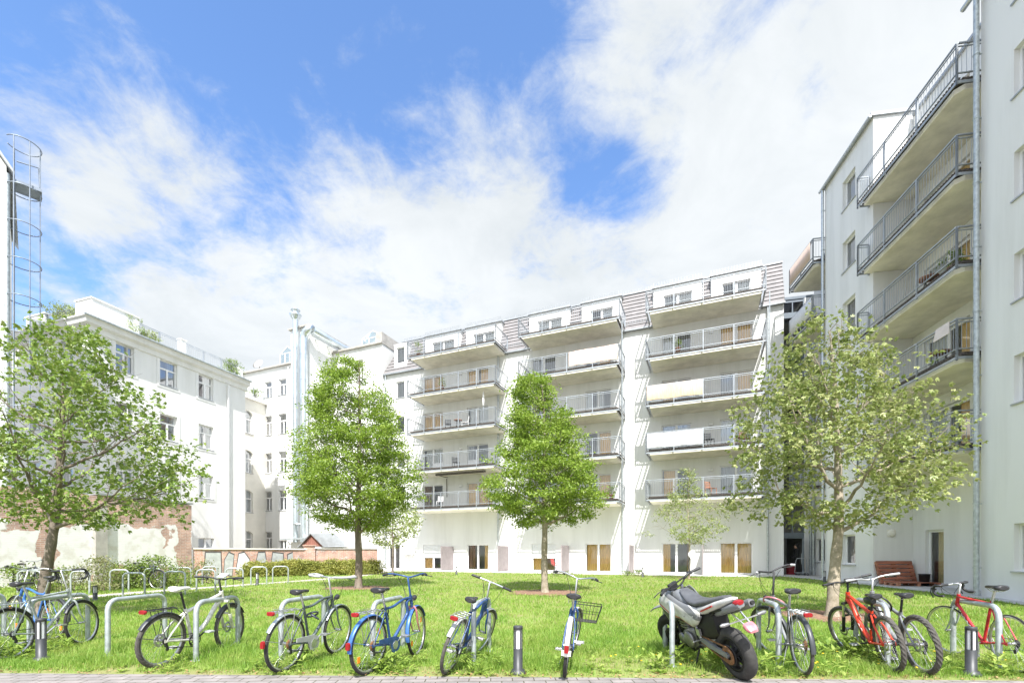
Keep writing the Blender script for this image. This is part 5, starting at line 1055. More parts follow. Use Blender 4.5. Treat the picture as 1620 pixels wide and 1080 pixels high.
# ------------------------------------------------------------------ bicycles (local x forward, y left, z up; origin under the rear hub)
M['tyre'] = pm('tyre_rubber', (.030,.029,.028), .85, var=.3, scale=20, bump=.3, bscale=150); M['tyre_dusty'] = pm('dusty_tyre_rubber', (.085,.078,.068), .9, var=.35, scale=16, bump=.4, bscale=120)
M['alu'] = pm('bare_aluminium', (.60,.60,.60), .35, .85, var=.2, scale=12); M['chrome'] = pm('chrome_steel', (.70,.70,.70), .2, .95, var=.1, scale=10); M['black'] = pm('black_plastic', (.025,.025,.027), .5, var=.3, scale=15)
M['rust'] = pm('rusty_steel', (.25,.13,.06), .8, .3, var=.4, scale=20); M['leather'] = pm('saddle_vinyl', (.030,.030,.032), .42, var=.25, scale=15); M['reflred'] = pm('red_reflector', (.28,.010,.012), .25, var=.2, scale=30); M['refor'] = pm('orange_reflector', (.8,.25,.02), .3, var=.1); M['lampg'] = pm('lamp_glass', (.75,.77,.78), .15, var=.1)
M['mud_dk'] = pm('dark_mudguard', (.05,.055,.06), .4, var=.2, scale=8); M['grey_plastic'] = pm('grey_plastic', (.40,.41,.41), .5, var=.15, scale=9); M['white_vinyl'] = pm('white_vinyl', (.78,.77,.74), .45, var=.06)
def paint(n, c, c2=None): return pm(n, c, .34, .15, var=.35, scale=14, col2=c2, detail=8)
M['p_blue'] = paint('dark_blue_enamel', (.035,.085,.23)); M['p_blue2'] = paint('bright_blue_enamel', (.06,.17,.48)); M['p_grey'] = paint('grey_green_enamel', (.10,.125,.125)); M['p_silver'] = paint('silver_grey_enamel', (.38,.42,.41)); M['p_white'] = paint('cream_white_enamel', (.72,.70,.64))
M['p_red'] = paint('orange_red_enamel', (.66,.055,.022)); M['p_red2'] = paint('racing_red_enamel', (.60,.035,.045)); M['p_gun'] = paint('gunmetal_enamel', (.24,.25,.255)); M['p_dk'] = paint('dark_grey_enamel', (.07,.08,.10)); M['p_pink'] = paint('faded_pink_enamel', (.60,.22,.25))
def bike(label, rear, front, lean=0, steer=0, R=.34, wb=1.05, tw=.02, frame='diamond', col='p_grey', fork=None, bar='flat', guards=None, rack=None, tail=True, fl=True, saddle='leather', sh=.93, barh=1.0, hl=.14, knob=0, cguard=None, susp=False, grp='bicycles at the front hoops', basket=False, sag=0, grip='black', tyre='tyre', crank=.6, rearref=False, cables=True, seatpost='alu', reflw=False, stripes=None, z=0, hubbrown=False, handle='alu'):
    rear = Vector(rear); front = Vector(front); hd = math.atan2(front.y-rear.y, front.x-rear.x)
    o = empty('bicycle', (rear.x,rear.y,gz(rear.y)+z), hd, R_(lean)); tag(o, label, 'bicycle', grp)
    fork = fork or col; A = Vector((0,0,R)); F = Vector((wb,0,R)); bb = Vector((.43,0,.275)); sd = Vector((-.30,0,.954)); d = Vector((.31,0,-.951)); n = Vector((.951,0,.31))
    flen = R+(.10 if susp else .055); HBt = F-n*.045-d*flen; HT = HBt-d*hl; ST = bb+sd*({'diamond':.52,'trek':.50,'slope':.42,'race':.55,'low':.50,'curve':.50}[frame])
    sad = bb+sd*((sh-bb.z)/.954)
    ax = HT-HBt; ax.normalize(); rot = Matrix.Translation(HBt) @ Matrix.Rotation(R_(steer), 4, ax) @ Matrix.Translation(-HBt)
    def fr(mb): mb.v = [tuple(rot @ Vector(v)) for v in mb.v]; return mb
    # frame
    f = MB(); tr = .022 if susp else .017
    if frame == 'low': f.tube(smooth_path([HBt+ax*hl*.5, HBt+(bb-HBt)*.55+Vector((-.05,0,.12)), bb+sd*.20],4), tr, 10); f.tube([HBt+ax*.03, bb], tr*1.1, 10)
    elif frame == 'curve': f.tube(smooth_path([HT-ax*.02, HT+(ST-HT)*.3+Vector((0,0,.0)), HT+(ST-HT)*.7+Vector((0,0,-.035)), ST-sd*.02],4), tr, 10); f.tube(smooth_path([HT-ax*.03, HT+Vector((-.09,0,-.07)), HBt+Vector((-.10,0,-.06)), HBt+(bb-HBt)*.35, bb],4), tr*1.25, 10)
    elif susp: f.tube(smooth_path([HT-ax*.03, HT+(ST-HT)*.45+Vector((0,0,-.03)), ST-sd*.03],4), tr, 10); f.tube(smooth_path([HBt+ax*.05, HBt+(bb-HBt)*.2+Vector((-.03,0,.03)), HBt+(bb-HBt)*.6+Vector((.02,0,0)), bb],4), tr*1.35, 12)
    else: f.tube([HT-ax*.025, ST-sd*.02], tr*.95, 10); f.tube([HBt+ax*.03, bb], tr*1.1, 10)
    f.tube([bb, ST+sd*.02], tr*.95, 10); f.tube([HBt-ax*.012, HT+ax*.012], .021 if not susp else .027, 12); f.tube([(bb.x,-.036,bb.z),(bb.x,.036,bb.z)], .023, 12)
    for s in (-1,1):
        y = s*.062; f.tube([(bb.x-.02,s*.02,bb.z),(bb.x-.12,s*.05,R*.3+bb.z*.7),(.0,y,R)], .010 if not susp else .014, 8); f.tube([ST+Vector((0,s*.012,-.03)),(ST.x*.55,s*.05,R+(ST.z-R)*.55),(0,y,R)], .008 if not susp else .012, 8); f.box(-.02,y-.004,R-.02,.02,y+.004,R+.02)
    f.build('frame', M[col], o)
    if stripes:
        for s in (-1,1):
            m = MB(); p0 = HBt+(bb-HBt)*.25; p1 = HBt+(bb-HBt)*.75; k = 9
            pts = [p0+(p1-p0)*(i/k)+Vector((.012*(i%2),s*(tr*1.13+.001),.012*((i+1)%2))) for i in range(k+1)]; m.tube(pts, .003, 4); m.build('frame_mark', M[stripes], o)
    # wheels
    def wheel(c, rearw):
        w = MB(); rr = R-tw*1.9
        w.lathe([(rr,-.011),(rr+.012,-.011),(rr+.012,.011),(rr,.011),(rr-.014,.006),(rr-.014,-.006),(rr,-.011)], c, (0,1,0), 48); w.lathe([(.0,-.05),(.012,-.05),(.012,-.03),(.022,-.03),(.022,-.026),(.015,-.024),(.015,.024),(.022,.026),(.022,.03),(.012,.03),(.012,.05),(0,.05)], c, (0,1,0), 14)
        ns = 28
        for i in range(ns):
            a = 2*math.pi*i/ns; b = a+(.42 if (i//2)%2 else -.42); y = .027 if i%2 else -.027
            w.tube([c+Vector((.02*math.cos(b),y,.02*math.sin(b))), c+Vector(((rr-.01)*math.cos(a),0,(rr-.01)*math.sin(a)))], .0013, 3, caps=False)
        if rearw:
            for i in range(5): w.lathe([(.018,-.052+i*.005),(.045-.005*i if not hubbrown else .06-.007*i,-.052+i*.005),(.045-.005*i if not hubbrown else .06-.007*i,-.049+i*.005),(.018,-.049+i*.005)], c, (0,1,0), 20, m=1)
        if susp or knob: w.lathe([(.05,.034),(.08,.034),(.08,.036),(.05,.036)], c, (0,1,0), 24)
        return w
    wm = [M['alu'], M['rust'] if hubbrown else M['black']]
    w = wheel(A, True).build('wheel', wm, o); MB().torus(A, R-tw, tw, (0,1,0), 72 if knob else 48, 10, knob=knob).build('tyre', M[tyre], w)
    w = fr(wheel(F, False)).build('wheel', wm, o); fr(MB().torus(F, R-tw, tw, (0,1,0), 72 if knob else 48, 10, knob=knob)).build('tyre', M[tyre], w)
    if reflw:
        for c, g in ((A,None),(F,rot)):
            for sg in (1,-1): m = MB(); m.box(c.x+sg*.16,-.006,c.z+sg*.1,c.x+sg*.20,.006,c.z+sg*.17); (fr(m) if g else m).build('spoke_reflector', M['refor'], o)
    # fork
    k = MB()
    if susp:
        for s in (-1,1):
            y = s*.065; top = HBt+Vector((0,y,0))+d*.02; k.tube([top,top+d*(flen*.48)], .016, 10, m=1); k.tube([top+d*(flen*.42),F+Vector((-.01,y,0))-n*.03,F+Vector((0,y,0))], [.022,.02,.014], 10)
        k.bar(HBt+Vector((0,-.085,0)),HBt+Vector((0,.085,0)),.045,.03); k.tube([HBt+d*flen*.45+Vector((.02,y_,0)) for y_ in (-.065,0,.065)], .014, 8)
    else:
        for s in (-1,1):
            y = s*.052; k.tube(smooth_path([HBt+Vector((0,y*.45,0))-ax*.0,HBt+d*.06+Vector((0,y,0)),HBt+d*(flen*.6)+Vector((0,y,0)),F+Vector((0,y,0))],4), [.013]*7+[.012,.011,.010,.009,.008,.008] , 8)
        k.lathe([(.018,-.03),(.02,.0)], HBt, ax, 12)
    fr(k).build('fork', [M[fork],M['chrome']], o)
    # handlebar, stem, grips
    cl = HT+ax*(barh-HT.z)/ax.z*.9 if barh > HT.z else HT; cl = HT+ax*max(.03,(barh-HT.z)/ax.z); fw = {'flat':.07,'city':.05,'drop':.10,'butterfly':.06,'riser':.05,'sweep':.06}[bar]; cp = cl+Vector((fw,0,.0))
    h = MB(); h.tube([HT,cl,cp], .013, 10)
    g = []
    if bar == 'flat': P = [cp+Vector((-.035,-.30,.0)),cp+Vector((-.005,-.1,0)),cp,cp+Vector((-.005,.1,0)),cp+Vector((-.035,.30,0))]
    if bar == 'riser': P = [cp+Vector((-.05,-.34,.03)),cp+Vector((-.02,-.14,.025)),cp+Vector((0,-.05,0)),cp,cp+Vector((0,.05,0)),cp+Vector((-.02,.14,.025)),cp+Vector((-.05,.34,.03))]
    if bar in ('city','sweep'): q = .17 if bar == 'city' else .11; P = [cp+Vector((-q,-.29,.035)),cp+Vector((-q*.4,-.22,.05)),cp+Vector((0,-.09,.02)),cp,cp+Vector((0,.09,.02)),cp+Vector((-q*.4,.22,.05)),cp+Vector((-q,.29,.035))]
    if bar == 'drop':
        Lf = [(0,0,0),(0,.10,0),(.0,.19,.0),(.05,.205,-.005),(.085,.205,-.04),(.075,.21,-.10),(.02,.215,-.135),(-.06,.215,-.135)]
        P = [cp+Vector((x,-y,zz)) for x,y,zz in Lf[::-1]]+[cp+Vector(q) for q in Lf[1:]]
    if bar == 'butterfly':
        Lf = [(0,0,0),(.01,.10,.0),(.06,.20,.01),(.10,.27,.015),(.08,.31,.02),(-.02,.30,.02),(-.10,.26,.02),(-.125,.18,.015),(-.10,.10,.01)]
        P = [cp+Vector((x,-y,zz)) for x,y,zz in Lf[::-1]]+[cp+Vector(q) for q in Lf[1:]]
    path = smooth_path(P, 5); h.tube(path, .0115, 8)
    hb = fr(h).build('handlebar', M[handle], o)
    N_ = len(path); gl = {'flat':.32,'riser':.2,'city':.22,'sweep':.22,'drop':.46,'butterfly':.42}[bar]; gn = max(2,int(N_*gl/2)) if bar not in ('drop','butterfly') else int(N_*gl)-1
    for seg in (path[:gn+1], path[-gn-1:]): fr(MB().tube(seg, .0165, 8)).build('grip', M[grip], hb)
    if bar != 'drop' or True:
        for s in (-1,1):
            pb = cp+(Vector((.07,s*.20,-.05)) if bar == 'drop' else Vector((-.02,s*.19,.03 if bar in ('city','sweep') else .01)))
            m = MB(); m.xloft([(pb.x-.015,.012,pb.z-.015,pb.z+.012,pb.y),(pb.x+.02,.012,pb.z-.015,pb.z+.012,pb.y)], n=8)
            if bar == 'drop': m.tube([pb,pb+Vector((.05,0,.02)),pb+Vector((.065,s*.005,-.05)),pb+Vector((.03,s*.01,-.12))], .007, 6)
            else: m.tube([pb+Vector((.02,0,0)),pb+Vector((.035,s*.05,-.012)),pb+Vector((.0,s*.13,-.02))], .006, 6)
            fr(m).build('brake_lever', M['black'], hb)
    if cables:
        c_ = MB()
        for s, e in ((-1,HBt+Vector((.03,.02,-.02))),(1,HBt+Vector((-.06,0,-.03))),(1,HT+Vector((-.1,.02,-.05)))):
            a_ = cp+Vector((.01,s*.16,.0)); c_.tube(bez(a_,(a_+e)/2+Vector((.15,s*.03,.02)),e,8), .0028, 4, caps=False)
        fr(c_).build('cable', M['black'], o)
    # saddle and post
    p = MB(); p.tube([ST-sd*.05, sad-Vector((0,0,.05))], .0135, 10); p.build('seat_post', M[seatpost], o)
    s_ = MB(); sx, sz = sad.x, sad.z; wide = .09 if bar in ('city','sweep') else .072
    s_.xloft([(sx-.135,wide*.55,sz-.035,sz+.012),(sx-.125,wide*.9,sz-.045,sz+.022),(sx-.08,wide,sz-.045,sz+.022),(sx-.03,wide*.72,sz-.035,sz+.014),(sx+.03,wide*.4,sz-.028,sz+.012),(sx+.09,.024,sz-.026,sz+.010),(sx+.125,.021,sz-.028,sz+.006),(sx+.135,.012,sz-.02,sz-.002)], n=16, e=2.3)
    so = s_.build('saddle', M[saddle], o)
    m = MB()
    for s in (-1,1): m.tube([(sx-.11,s*.035,sz-.045),(sx-.05,s*.022,sz-.062),(sx+.04,s*.02,sz-.058),(sx+.11,s*.008,sz-.03)], .0035, 5)
    if wide > .08:
        for s in (-1,1): m.tube([(sx-.09+.0,s*.05,sz-.10+.055*(i/14))+Vector((.009*math.cos(i*1.6),.009*math.sin(i*1.6),0)) if False else Vector((sx-.09+.009*math.cos(i*1.6),s*.05+.009*math.sin(i*1.6),sz-.10+.055*(i/14))) for i in range(15)], .0025, 4)
    m.build('saddle_rails', M['chrome'], so)
    # cranks, chain
    c_ = MB(); ca = crank; cd = Vector((math.cos(ca),0,math.sin(ca)))
    for rr, yy in ((.092,-.052),(.075,-.045)): c_.lathe([(rr-.012,yy-.0015),(rr,yy-.0015),(rr,yy+.0015),(rr-.012,yy+.0015),(rr-.012,yy-.0015)], bb, (0,1,0), 28)
    for i in range(5): a = i*1.2566; c_.bar(bb+Vector((0,-.05,0)), bb+Vector((.085*math.cos(a),-.05,.085*math.sin(a))), .012,.006)
    c_.tube([bb+Vector((0,-.06,0)),bb+Vector((0,-.07,0))+cd*.17], .011, 8); c_.tube([bb+Vector((0,.06,0)),bb+Vector((0,.07,0))-cd*.17], .011, 8); c_.tube([bb+Vector((0,-.06,0)),bb+Vector((0,.06,0))], .012, 8)
    co = c_.build('crank', M['alu'] if not susp else M['black'], o)
    for s in (-1,1):
        q = bb+Vector((0,s*.075,0))-cd*.17*s; m = MB(); y0, y1 = sorted((q.y+s*.01,q.y+s*.10)); xx = .045
        m.box(q.x-xx,y0,q.z-.010,q.x-xx+.012,y1,q.z+.010); m.box(q.x+xx-.012,y0,q.z-.010,q.x+xx,y1,q.z+.010); m.box(q.x-xx+.012,y1-.010,q.z-.009,q.x+xx-.012,y1,q.z+.009); m.box(q.x-xx+.012,y0,q.z-.009,q.x+xx-.012,y0+.010,q.z+.009); m.tube([(q.x,y0,q.z),(q.x,y1,q.z)], .009, 8); m.build('pedal', M['alu'] if not susp else M['grey_plastic'], co)
    ch = MB(); ch.bar((0,-.05,R+.04),(bb.x,-.05,bb.z+.09),.006,.009); ch.bar((.03,-.05,R-.085),(bb.x,-.05,bb.z-.09),.006,.009)
    ch.bar((.0,-.058,R-.02),(.03,-.055,R-.09),.012,.03); ch.lathe([(0,-.004),(.022,-.004),(.022,.004),(0,.004)], (.01,-.05,R-.055), (0,1,0), 14); ch.lathe([(0,-.004),(.022,-.004),(.022,.004),(0,.004)], (.035,-.05,R-.105), (0,1,0), 14); ch.build('chain', M['black'], o)
    if cguard:
        m = MB(); P = [(.10,R+.05),(.10,R-.0),(bb.x-.10,bb.z+.035),(bb.x-.06,bb.z-.075),(bb.x,bb.z-.105),(bb.x+.085,bb.z-.065),(bb.x+.11,bb.z),(bb.x+.085,bb.z+.075),(bb.x,bb.z+.11)]; IN = [(bb.x+.055*math.cos(t),bb.z+.055*math.sin(t)) for t in np.linspace(0,6.28,12)]
        m.extr([(x,-.072,zz) for x,zz in P], (0,.008,0)); m.extr([(x,-.076,zz) for x,zz in IN[:-1]], (0,.012,0), 1); m.build('chain_guard', [M[cguard],M['alu']], o)
    # mudguards
    def guard(c, a0, a1, w2, rr):
        m = MB(); k = 16; vs = []
        for i in range(k+1):
            a = R_(a0+(a1-a0)*i/k)
            for y, q in ((-w2,rr-.014),(-w2*.6,rr-.002),(0,rr+.002),(w2*.6,rr-.002),(w2,rr-.014),(w2*.6,rr-.006),(0,rr-.003),(-w2*.6,rr-.006)): vs.append((c.x+q*math.cos(a),y,c.z+q*math.sin(a)))
        m.add(vs, [(8*i+j,8*i+(j+1)%8,8*i+8+(j+1)%8,8*i+8+j) for i in range(k) for j in range(8)], 0, True); return m
    if guards:
        gm, long_ = guards; rg = R+.018
        m = guard(A, 35, 185 if long_ else 150, tw+.012, rg)
        for s in (-1,1): m.tube([(0,s*.055,R),(rg*math.cos(R_(165)),s*.025,R+rg*math.sin(R_(165)))], .003, 5)
        m.build('mudguard', M[gm], o); m = guard(F, 28, 195 if long_ else 150, tw+.012, rg)
        for s in (-1,1): m.tube([(F.x,s*.05,R),(F.x+rg*math.cos(R_(180)),s*.025,R+rg*math.sin(R_(180)))], .003, 5)
        fr(m).build('mudguard', M[gm], o)
    if rack:
        m = MB(); zt = 2*R+.055
        for s in (-1,1):
            m.tube([ST+Vector((0,s*.02,-.06)),(.18,s*.05,zt),(-.24,s*.06,zt),(-.26,s*.05,zt)], .0055, 6); m.tube([(.05,s*.058,zt),(.0,s*.066,R)], .0045, 5); m.tube([(-.14,s*.058,zt),(.0,s*.066,R)], .0045, 5)
        for x in (.15,.05,-.06,-.16,-.25): m.tube([(x,-.055,zt),(x,.055,zt)], .005, 5)
        m.tube([(.15,0,zt+.002),(-.25,0,zt+.002)], .006, 5); m.bar((.06,-.05,zt+.02),(-.18,-.05,zt+.022),.008,.004); m.bar((.06,.05,zt+.02),(-.18,.05,zt+.022),.008,.004)
        m.build('luggage_rack', M[rack], o)
        if tail: MB().xloft([(-.295,.038,zt-.03,zt+.01),(-.285,.046,zt-.034,zt+.014),(-.265,.046,zt-.032,zt+.014)], n=14, e=4).build('tail_light', M['reflred'], o)
    elif tail and guards:
        a = R_(155); MB().xloft([((R+.03)*math.cos(a)-.025,.022,R+(R+.03)*math.sin(a)-.035,R+(R+.03)*math.sin(a)+.03),((R+.03)*math.cos(a),.026,R+(R+.03)*math.sin(a)-.04,R+(R+.03)*math.sin(a)+.04)], n=12, e=4).build('tail_light', M['reflred'], o)
    if rearref:
        a = R_(172); q = (R+.028); MB().xloft([(q*math.cos(a)-.022,.022,R+q*math.sin(a)-.04,R+q*math.sin(a)+.04),(q*math.cos(a),.026,R+q*math.sin(a)-.045,R+q*math.sin(a)+.045)], n=12, e=4).build('rear_reflector', M['reflred'], o)
    if fl:
        q = HBt+n*.07+Vector((0,0,.07)); m = MB(); m.loft([(q+n*-.02,.02,.02,(0,1,0),(0,0,1)),(q+n*.02,.032,.032,(0,1,0),(0,0,1)),(q+n*.045,.034,.034,(0,1,0),(0,0,1))], n=14); m.bar(q-n*.02,HBt+Vector((0,0,.02)),.012,.006); fr(m).build('headlight', M['black'], o)
        fr(MB().loft([(q+n*.0455,.028,.028,(0,1,0),(0,0,1)),(q+n*.05,.02,.02,(0,1,0),(0,0,1))], n=14)).build('headlight_lens', M['lampg'], o)
    if rack or guards:
        m = MB(); m.tube([(bb.x-.06,.03,bb.z-.01),(bb.x-.10,.10,.04),(bb.x-.11,.12,.01)], .008, 6); m.build('kickstand', M['alu'], o)
    return o
Bk = {}
Bk['blue_left'] = bike('bright blue city bicycle cut by the left edge with a black saddle', (-7.42,7.55), (-8.40,7.85), lean=4, steer=-10, frame='curve', col='p_blue2', bar='sweep', guards=('mud_dk',True), rack='alu', sh=1.02, barh=1.12, reflw=True, fork='p_silver')
Bk['grey_drop'] = bike('pale grey green bicycle with taped drop bars behind the left bollard light', (-6.6,6.15), (-6.6,7.2), lean=-2, steer=8, frame='race', col='p_silver', bar='drop', guards=('mud_dk',False), rack='galv', tail=False, fl=False, sh=1.0, barh=1.15, hl=.17, handle='chrome')
Bk['white_mtb'] = bike('cream white mountain bike with a white saddle and fat dusty tyres', (-4.32,5.74), (-4.12,6.85), lean=5, steer=10, R=.335, tw=.026, wb=1.09, frame='slope', susp=True, col='p_white', bar='riser', guards=('mud_dk',False), rack='black', saddle='white_vinyl', sh=.97, barh=1.04, knob=.004, tyre='tyre_dusty', fl=False, seatpost='black', grip='black', handle='black')
Bk['grey_trek'] = bike('dark grey green trekking bicycle with a looped handlebar and a rusty sprocket', (-2.69,5.52), (-2.44,6.6), lean=4, steer=2, frame='curve', col='p_grey', bar='butterfly', guards=('galv',False), rack='alu', sh=.95, barh=1.08, cguard='grey_plastic', hubbrown=True, grip='grey_plastic', rearref=True)
Bk['blue_city'] = bike('dark blue city bicycle with blue mudguards, pink stem and red rear lights', (-1.67,5.42), (-1.30,6.45), lean=3, steer=12, frame='curve', col='p_blue', fork='p_pink', bar='city', guards=('p_blue2',True), rack='alu', sh=.98, barh=1.09, cguard='p_blue', reflw=True, rearref=True, handle='p_blue', hubbrown=True)
Bk['lean_right'] = bike('dark blue bicycle leaning right on its hoop with a white handlebar', (-.76,5.45), (-.50,6.48), lean=16, steer=-10, R=.335, frame='curve', col='p_blue', bar='flat', guards=('grey_plastic',False), rack='alu', sh=.9, barh=1.06, fl=False, tyre='tyre_dusty')
Bk['basket'] = bike('silver ladies bicycle seen from behind with a wire basket on its handlebar', (.60,5.32), (.79,6.4), lean=6, steer=-14, R=.335, frame='low', col='p_blue', bar='city', guards=('p_white',True), rack=None, tail=False, sh=.92, barh=1.08, rearref=True, fl=False, handle='chrome', crank=2.6)
Bk['grey_right'] = bike('slim grey touring bicycle beside the motorcycle with pink lock on its hoop', (3.36,5.40), (3.58,6.42), lean=-4, steer=24, frame='diamond', col='p_gun', bar='sweep', guards=('mud_dk',True), rack='galv', sh=.97, barh=1.16, tyre='tyre_dusty', hubbrown=True, crank=3.3, handle='black', grip='grey_plastic')
Bk['red_mtb'] = bike('orange red full suspension mountain bike with a black saddle', (4.50,5.52), (4.78,6.6), lean=-8, steer=16, R=.335, tw=.027, wb=1.12, frame='slope', susp=True, col='p_red', fork='black', bar='riser', tail=False, fl=False, sh=.90, barh=1.02, knob=.005, tyre='tyre_dusty', seatpost='black', crank=2.9, stripes='white_vinyl', handle='black')
Bk['grey_mtb'] = bike('silver grey mountain bike with knobby tyres right of the red mountain bike', (4.78,5.42), (5.02,6.52), lean=-7, steer=6, R=.345, tw=.028, wb=1.12, frame='slope', susp=True, col='p_gun', bar='riser', tail=False, fl=False, sh=.92, barh=1.06, knob=.007, tyre='tyre_dusty', seatpost='black', crank=1.2, handle='alu', grip='grey_plastic')
Bk['red_race'] = bike('red racing bicycle with drop bars and silver rims at the right edge', (5.90,5.50), (6.12,6.55), lean=-3, steer=14, R=.34, tw=.012, wb=1.03, frame='race', col='p_red2', bar='drop', tail=False, fl=False, sh=1.0, barh=.99, hl=.15, crank=1.5, handle='alu', stripes='white_vinyl', saddle='leather', fork='p_silver')
q0, q1 = G(205,931), G(255,930.5)
bike('old dark bicycle leaning in the weeds beside the green shrub by the old wall', (q0.x,q0.y), (q0.x+1.03,q0.y-.1), lean=-6, R=.34, frame='diamond', col='p_dk', bar='flat', guards=('mud_dk',True), rack='black', grp='bicycles by the old wall', cables=False)
q0 = G(52,936); bike('dark bicycle half hidden behind the left tree trunk by the old wall', (q0.x-.6,q0.y+.2), (q0.x+.4,q0.y-.1), lean=4, R=.34, frame='curve', col='p_dk', bar='city', guards=('mud_dk',True), rack='alu', grp='bicycles by the old wall', cables=False)
# wire basket and dynamo lamp on the basket bicycle
def on_front(k, name, mb, mt, wbx=1.05, steer=0):
    o = mb.build(name, M[mt], Bk[k]); return o
m = MB(); cx, cy, cz = .80, -.16, .55
def ring(z, hx, hy): return [(cx-hx,cy-hy,z),(cx+hx,cy-hy,z),(cx+hx,cy+hy,z),(cx-hx,cy+hy,z)]
for z, hx, hy, r in ((cz,.12,.14,.004),(cz+.11,.135,.16,.003),(cz+.22,.15,.19,.0055)): m.tube(ring(z,hx,hy), r, 5, closed=True)
for i in range(9):
    t = i/8*2-1
    for s in (-1,1): m.tube([(cx+.12*t,cy+s*.14,cz),(cx+.15*t,cy+s*.19,cz+.22)], .0025, 4); m.tube([(cx+s*.12,cy+.14*t,cz),(cx+s*.15,cy+.19*t,cz+.22)], .0025, 4)
    m.tube([(cx+.12*t,cy-.14,cz),(cx+.12*t,cy+.14,cz)], .0025, 4)
on_front('basket', 'basket', m, 'black')
m = MB(); m.loft([((-.02,-.085,.40),.02,.02,(1,0,0),(0,0,1)),((-.02,-.14,.40),.024,.024,(1,0,0),(0,0,1))], n=12); m.build('dynamo', M['alu'], Bk['basket'])
m = MB(); m.box(-.06,-.02,.42,.0,.02,.45); m.bar((-.33,-.05,.34),(-.33,.05,.34),.05,.05); m.build('dropout_plate', M['white_vinyl'], Bk['basket'])
for x in (-1,1): pass
# phone holder on the white mountain bike, frame bag lock, bell and lights on others
m = MB(); m.bar((.80,-.02,1.07),(.93,.0,1.12),.11,.012); m.bar((.86,0,1.03),(.86,0,1.09),.03,.03); m.build('phone_holder', M['grey_plastic'], Bk['white_mtb'])
m = MB(); m.torus((.50,.03,.62),.07,.013,(.2,.5,.8),22,8); m.torus((.49,-.01,.60),.06,.012,(.4,-.4,.8),22,8); m.build('coiled_lock', M['p_dk'], Bk['grey_trek'])
m = MB(); m.torus((.30,.04,.66),.09,.008,(.1,.9,.3),22,6); m.torus((.34,.05,.60),.07,.006,(.3,.9,.1),22,6); m.build('coiled_lock', M['black'], Bk['blue_city'])
m = MB(); m.xloft([(.20,.03,.79,.86),(.26,.05,.77,.87),(.34,.05,.78,.87),(.40,.03,.80,.86)], n=12); m.build('saddle_cover', M['black'], Bk['red_mtb'])
m = MB(); m.box(.78,-.05,1.02,.86,.04,1.07); m.build('handlebar_lamp', M['black'], Bk['red_mtb'], bevel=.01)
m = MB(); m.loft([((.30,0,.62),.05,.05,(0,1,0),(0,0,1)),((.36,0,.60),.04,.06,(0,1,0),(0,0,1))], n=10); m.build('shock_absorber', M['black'], Bk['red_mtb'])
m = MB(); m.tube([(.30,.0,.66),(.36,.0,.47)], .022, 10); m.build('shock_spring', M['black'], Bk['red_mtb'])
def lock(label, c, r, ax, mt, t=.011):
    o = MB().torus((0,0,0), r, t, ax, 30, 8).build('cable_lock', M[mt]); o.location = c; tag(o, label, 'bike lock', 'cable locks on the hoops')
lock('pink cable lock looped round a hoop and the grey touring bicycle', (3.42,6.1,.76), .13, (.5,.3,.8), 'p_pink')
lock('black cable lock looped round the hoop of the red mountain bike', (4.68,5.95,.76), .13, (.7,.2,.5), 'black')

# ------------------------------------------------------------------ motorcycle, leaning left on its hoop (local x forward)
M['tyre_moto'] = pm('worn_tyre_rubber', (.050,.048,.045), .85, var=.35, scale=9, bump=.4, bscale=120); M['m_white'] = pm('white_bodywork', (.56,.56,.54), .35, var=.2, scale=7); M['m_grey'] = pm('grey_bodywork', (.20,.21,.22), .45, var=.2, scale=6); M['m_seat'] = pm('motorcycle_seat_vinyl', (.085,.088,.095), .55, var=.25, scale=12); M['m_dark'] = pm('engine_black', (.02,.02,.02), .6, .3, var=.3, scale=10); M['m_alloy'] = pm('engine_alloy', (.30,.30,.30), .45, .7, var=.3, scale=9)
def panelmat():
    m, nt, b, N, L = newmat('printed_side_panel'); tc = N.new('ShaderNodeTexCoord'); sp = N.new('ShaderNodeSeparateXYZ'); L.new(tc.outputs['Object'], sp.inputs[0])
    def mth(op, a, b2):
        n = N.new('ShaderNodeMath'); n.operation = op
        for i, x in enumerate((a, b2)):
            if isinstance(x, (int, float)): n.inputs[i].default_value = x
            else: L.new(x, n.inputs[i])
        return n.outputs[0]
    s = mth('SUBTRACT', sp.outputs[2], mth('MULTIPLY', sp.outputs[0], .42)); n = N.new('ShaderNodeTexNoise'); n.inputs['Scale'].default_value = 9; n.inputs['Detail'].default_value = 8; L.new(tc.outputs['Object'], n.inputs['Vector'])
    dirt = N.new('ShaderNodeValToRGB'); dirt.color_ramp.elements[0].position = .3; dirt.color_ramp.elements[0].color = (.40,.39,.36,1); dirt.color_ramp.elements[1].position = .6; dirt.color_ramp.elements[1].color = (.60,.60,.58,1); L.new(n.outputs['Fac'], dirt.inputs[0]); col = dirt.outputs[0]
    for lo, hi, c in ((.20,.325,(.05,.052,.058)),(.335,.352,(.45,.03,.03)),(.52,.60,(.16,.165,.17))):
        k = mth('MULTIPLY', mth('GREATER_THAN', s, lo), mth('LESS_THAN', s, hi)); mx = N.new('ShaderNodeMix'); mx.data_type = 'RGBA'; L.new(k, mx.inputs['Factor']); L.new(col, mx.inputs['A']); mx.inputs['B'].default_value = (*c,1); col = mx.outputs['Result']
    L.new(col, b.inputs['Base Color']); b.inputs['Roughness'].default_value = .38; return m
M['m_panel'] = panelmat()
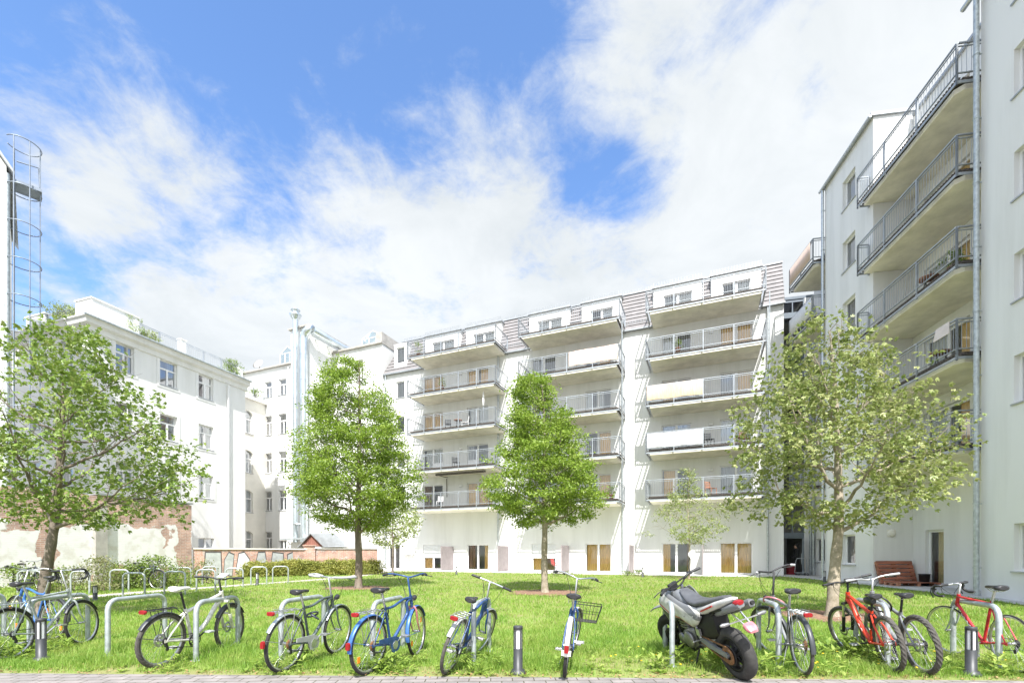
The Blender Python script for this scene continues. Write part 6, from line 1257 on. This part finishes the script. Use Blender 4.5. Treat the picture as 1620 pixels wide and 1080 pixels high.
def motorcycle(label, rear, front, lean):
    hd = math.atan2(front[1]-rear[1], front[0]-rear[0]); o = empty('motorcycle', (*rear,0), hd, R_(lean)); tag(o, label, 'motorcycle')
    wb = 1.36; R = .305
    def whl(c, R, tw, wide, ax=(0,1,0)):
        w = MB(); rr = R-tw*1.6; w.lathe([(rr-.03,-wide*.75),(rr,-wide*.8),(rr-.012,-wide*.6),(rr-.02,0),(rr-.012,wide*.6),(rr,wide*.8),(rr-.03,wide*.75),(rr-.035,0),(rr-.03,-wide*.75)], c, (0,1,0), 40); w.lathe([(0,-.08),(.05,-.08),(.055,0),(.05,.08),(0,.08)], c, (0,1,0), 18)
        for i in range(5):
            for s in (-.14,.14): a = i*1.2566+s; w.bar(c+Vector((.04*math.cos(a),.02*(1 if s > 0 else -1),.04*math.sin(a))), c+Vector(((rr-.02)*math.cos(i*1.2566+s*.7),0,(rr-.02)*math.sin(i*1.2566+s*.7))), .03,.028)
        w.lathe([(.07,wide+.01),(.125,wide+.01),(.125,wide+.016),(.07,wide+.016),(.07,wide+.01)], c, (0,1,0), 30)
        t = MB(); N, n = 60, 14; vs = []
        for i in range(N):
            a = 2*math.pi*i/N
            for j in range(n):
                p = 2*math.pi*j/n; q = tw*math.cos(p); y = wide*math.sin(p)
                if math.cos(p) > .2 and (i+(j%3))%4 == 0: q -= .006
                vs.append(c+Vector(((R-tw+q)*math.cos(a),y,(R-tw+q)*math.sin(a))))
        t.add(vs, [(i*n+j,i*n+(j+1)%n,((i+1)%N)*n+(j+1)%n,((i+1)%N)*n+j) for i in range(N) for j in range(n)], 0, True); return w, t
    A = Vector((0,0,R)); F = Vector((wb,0,R)); w, t = whl(A,R,.065,.070); wo = w.build('wheel', M['m_dark'], o); t.build('tyre', M['tyre_moto'], wo)
    ax = Vector((-.44,0,.898)); HB = F+ax*.52-Vector((.03,0,0)); rot = Matrix.Translation(HB) @ Matrix.Rotation(R_(22), 4, ax) @ Matrix.Translation(-HB)
    def fr(mb): mb.v = [tuple(rot @ Vector(v)) for v in mb.v]; return mb
    w, t = whl(F,R,.058,.06); wo = fr(w).build('wheel', M['m_dark'], o); fr(t).build('tyre', M['tyre'], wo)
    sw = MB()
    for s in (-1,1): sw.bar((0,s*.10,R),(.30,s*.105,.36),.03,.06); sw.bar((.30,s*.105,.36),(.56,s*.09,.42),.035,.07)
    sw.bar((.3,-.1,.36),(.3,.1,.36),.05,.05); sw.tube([(0,-.12,R),(0,.12,R)], .014, 8); sw.build('swing_arm', M['m_grey'], o)
    ch = MB(); ch.lathe([(.05,.098),(.105,.098),(.105,.104),(.05,.104),(.05,.098)], A, (0,1,0), 30); ch.bar((0,.1,R+.10),(.58,.1,.46),.012,.014); ch.bar((0,.1,R-.10),(.58,.1,.38),.012,.014); ch.build('chain', M['rust'], o)
    e = MB(); e.xloft([(.56,.11,.28,.50),(.62,.13,.24,.54),(.78,.14,.22,.52),(.92,.12,.24,.46),(.98,.08,.28,.42)], n=14, e=3.5); e.loft([((.84,0,.46),.08,.09,(1,0,0),(0,1,0)),((.90,0,.60),.085,.095,(1,0,0),(0,1,0)),((.94,0,.72),.075,.085,(1,0,0),(0,1,0))], n=12, e=4)
    for i in range(6): e.loft([((.86+.013*i,0,.50+.035*i),.11,.12,(1,0,0),(0,1,0)),((.862+.013*i,0,.512+.035*i),.11,.12,(1,0,0),(0,1,0))], n=12, e=4)
    e.lathe([(0,.13),(.10,.13),(.11,.155),(.09,.175),(0,.18)], (.70,0,.38), (0,1,0), 20); e.lathe([(0,.13),(.075,.13),(.08,.16),(0,.165)], (.88,0,.36), (0,1,0), 18); e.build('engine', M['m_alloy'], o)
    f = MB(); HT = HB+ax*.17
    for s in (-1,1): f.tube([HB+Vector((0,s*.03,.05)),(1.02,s*.10,.66),(.98,s*.11,.34),(.72,s*.11,.22),(.56,s*.11,.30)], .017, 8); f.tube([HT+Vector((0,s*.03,-.02)),(.78,s*.12,.76),(.54,s*.12,.60),(.54,s*.11,.34)], .02, 8); f.tube([(.60,s*.11,.72),(.1,s*.09,.80),(-.18,s*.05,.86)], .013, 8); f.tube([(.54,s*.11,.50),(.10,s*.08,.78)], .012, 8)
    f.tube([HB,HT], .034, 12); f.build('frame', M['m_dark'], o)
    fk = MB()
    for s in (-1,1): fk.tube([F+Vector((-.03,s*.095,0)),HB+Vector((-.03,s*.095,-.12))], .027, 10); fk.tube([HB+Vector((-.03,s*.095,-.14)),HT+Vector((-.035,s*.095,.06))], .021, 10, m=1)
    fk.bar(HB+Vector((-.02,-.13,0)),HB+Vector((-.02,.13,0)),.06,.035); fk.bar(HT+Vector((-.02,-.13,0)),HT+Vector((-.02,.13,0)),.06,.03); fr(fk).build('fork', [M['m_dark'],M['alu']], o)
    hb = MB(); c = HT+Vector((-.05,0,.08)); hp = smooth_path([c+Vector((-.10,-.40,.07)),c+Vector((-.03,-.22,.07)),c+Vector((0,-.09,0)),c+Vector((0,.09,0)),c+Vector((-.03,.22,.07)),c+Vector((-.10,.40,.07))],5); hb.tube(hp, .012, 8); hb.tube([c+Vector((-.02,-.19,.06)),c+Vector((-.02,.19,.06))], .011, 8); ho = fr(hb).build('handlebar', M['m_dark'], o)
    for sg in (hp[:8],hp[-8:]): fr(MB().tube(sg, .018, 8)).build('grip', M['black'], ho)
    for s in (-1,1):
        m = MB(); q = c+Vector((-.03,s*.26,.07)); m.xloft([(q.x-.03,.025,q.z-.02,q.z+.025,q.y),(q.x+.03,.025,q.z-.02,q.z+.025,q.y)], n=8); m.tube([q+Vector((.03,0,0)),q+Vector((.06,s*.06,-.01)),q+Vector((.02,s*.18,-.01))], .007, 6); fr(m).build('lever', M['black'], ho)
    mm = MB(); q = c+Vector((-.04,-.27,.09)); mm.tube([q,q+Vector((.02,-.05,.10)),q+Vector((-.01,-.10,.17))], .006, 6); mo = fr(mm).build('mirror_arm', M['black'], o)
    fr(MB().loft([(q+Vector((-.01,-.15,.18)),.065,.05,(0,1,0),(0,0,1)),(q+Vector((.015,-.15,.18)),.05,.038,(0,1,0),(0,0,1))], n=16)).build('mirror', M['render_cream'], mo)
    il = MB(); q = c+Vector((-.03,.30,.0)); il.tube([q,q+Vector((.03,.05,.06))], .005, 5); il.build('indicator_arm', M['black'], o) if False else None
    fm = MB(); fm.xloft([(wb-.36,.045,.70,.73),(wb-.2,.06,.735,.765),(wb,.065,.735,.765),(wb+.2,.045,.69,.715),(wb+.30,.02,.645,.66)], n=10, e=3); fr(fm).build('front_mudguard', M['m_grey'], o)
    hl = MB(); q = HT+Vector((.10,0,-.08)); hl.loft([(q+Vector((-.06,0,0)),.09,.12,(0,1,0),(0,0,1)),(q+Vector((.06,0,.01)),.11,.13,(0,1,0),(0,0,1)),(q+Vector((.12,0,-.02)),.07,.09,(0,1,0),(0,0,1))], n=14, e=3); fr(hl).build('headlight_mask', M['m_grey'], o)
    ins = MB(); ins.box(HT.x+.0,-.07,HT.z+.05,HT.x+.05,.07,HT.z+.14); fr(ins).build('instrument', M['black'], o, bevel=.01)
    tk = MB(); tk.xloft([(.62,.09,.74,.86),(.74,.12,.72,.93),(.88,.14,.72,.98),(.98,.11,.74,.97),(1.04,.06,.80,.93)], n=16, e=2.6); tk.build('tank', M['m_grey'], o)
    for s in (-1,1):
        sp = MB(); secs = [(.30,.79,.72,.125),(.40,.815,.62,.14),(.52,.83,.57,.15),(.64,.845,.60,.155),(.76,.88,.66,.17),(.88,.945,.60,.19),(.98,.975,.58,.20),(1.08,.95,.66,.20),(1.15,.915,.80,.19)]
        K = 8; bl = lambda f: .035*math.sin(math.pi*f)-.03*f*f-(.010 if .42 < f < .58 else 0); vs = []
        for q_, (x0,t0,b0,y0) in enumerate(secs):
            for k in range(K+1): f0 = k/K; vs.append((x0,s*(y0+bl(f0)),b0+(t0-b0)*f0))
        sp.add(vs, [(q_*(K+1)+k,(q_+1)*(K+1)+k,(q_+1)*(K+1)+k+1,q_*(K+1)+k+1) for q_ in range(len(secs)-1) for k in range(K)], 0, True)
        spo = sp.build('side_panel', M['m_panel'], o); sm_ = spo.modifiers.new('s','SOLIDIFY'); sm_.thickness = .012; sm_.offset = 0
        for (x, z) in ((.42,.72),(.62,.70),(1.02,.74)): MB().lathe([(0,.0),(.012,.0),(.010,.006),(0,.006)], (x,s*.20 if x > 1 else s*.18,z), (0,s,0), 10).build('bolt', M['m_alloy'], o)
        st = MB(); st.bar((.02,s*.128,.885),(.26,s*.147,.80),.008,.018); st.build('panel_mark', M['p_red2'], o)
    se = MB(); se.xloft([(-.12,.05,.945,.985),(.02,.075,.90,.965),(.2,.105,.86,.925),(.42,.125,.82,.885),(.60,.115,.83,.885),(.74,.09,.90,.955),(.82,.06,.96,.995)], n=16, e=3); se.build('seat', M['m_seat'], o)
    tl = MB(); tl.xloft([(-.26,.03,.955,.975),(-.22,.05,.925,.972),(-.1,.085,.875,.958),(.04,.118,.82,.922),(.20,.135,.76,.872),(.36,.135,.72,.835),(.46,.12,.70,.81)], n=16, e=3.2); tl.build('tail_section', M['m_white'], o)
    ts = MB(); ts.xloft([(-.33,.04,.875,.925),(-.28,.066,.845,.935),(-.1,.082,.79,.88),(.05,.07,.74,.83),(.2,.06,.70,.78)], n=14, e=3); ts.build('under_tail', M['m_grey'], o)
    MB().xloft([(-.335,.03,.905,.94),(-.315,.05,.895,.95),(-.27,.056,.89,.952)], n=14, e=2.6).build('tail_light', M['reflred'], o)
    inner = MB(); inner.xloft([(.12,.09,.50,.78),(.20,.11,.44,.80),(.42,.12,.40,.78),(.54,.11,.40,.72)], n=14, e=3.5); inner.build('inner_mudguard', M['m_dark'], o)
    pl = MB(); pl.bar((-.20,-.05,.80),(-.40,-.03,.66),.012,.02); pl.bar((-.20,.05,.80),(-.40,.03,.66),.012,.02); pl.bar((-.30,-.17,.74),(-.30,.17,.74),.012,.012); pl.build('number_plate_bracket', M['alu'], o)
    pk = MB(); pk.xloft([(-.44,.045,.62,.645),(-.41,.062,.625,.685),(-.36,.062,.65,.72)], n=12, e=4); pk.build('rear_reflector', M['p_pink'], o)
    for s in (-1,1): m = MB(); m.loft([((-.30,s*.17,.74),.012,.018,(1,0,0),(0,0,1)),((-.30,s*.24,.745),.025,.022,(1,0,0),(0,0,1)),((-.30,s*.27,.745),.01,.012,(1,0,0),(0,0,1))], n=10); m.build('indicator', M['m_alloy'], o)
    ex = MB(); ex.tube([(.95,-.06,.60),(1.06,-.08,.46),(.96,-.12,.26),(.6,-.13,.30),(.35,-.13,.55),(.2,-.14,.72)], .024, 8); ex.loft([((.22,-.15,.72),.03,.035,(0,1,0),(.2,0,1)),((.12,-.155,.75),.046,.052,(0,1,0),(.2,0,1)),((-.22,-.165,.855),.046,.052,(0,1,0),(.2,0,1)),((-.26,-.165,.868),.036,.04,(0,1,0),(.2,0,1))], n=16, e=2.6); exo = ex.build('exhaust', M['m_alloy'], o); MB().tube([(-.261,-.165,.869),(-.285,-.165,.876)], .022, 14).build('exhaust_tip', M['m_dark'], exo)
    MB().tube([(.50,-.11,.40),(.50,-.22,.40)], .012, 8).build('footpeg', M['alu'], o); fp = MB(); fp.tube([(.50,.11,.40),(.50,.22,.40)], .012, 8); fp.box(.40,.13,.48,.47,.16,.56); fp.bar((.52,.125,.60),(.44,.14,.44),.02,.035); fp.build('footpeg', M['alu'], o)
    ss = MB(); ss.tube([(.60,.11,.26),(.55,.28,.02)], .012, 8); ss.build('side_stand', M['m_dark'], o); return o
motorcycle('white and grey supermoto motorcycle leaning on a hoop, seen from behind', (2.58,5.22), (2.40,6.5), -16)
# ------------------------------------------------------------------ grass, weeds and litter
def inpoly(P, poly):
    x, y = P[:,0], P[:,1]; r = np.zeros(len(P), bool); n = len(poly)
    for i in range(n):
        x1, y1 = poly[i]; x2, y2 = poly[(i+1)%n]
        c = ((y1 > y) != (y2 > y)) & (x < (x2-x1)*(y-y1)/(y2-y1+1e-12)+x1); r ^= c
    return r
def vgz(y): t = np.clip((y-8)/8,0,1); return .14*t*t*(3-2*t)
def vnoise(P, sc, seed):
    rs = np.random.RandomState(seed); r = np.zeros(len(P))
    for k in range(6):
        a = rs.uniform(0,6.28); f = sc*rs.uniform(.5,2.2); r += np.sin((P[:,0]*math.cos(a)+P[:,1]*math.sin(a))*f+rs.uniform(0,6.28)+1.5*np.sin(P[:,0]*f*.6+k)+1.2*np.sin(P[:,1]*f*.7+2*k))
    return r/3
def grassmat(name, ramp):
    m, nt, p, N, L = newmat(name)
    tc = N.new('ShaderNodeTexCoord'); n = N.new('ShaderNodeTexNoise'); n.inputs['Scale'].default_value = .9; n.inputs['Detail'].default_value = 9; n.inputs['Roughness'].default_value = .7; L.new(tc.outputs['Object'], n.inputs['Vector'])
    w = N.new('ShaderNodeTexWhiteNoise'); sn = N.new('ShaderNodeVectorMath'); sn.operation = 'SNAP'; sn.inputs[1].default_value = (.03,)*3; L.new(tc.outputs['Object'], sn.inputs[0]); L.new(sn.outputs[0], w.inputs['Vector'])
    a = N.new('ShaderNodeMath'); a.operation = 'MULTIPLY_ADD'; a.inputs[1].default_value = .28; L.new(w.outputs['Value'], a.inputs[0]); b = N.new('ShaderNodeMath'); b.operation = 'MULTIPLY_ADD'; b.inputs[1].default_value = 1.15; b.inputs[2].default_value = -.2; L.new(n.outputs['Fac'], b.inputs[0]); L.new(b.outputs[0], a.inputs[2])
    r = N.new('ShaderNodeValToRGB'); e = r.color_ramp.elements; e[0].position = ramp[0][0]; e[0].color = (*ramp[0][1],1); e[1].position = ramp[-1][0]; e[1].color = (*ramp[-1][1],1)
    for q, c in ramp[1:-1]: x = e.new(q); x.color = (*c,1)
    L.new(a.outputs[0], r.inputs[0]); L.new(r.outputs[0], p.inputs['Base Color']); p.inputs['Roughness'].default_value = .55
    tr = N.new('ShaderNodeBsdfTranslucent'); L.new(r.outputs[0], tr.inputs['Color']); ms = N.new('ShaderNodeMixShader'); ms.inputs[0].default_value = .4; L.new(p.outputs[0], ms.inputs[1]); L.new(tr.outputs[0], ms.inputs[2]); L.new(ms.outputs[0], N['Material Output'].inputs[0])
    return m
M['grass'] = grassmat('grass_blade', [(.2,(.13,.26,.03)),(.42,(.21,.37,.05)),(.6,(.31,.44,.08)),(.78,(.45,.47,.16)),(.92,(.58,.50,.26))])
def grass(N, seed):
    rs = np.random.RandomState(seed)
    iy = rs.uniform(1/36., 1/4.9, N); Y = 1/iy; X = rs.uniform(-1,1,N)*(1.2*Y+2.6)
    P = np.stack([X,Y],1); k = inpoly(P, LAWN) & ~inpoly(P, PATH)
    for bx, by, r in BEDS: k &= ((X-bx)**2+((Y-by)/.9)**2 > (r*(.9+.2*rs.uniform(size=N)))**2)
    edge = Y-(5.30-.028*X); thin = np.clip(edge/.35,0,1); k &= rs.uniform(size=N) < .12+.88*thin
    bare = vnoise(P, 1.6, 5); k &= ~((bare > .85) & (rs.uniform(size=N) < .55)); worn = vnoise(P, 2.6, 31); k &= ~((worn > .45) & (Y < 6.9) & (rs.uniform(size=N) < .8))
    X, Y, thin = X[k], Y[k], thin[k]; P = P[k]; n = len(X); t = vnoise(P, 2.3, 7); near = np.clip((9.5-Y)/3,0,1)
    h = (.05+.035*rs.uniform(size=n)+.025*np.clip(t,-.6,1.4)*.8)*(1+.0*Y)+near*.05*rs.uniform(size=n)*np.clip(.6+t,0.1,1.6)
    tall = (vnoise(P, 1.1, 9) > .5) & (Y < 8.5) & (rs.uniform(size=n) < .25); h = np.where(tall, h+.10*rs.uniform(size=n), h)*(.45+.55*thin)
    h = np.maximum(h,.025); w = np.clip(.0011*Y, .005, .03)*rs.uniform(.7,1.3,n); a = rs.uniform(0,6.28,n); b = rs.uniform(0,6.28,n); ln = h*rs.uniform(.15,.75,n); z = vgz(Y)
    d = np.stack([np.cos(a),np.sin(a)],1)*w[:,None]*.5; l = np.stack([np.cos(b),np.sin(b)],1)*ln[:,None]
    B = P; z3 = z[:,None]
    v0 = np.hstack([B-d,z3]); v1 = np.hstack([B+d,z3]); v2 = np.hstack([B+l*.35+d*.7,z3+h[:,None]*.62]); v3 = np.hstack([B+l*.35-d*.7,z3+h[:,None]*.62]); v4 = np.hstack([B+l,z3+h[:,None]])
    V = np.stack([v0,v1,v2,v3,v4],1).reshape(-1,3); q = np.arange(n)*5
    F = np.concatenate([np.stack([q,q+1,q+2],1),np.stack([q,q+2,q+3],1),np.stack([q+3,q+2,q+4],1)]); return V, F
V, F = grass(430000, 3); go = npmesh('grass', V, F, M['grass']); tag(go, kind='stuff')
# broad-leaved weeds in the strip along the paving and round the parked bicycles
rs = np.random.RandomState(17); Pts = []
for _ in range(520):
    y = 5.3+abs(rs.normal())*.9; x = rs.uniform(-1.15,1.15)*y
    if y < edgeY(x)+.05: continue
    Pts.append((x,y,rs.uniform(.5,1.1)))
for cx, cy, n, s in ((-1.5,5.5,20,1.3),(-.62,5.6,12,1.25),(.5,5.4,10,1.1),(2.6,5.5,14,1.5),(1.9,5.7,10,1.3),(3.4,5.6,10,1.1),(4.7,6.2,22,1.6),(4.2,5.9,10,1.3),(-2.6,5.6,12,1.3),(-6.9,6.2,22,1.4),(-7.4,6.8,16,1.4),(5.5,5.6,14,1.3),(6.2,5.7,10,1.2),(-4.1,5.45,8,1.0)):
    for _ in range(n): Pts.append((cx+rs.normal()*.25, cy+rs.normal()*.22, s*rs.uniform(.7,1.3)))
bp, bd, bn, bl_, bw = [], [], [], [], []
for x, y, s in Pts:
    if y < edgeY(x)-.02: continue
    tallp = s > 1.2; nl = rs.randint(6,11)+(8 if tallp else 0); a0 = rs.uniform(0,6.28)
    for j in range(nl):
        a = a0+j*2.4; e = rs.uniform(.15,.9); zz = gz(y)+.01+(rs.uniform(0,.16)*s*.7 if tallp else .0); r = .02*rs.uniform()
        dr = np.array([math.cos(a)*math.cos(e),math.sin(a)*math.cos(e),math.sin(e)]); nn = np.array([-math.cos(a)*math.sin(e),-math.sin(a)*math.sin(e),math.cos(e)])
        bp.append((x+r*math.cos(a)+(.05*rs.normal() if tallp else 0),y+r*math.sin(a),zz)); bd.append(dr); bn.append(nn); bl_.append(.078*s*rs.uniform(.6,1.2)); bw.append(.36*rs.uniform(.7,1.4))
bl_ = np.array(bl_); V, F = leaf_quads(np.array(bp), np.array(bd), np.array(bn), bl_, bl_*np.array(bw), .12)
M['leaf_weed'] = leafmat('weed_leaf', (.17,.28,.04), (.29,.41,.07), (.45,.52,.14), 3.0, .4, .5)
tag(npmesh('weeds', V, F, M['leaf_weed']), kind='stuff')
# dry leaves and litter along the lawn edge
n = 700; X = rs.uniform(-7.5,7.5,n); Y = edgeY(X)+np.abs(rs.normal(size=n))*np.where(rs.uniform(size=n) < .6,.14,.7)-.03; a = rs.uniform(0,6.28,n); D = np.stack([np.cos(a),np.sin(a),.2*rs.normal(size=n)],1); D /= np.linalg.norm(D,axis=1,keepdims=True)
Nn = np.stack([.3*rs.normal(size=n),.3*rs.normal(size=n),np.ones(n)],1); Nn -= D*(Nn*D).sum(1)[:,None]; Nn /= np.linalg.norm(Nn,axis=1,keepdims=True)
V, F = leaf_quads(np.stack([X,Y,np.full(n,.022)],1), D, Nn, rs.uniform(.02,.05,n), rs.uniform(.015,.03,n), .2)
M['leaf_dry'] = leafmat('dry_leaf', (.22,.12,.05), (.36,.22,.10), (.50,.38,.20), 9, .2, .8)
tag(npmesh('fallen_leaves', V, F, M['leaf_dry']), kind='stuff')
# dandelions: small yellow flower heads
n = 60; m = MB()
for i in range(n):
    y = 5.4+abs(rs.normal())*1.2; x = rs.uniform(.2,1.1)*y; h = rs.uniform(.05,.13)
    if y < edgeY(x)+.1: continue
    m.tube([(x,y,gz(y)),(x+.01,y,gz(y)+h)], .0015, 3, caps=False, m=1); m.lathe([(0,.006),(.012,.005),(.014,0),(.004,-.004)], (x+.01,y,gz(y)+h), (.2*rs.normal(),.2*rs.normal(),1), 7, sm=False)
tag(m.build('dandelions', [pm('yellow_petal', (.75,.50,.02), .7, var=.1), M['leaf_weed']]), kind='stuff')
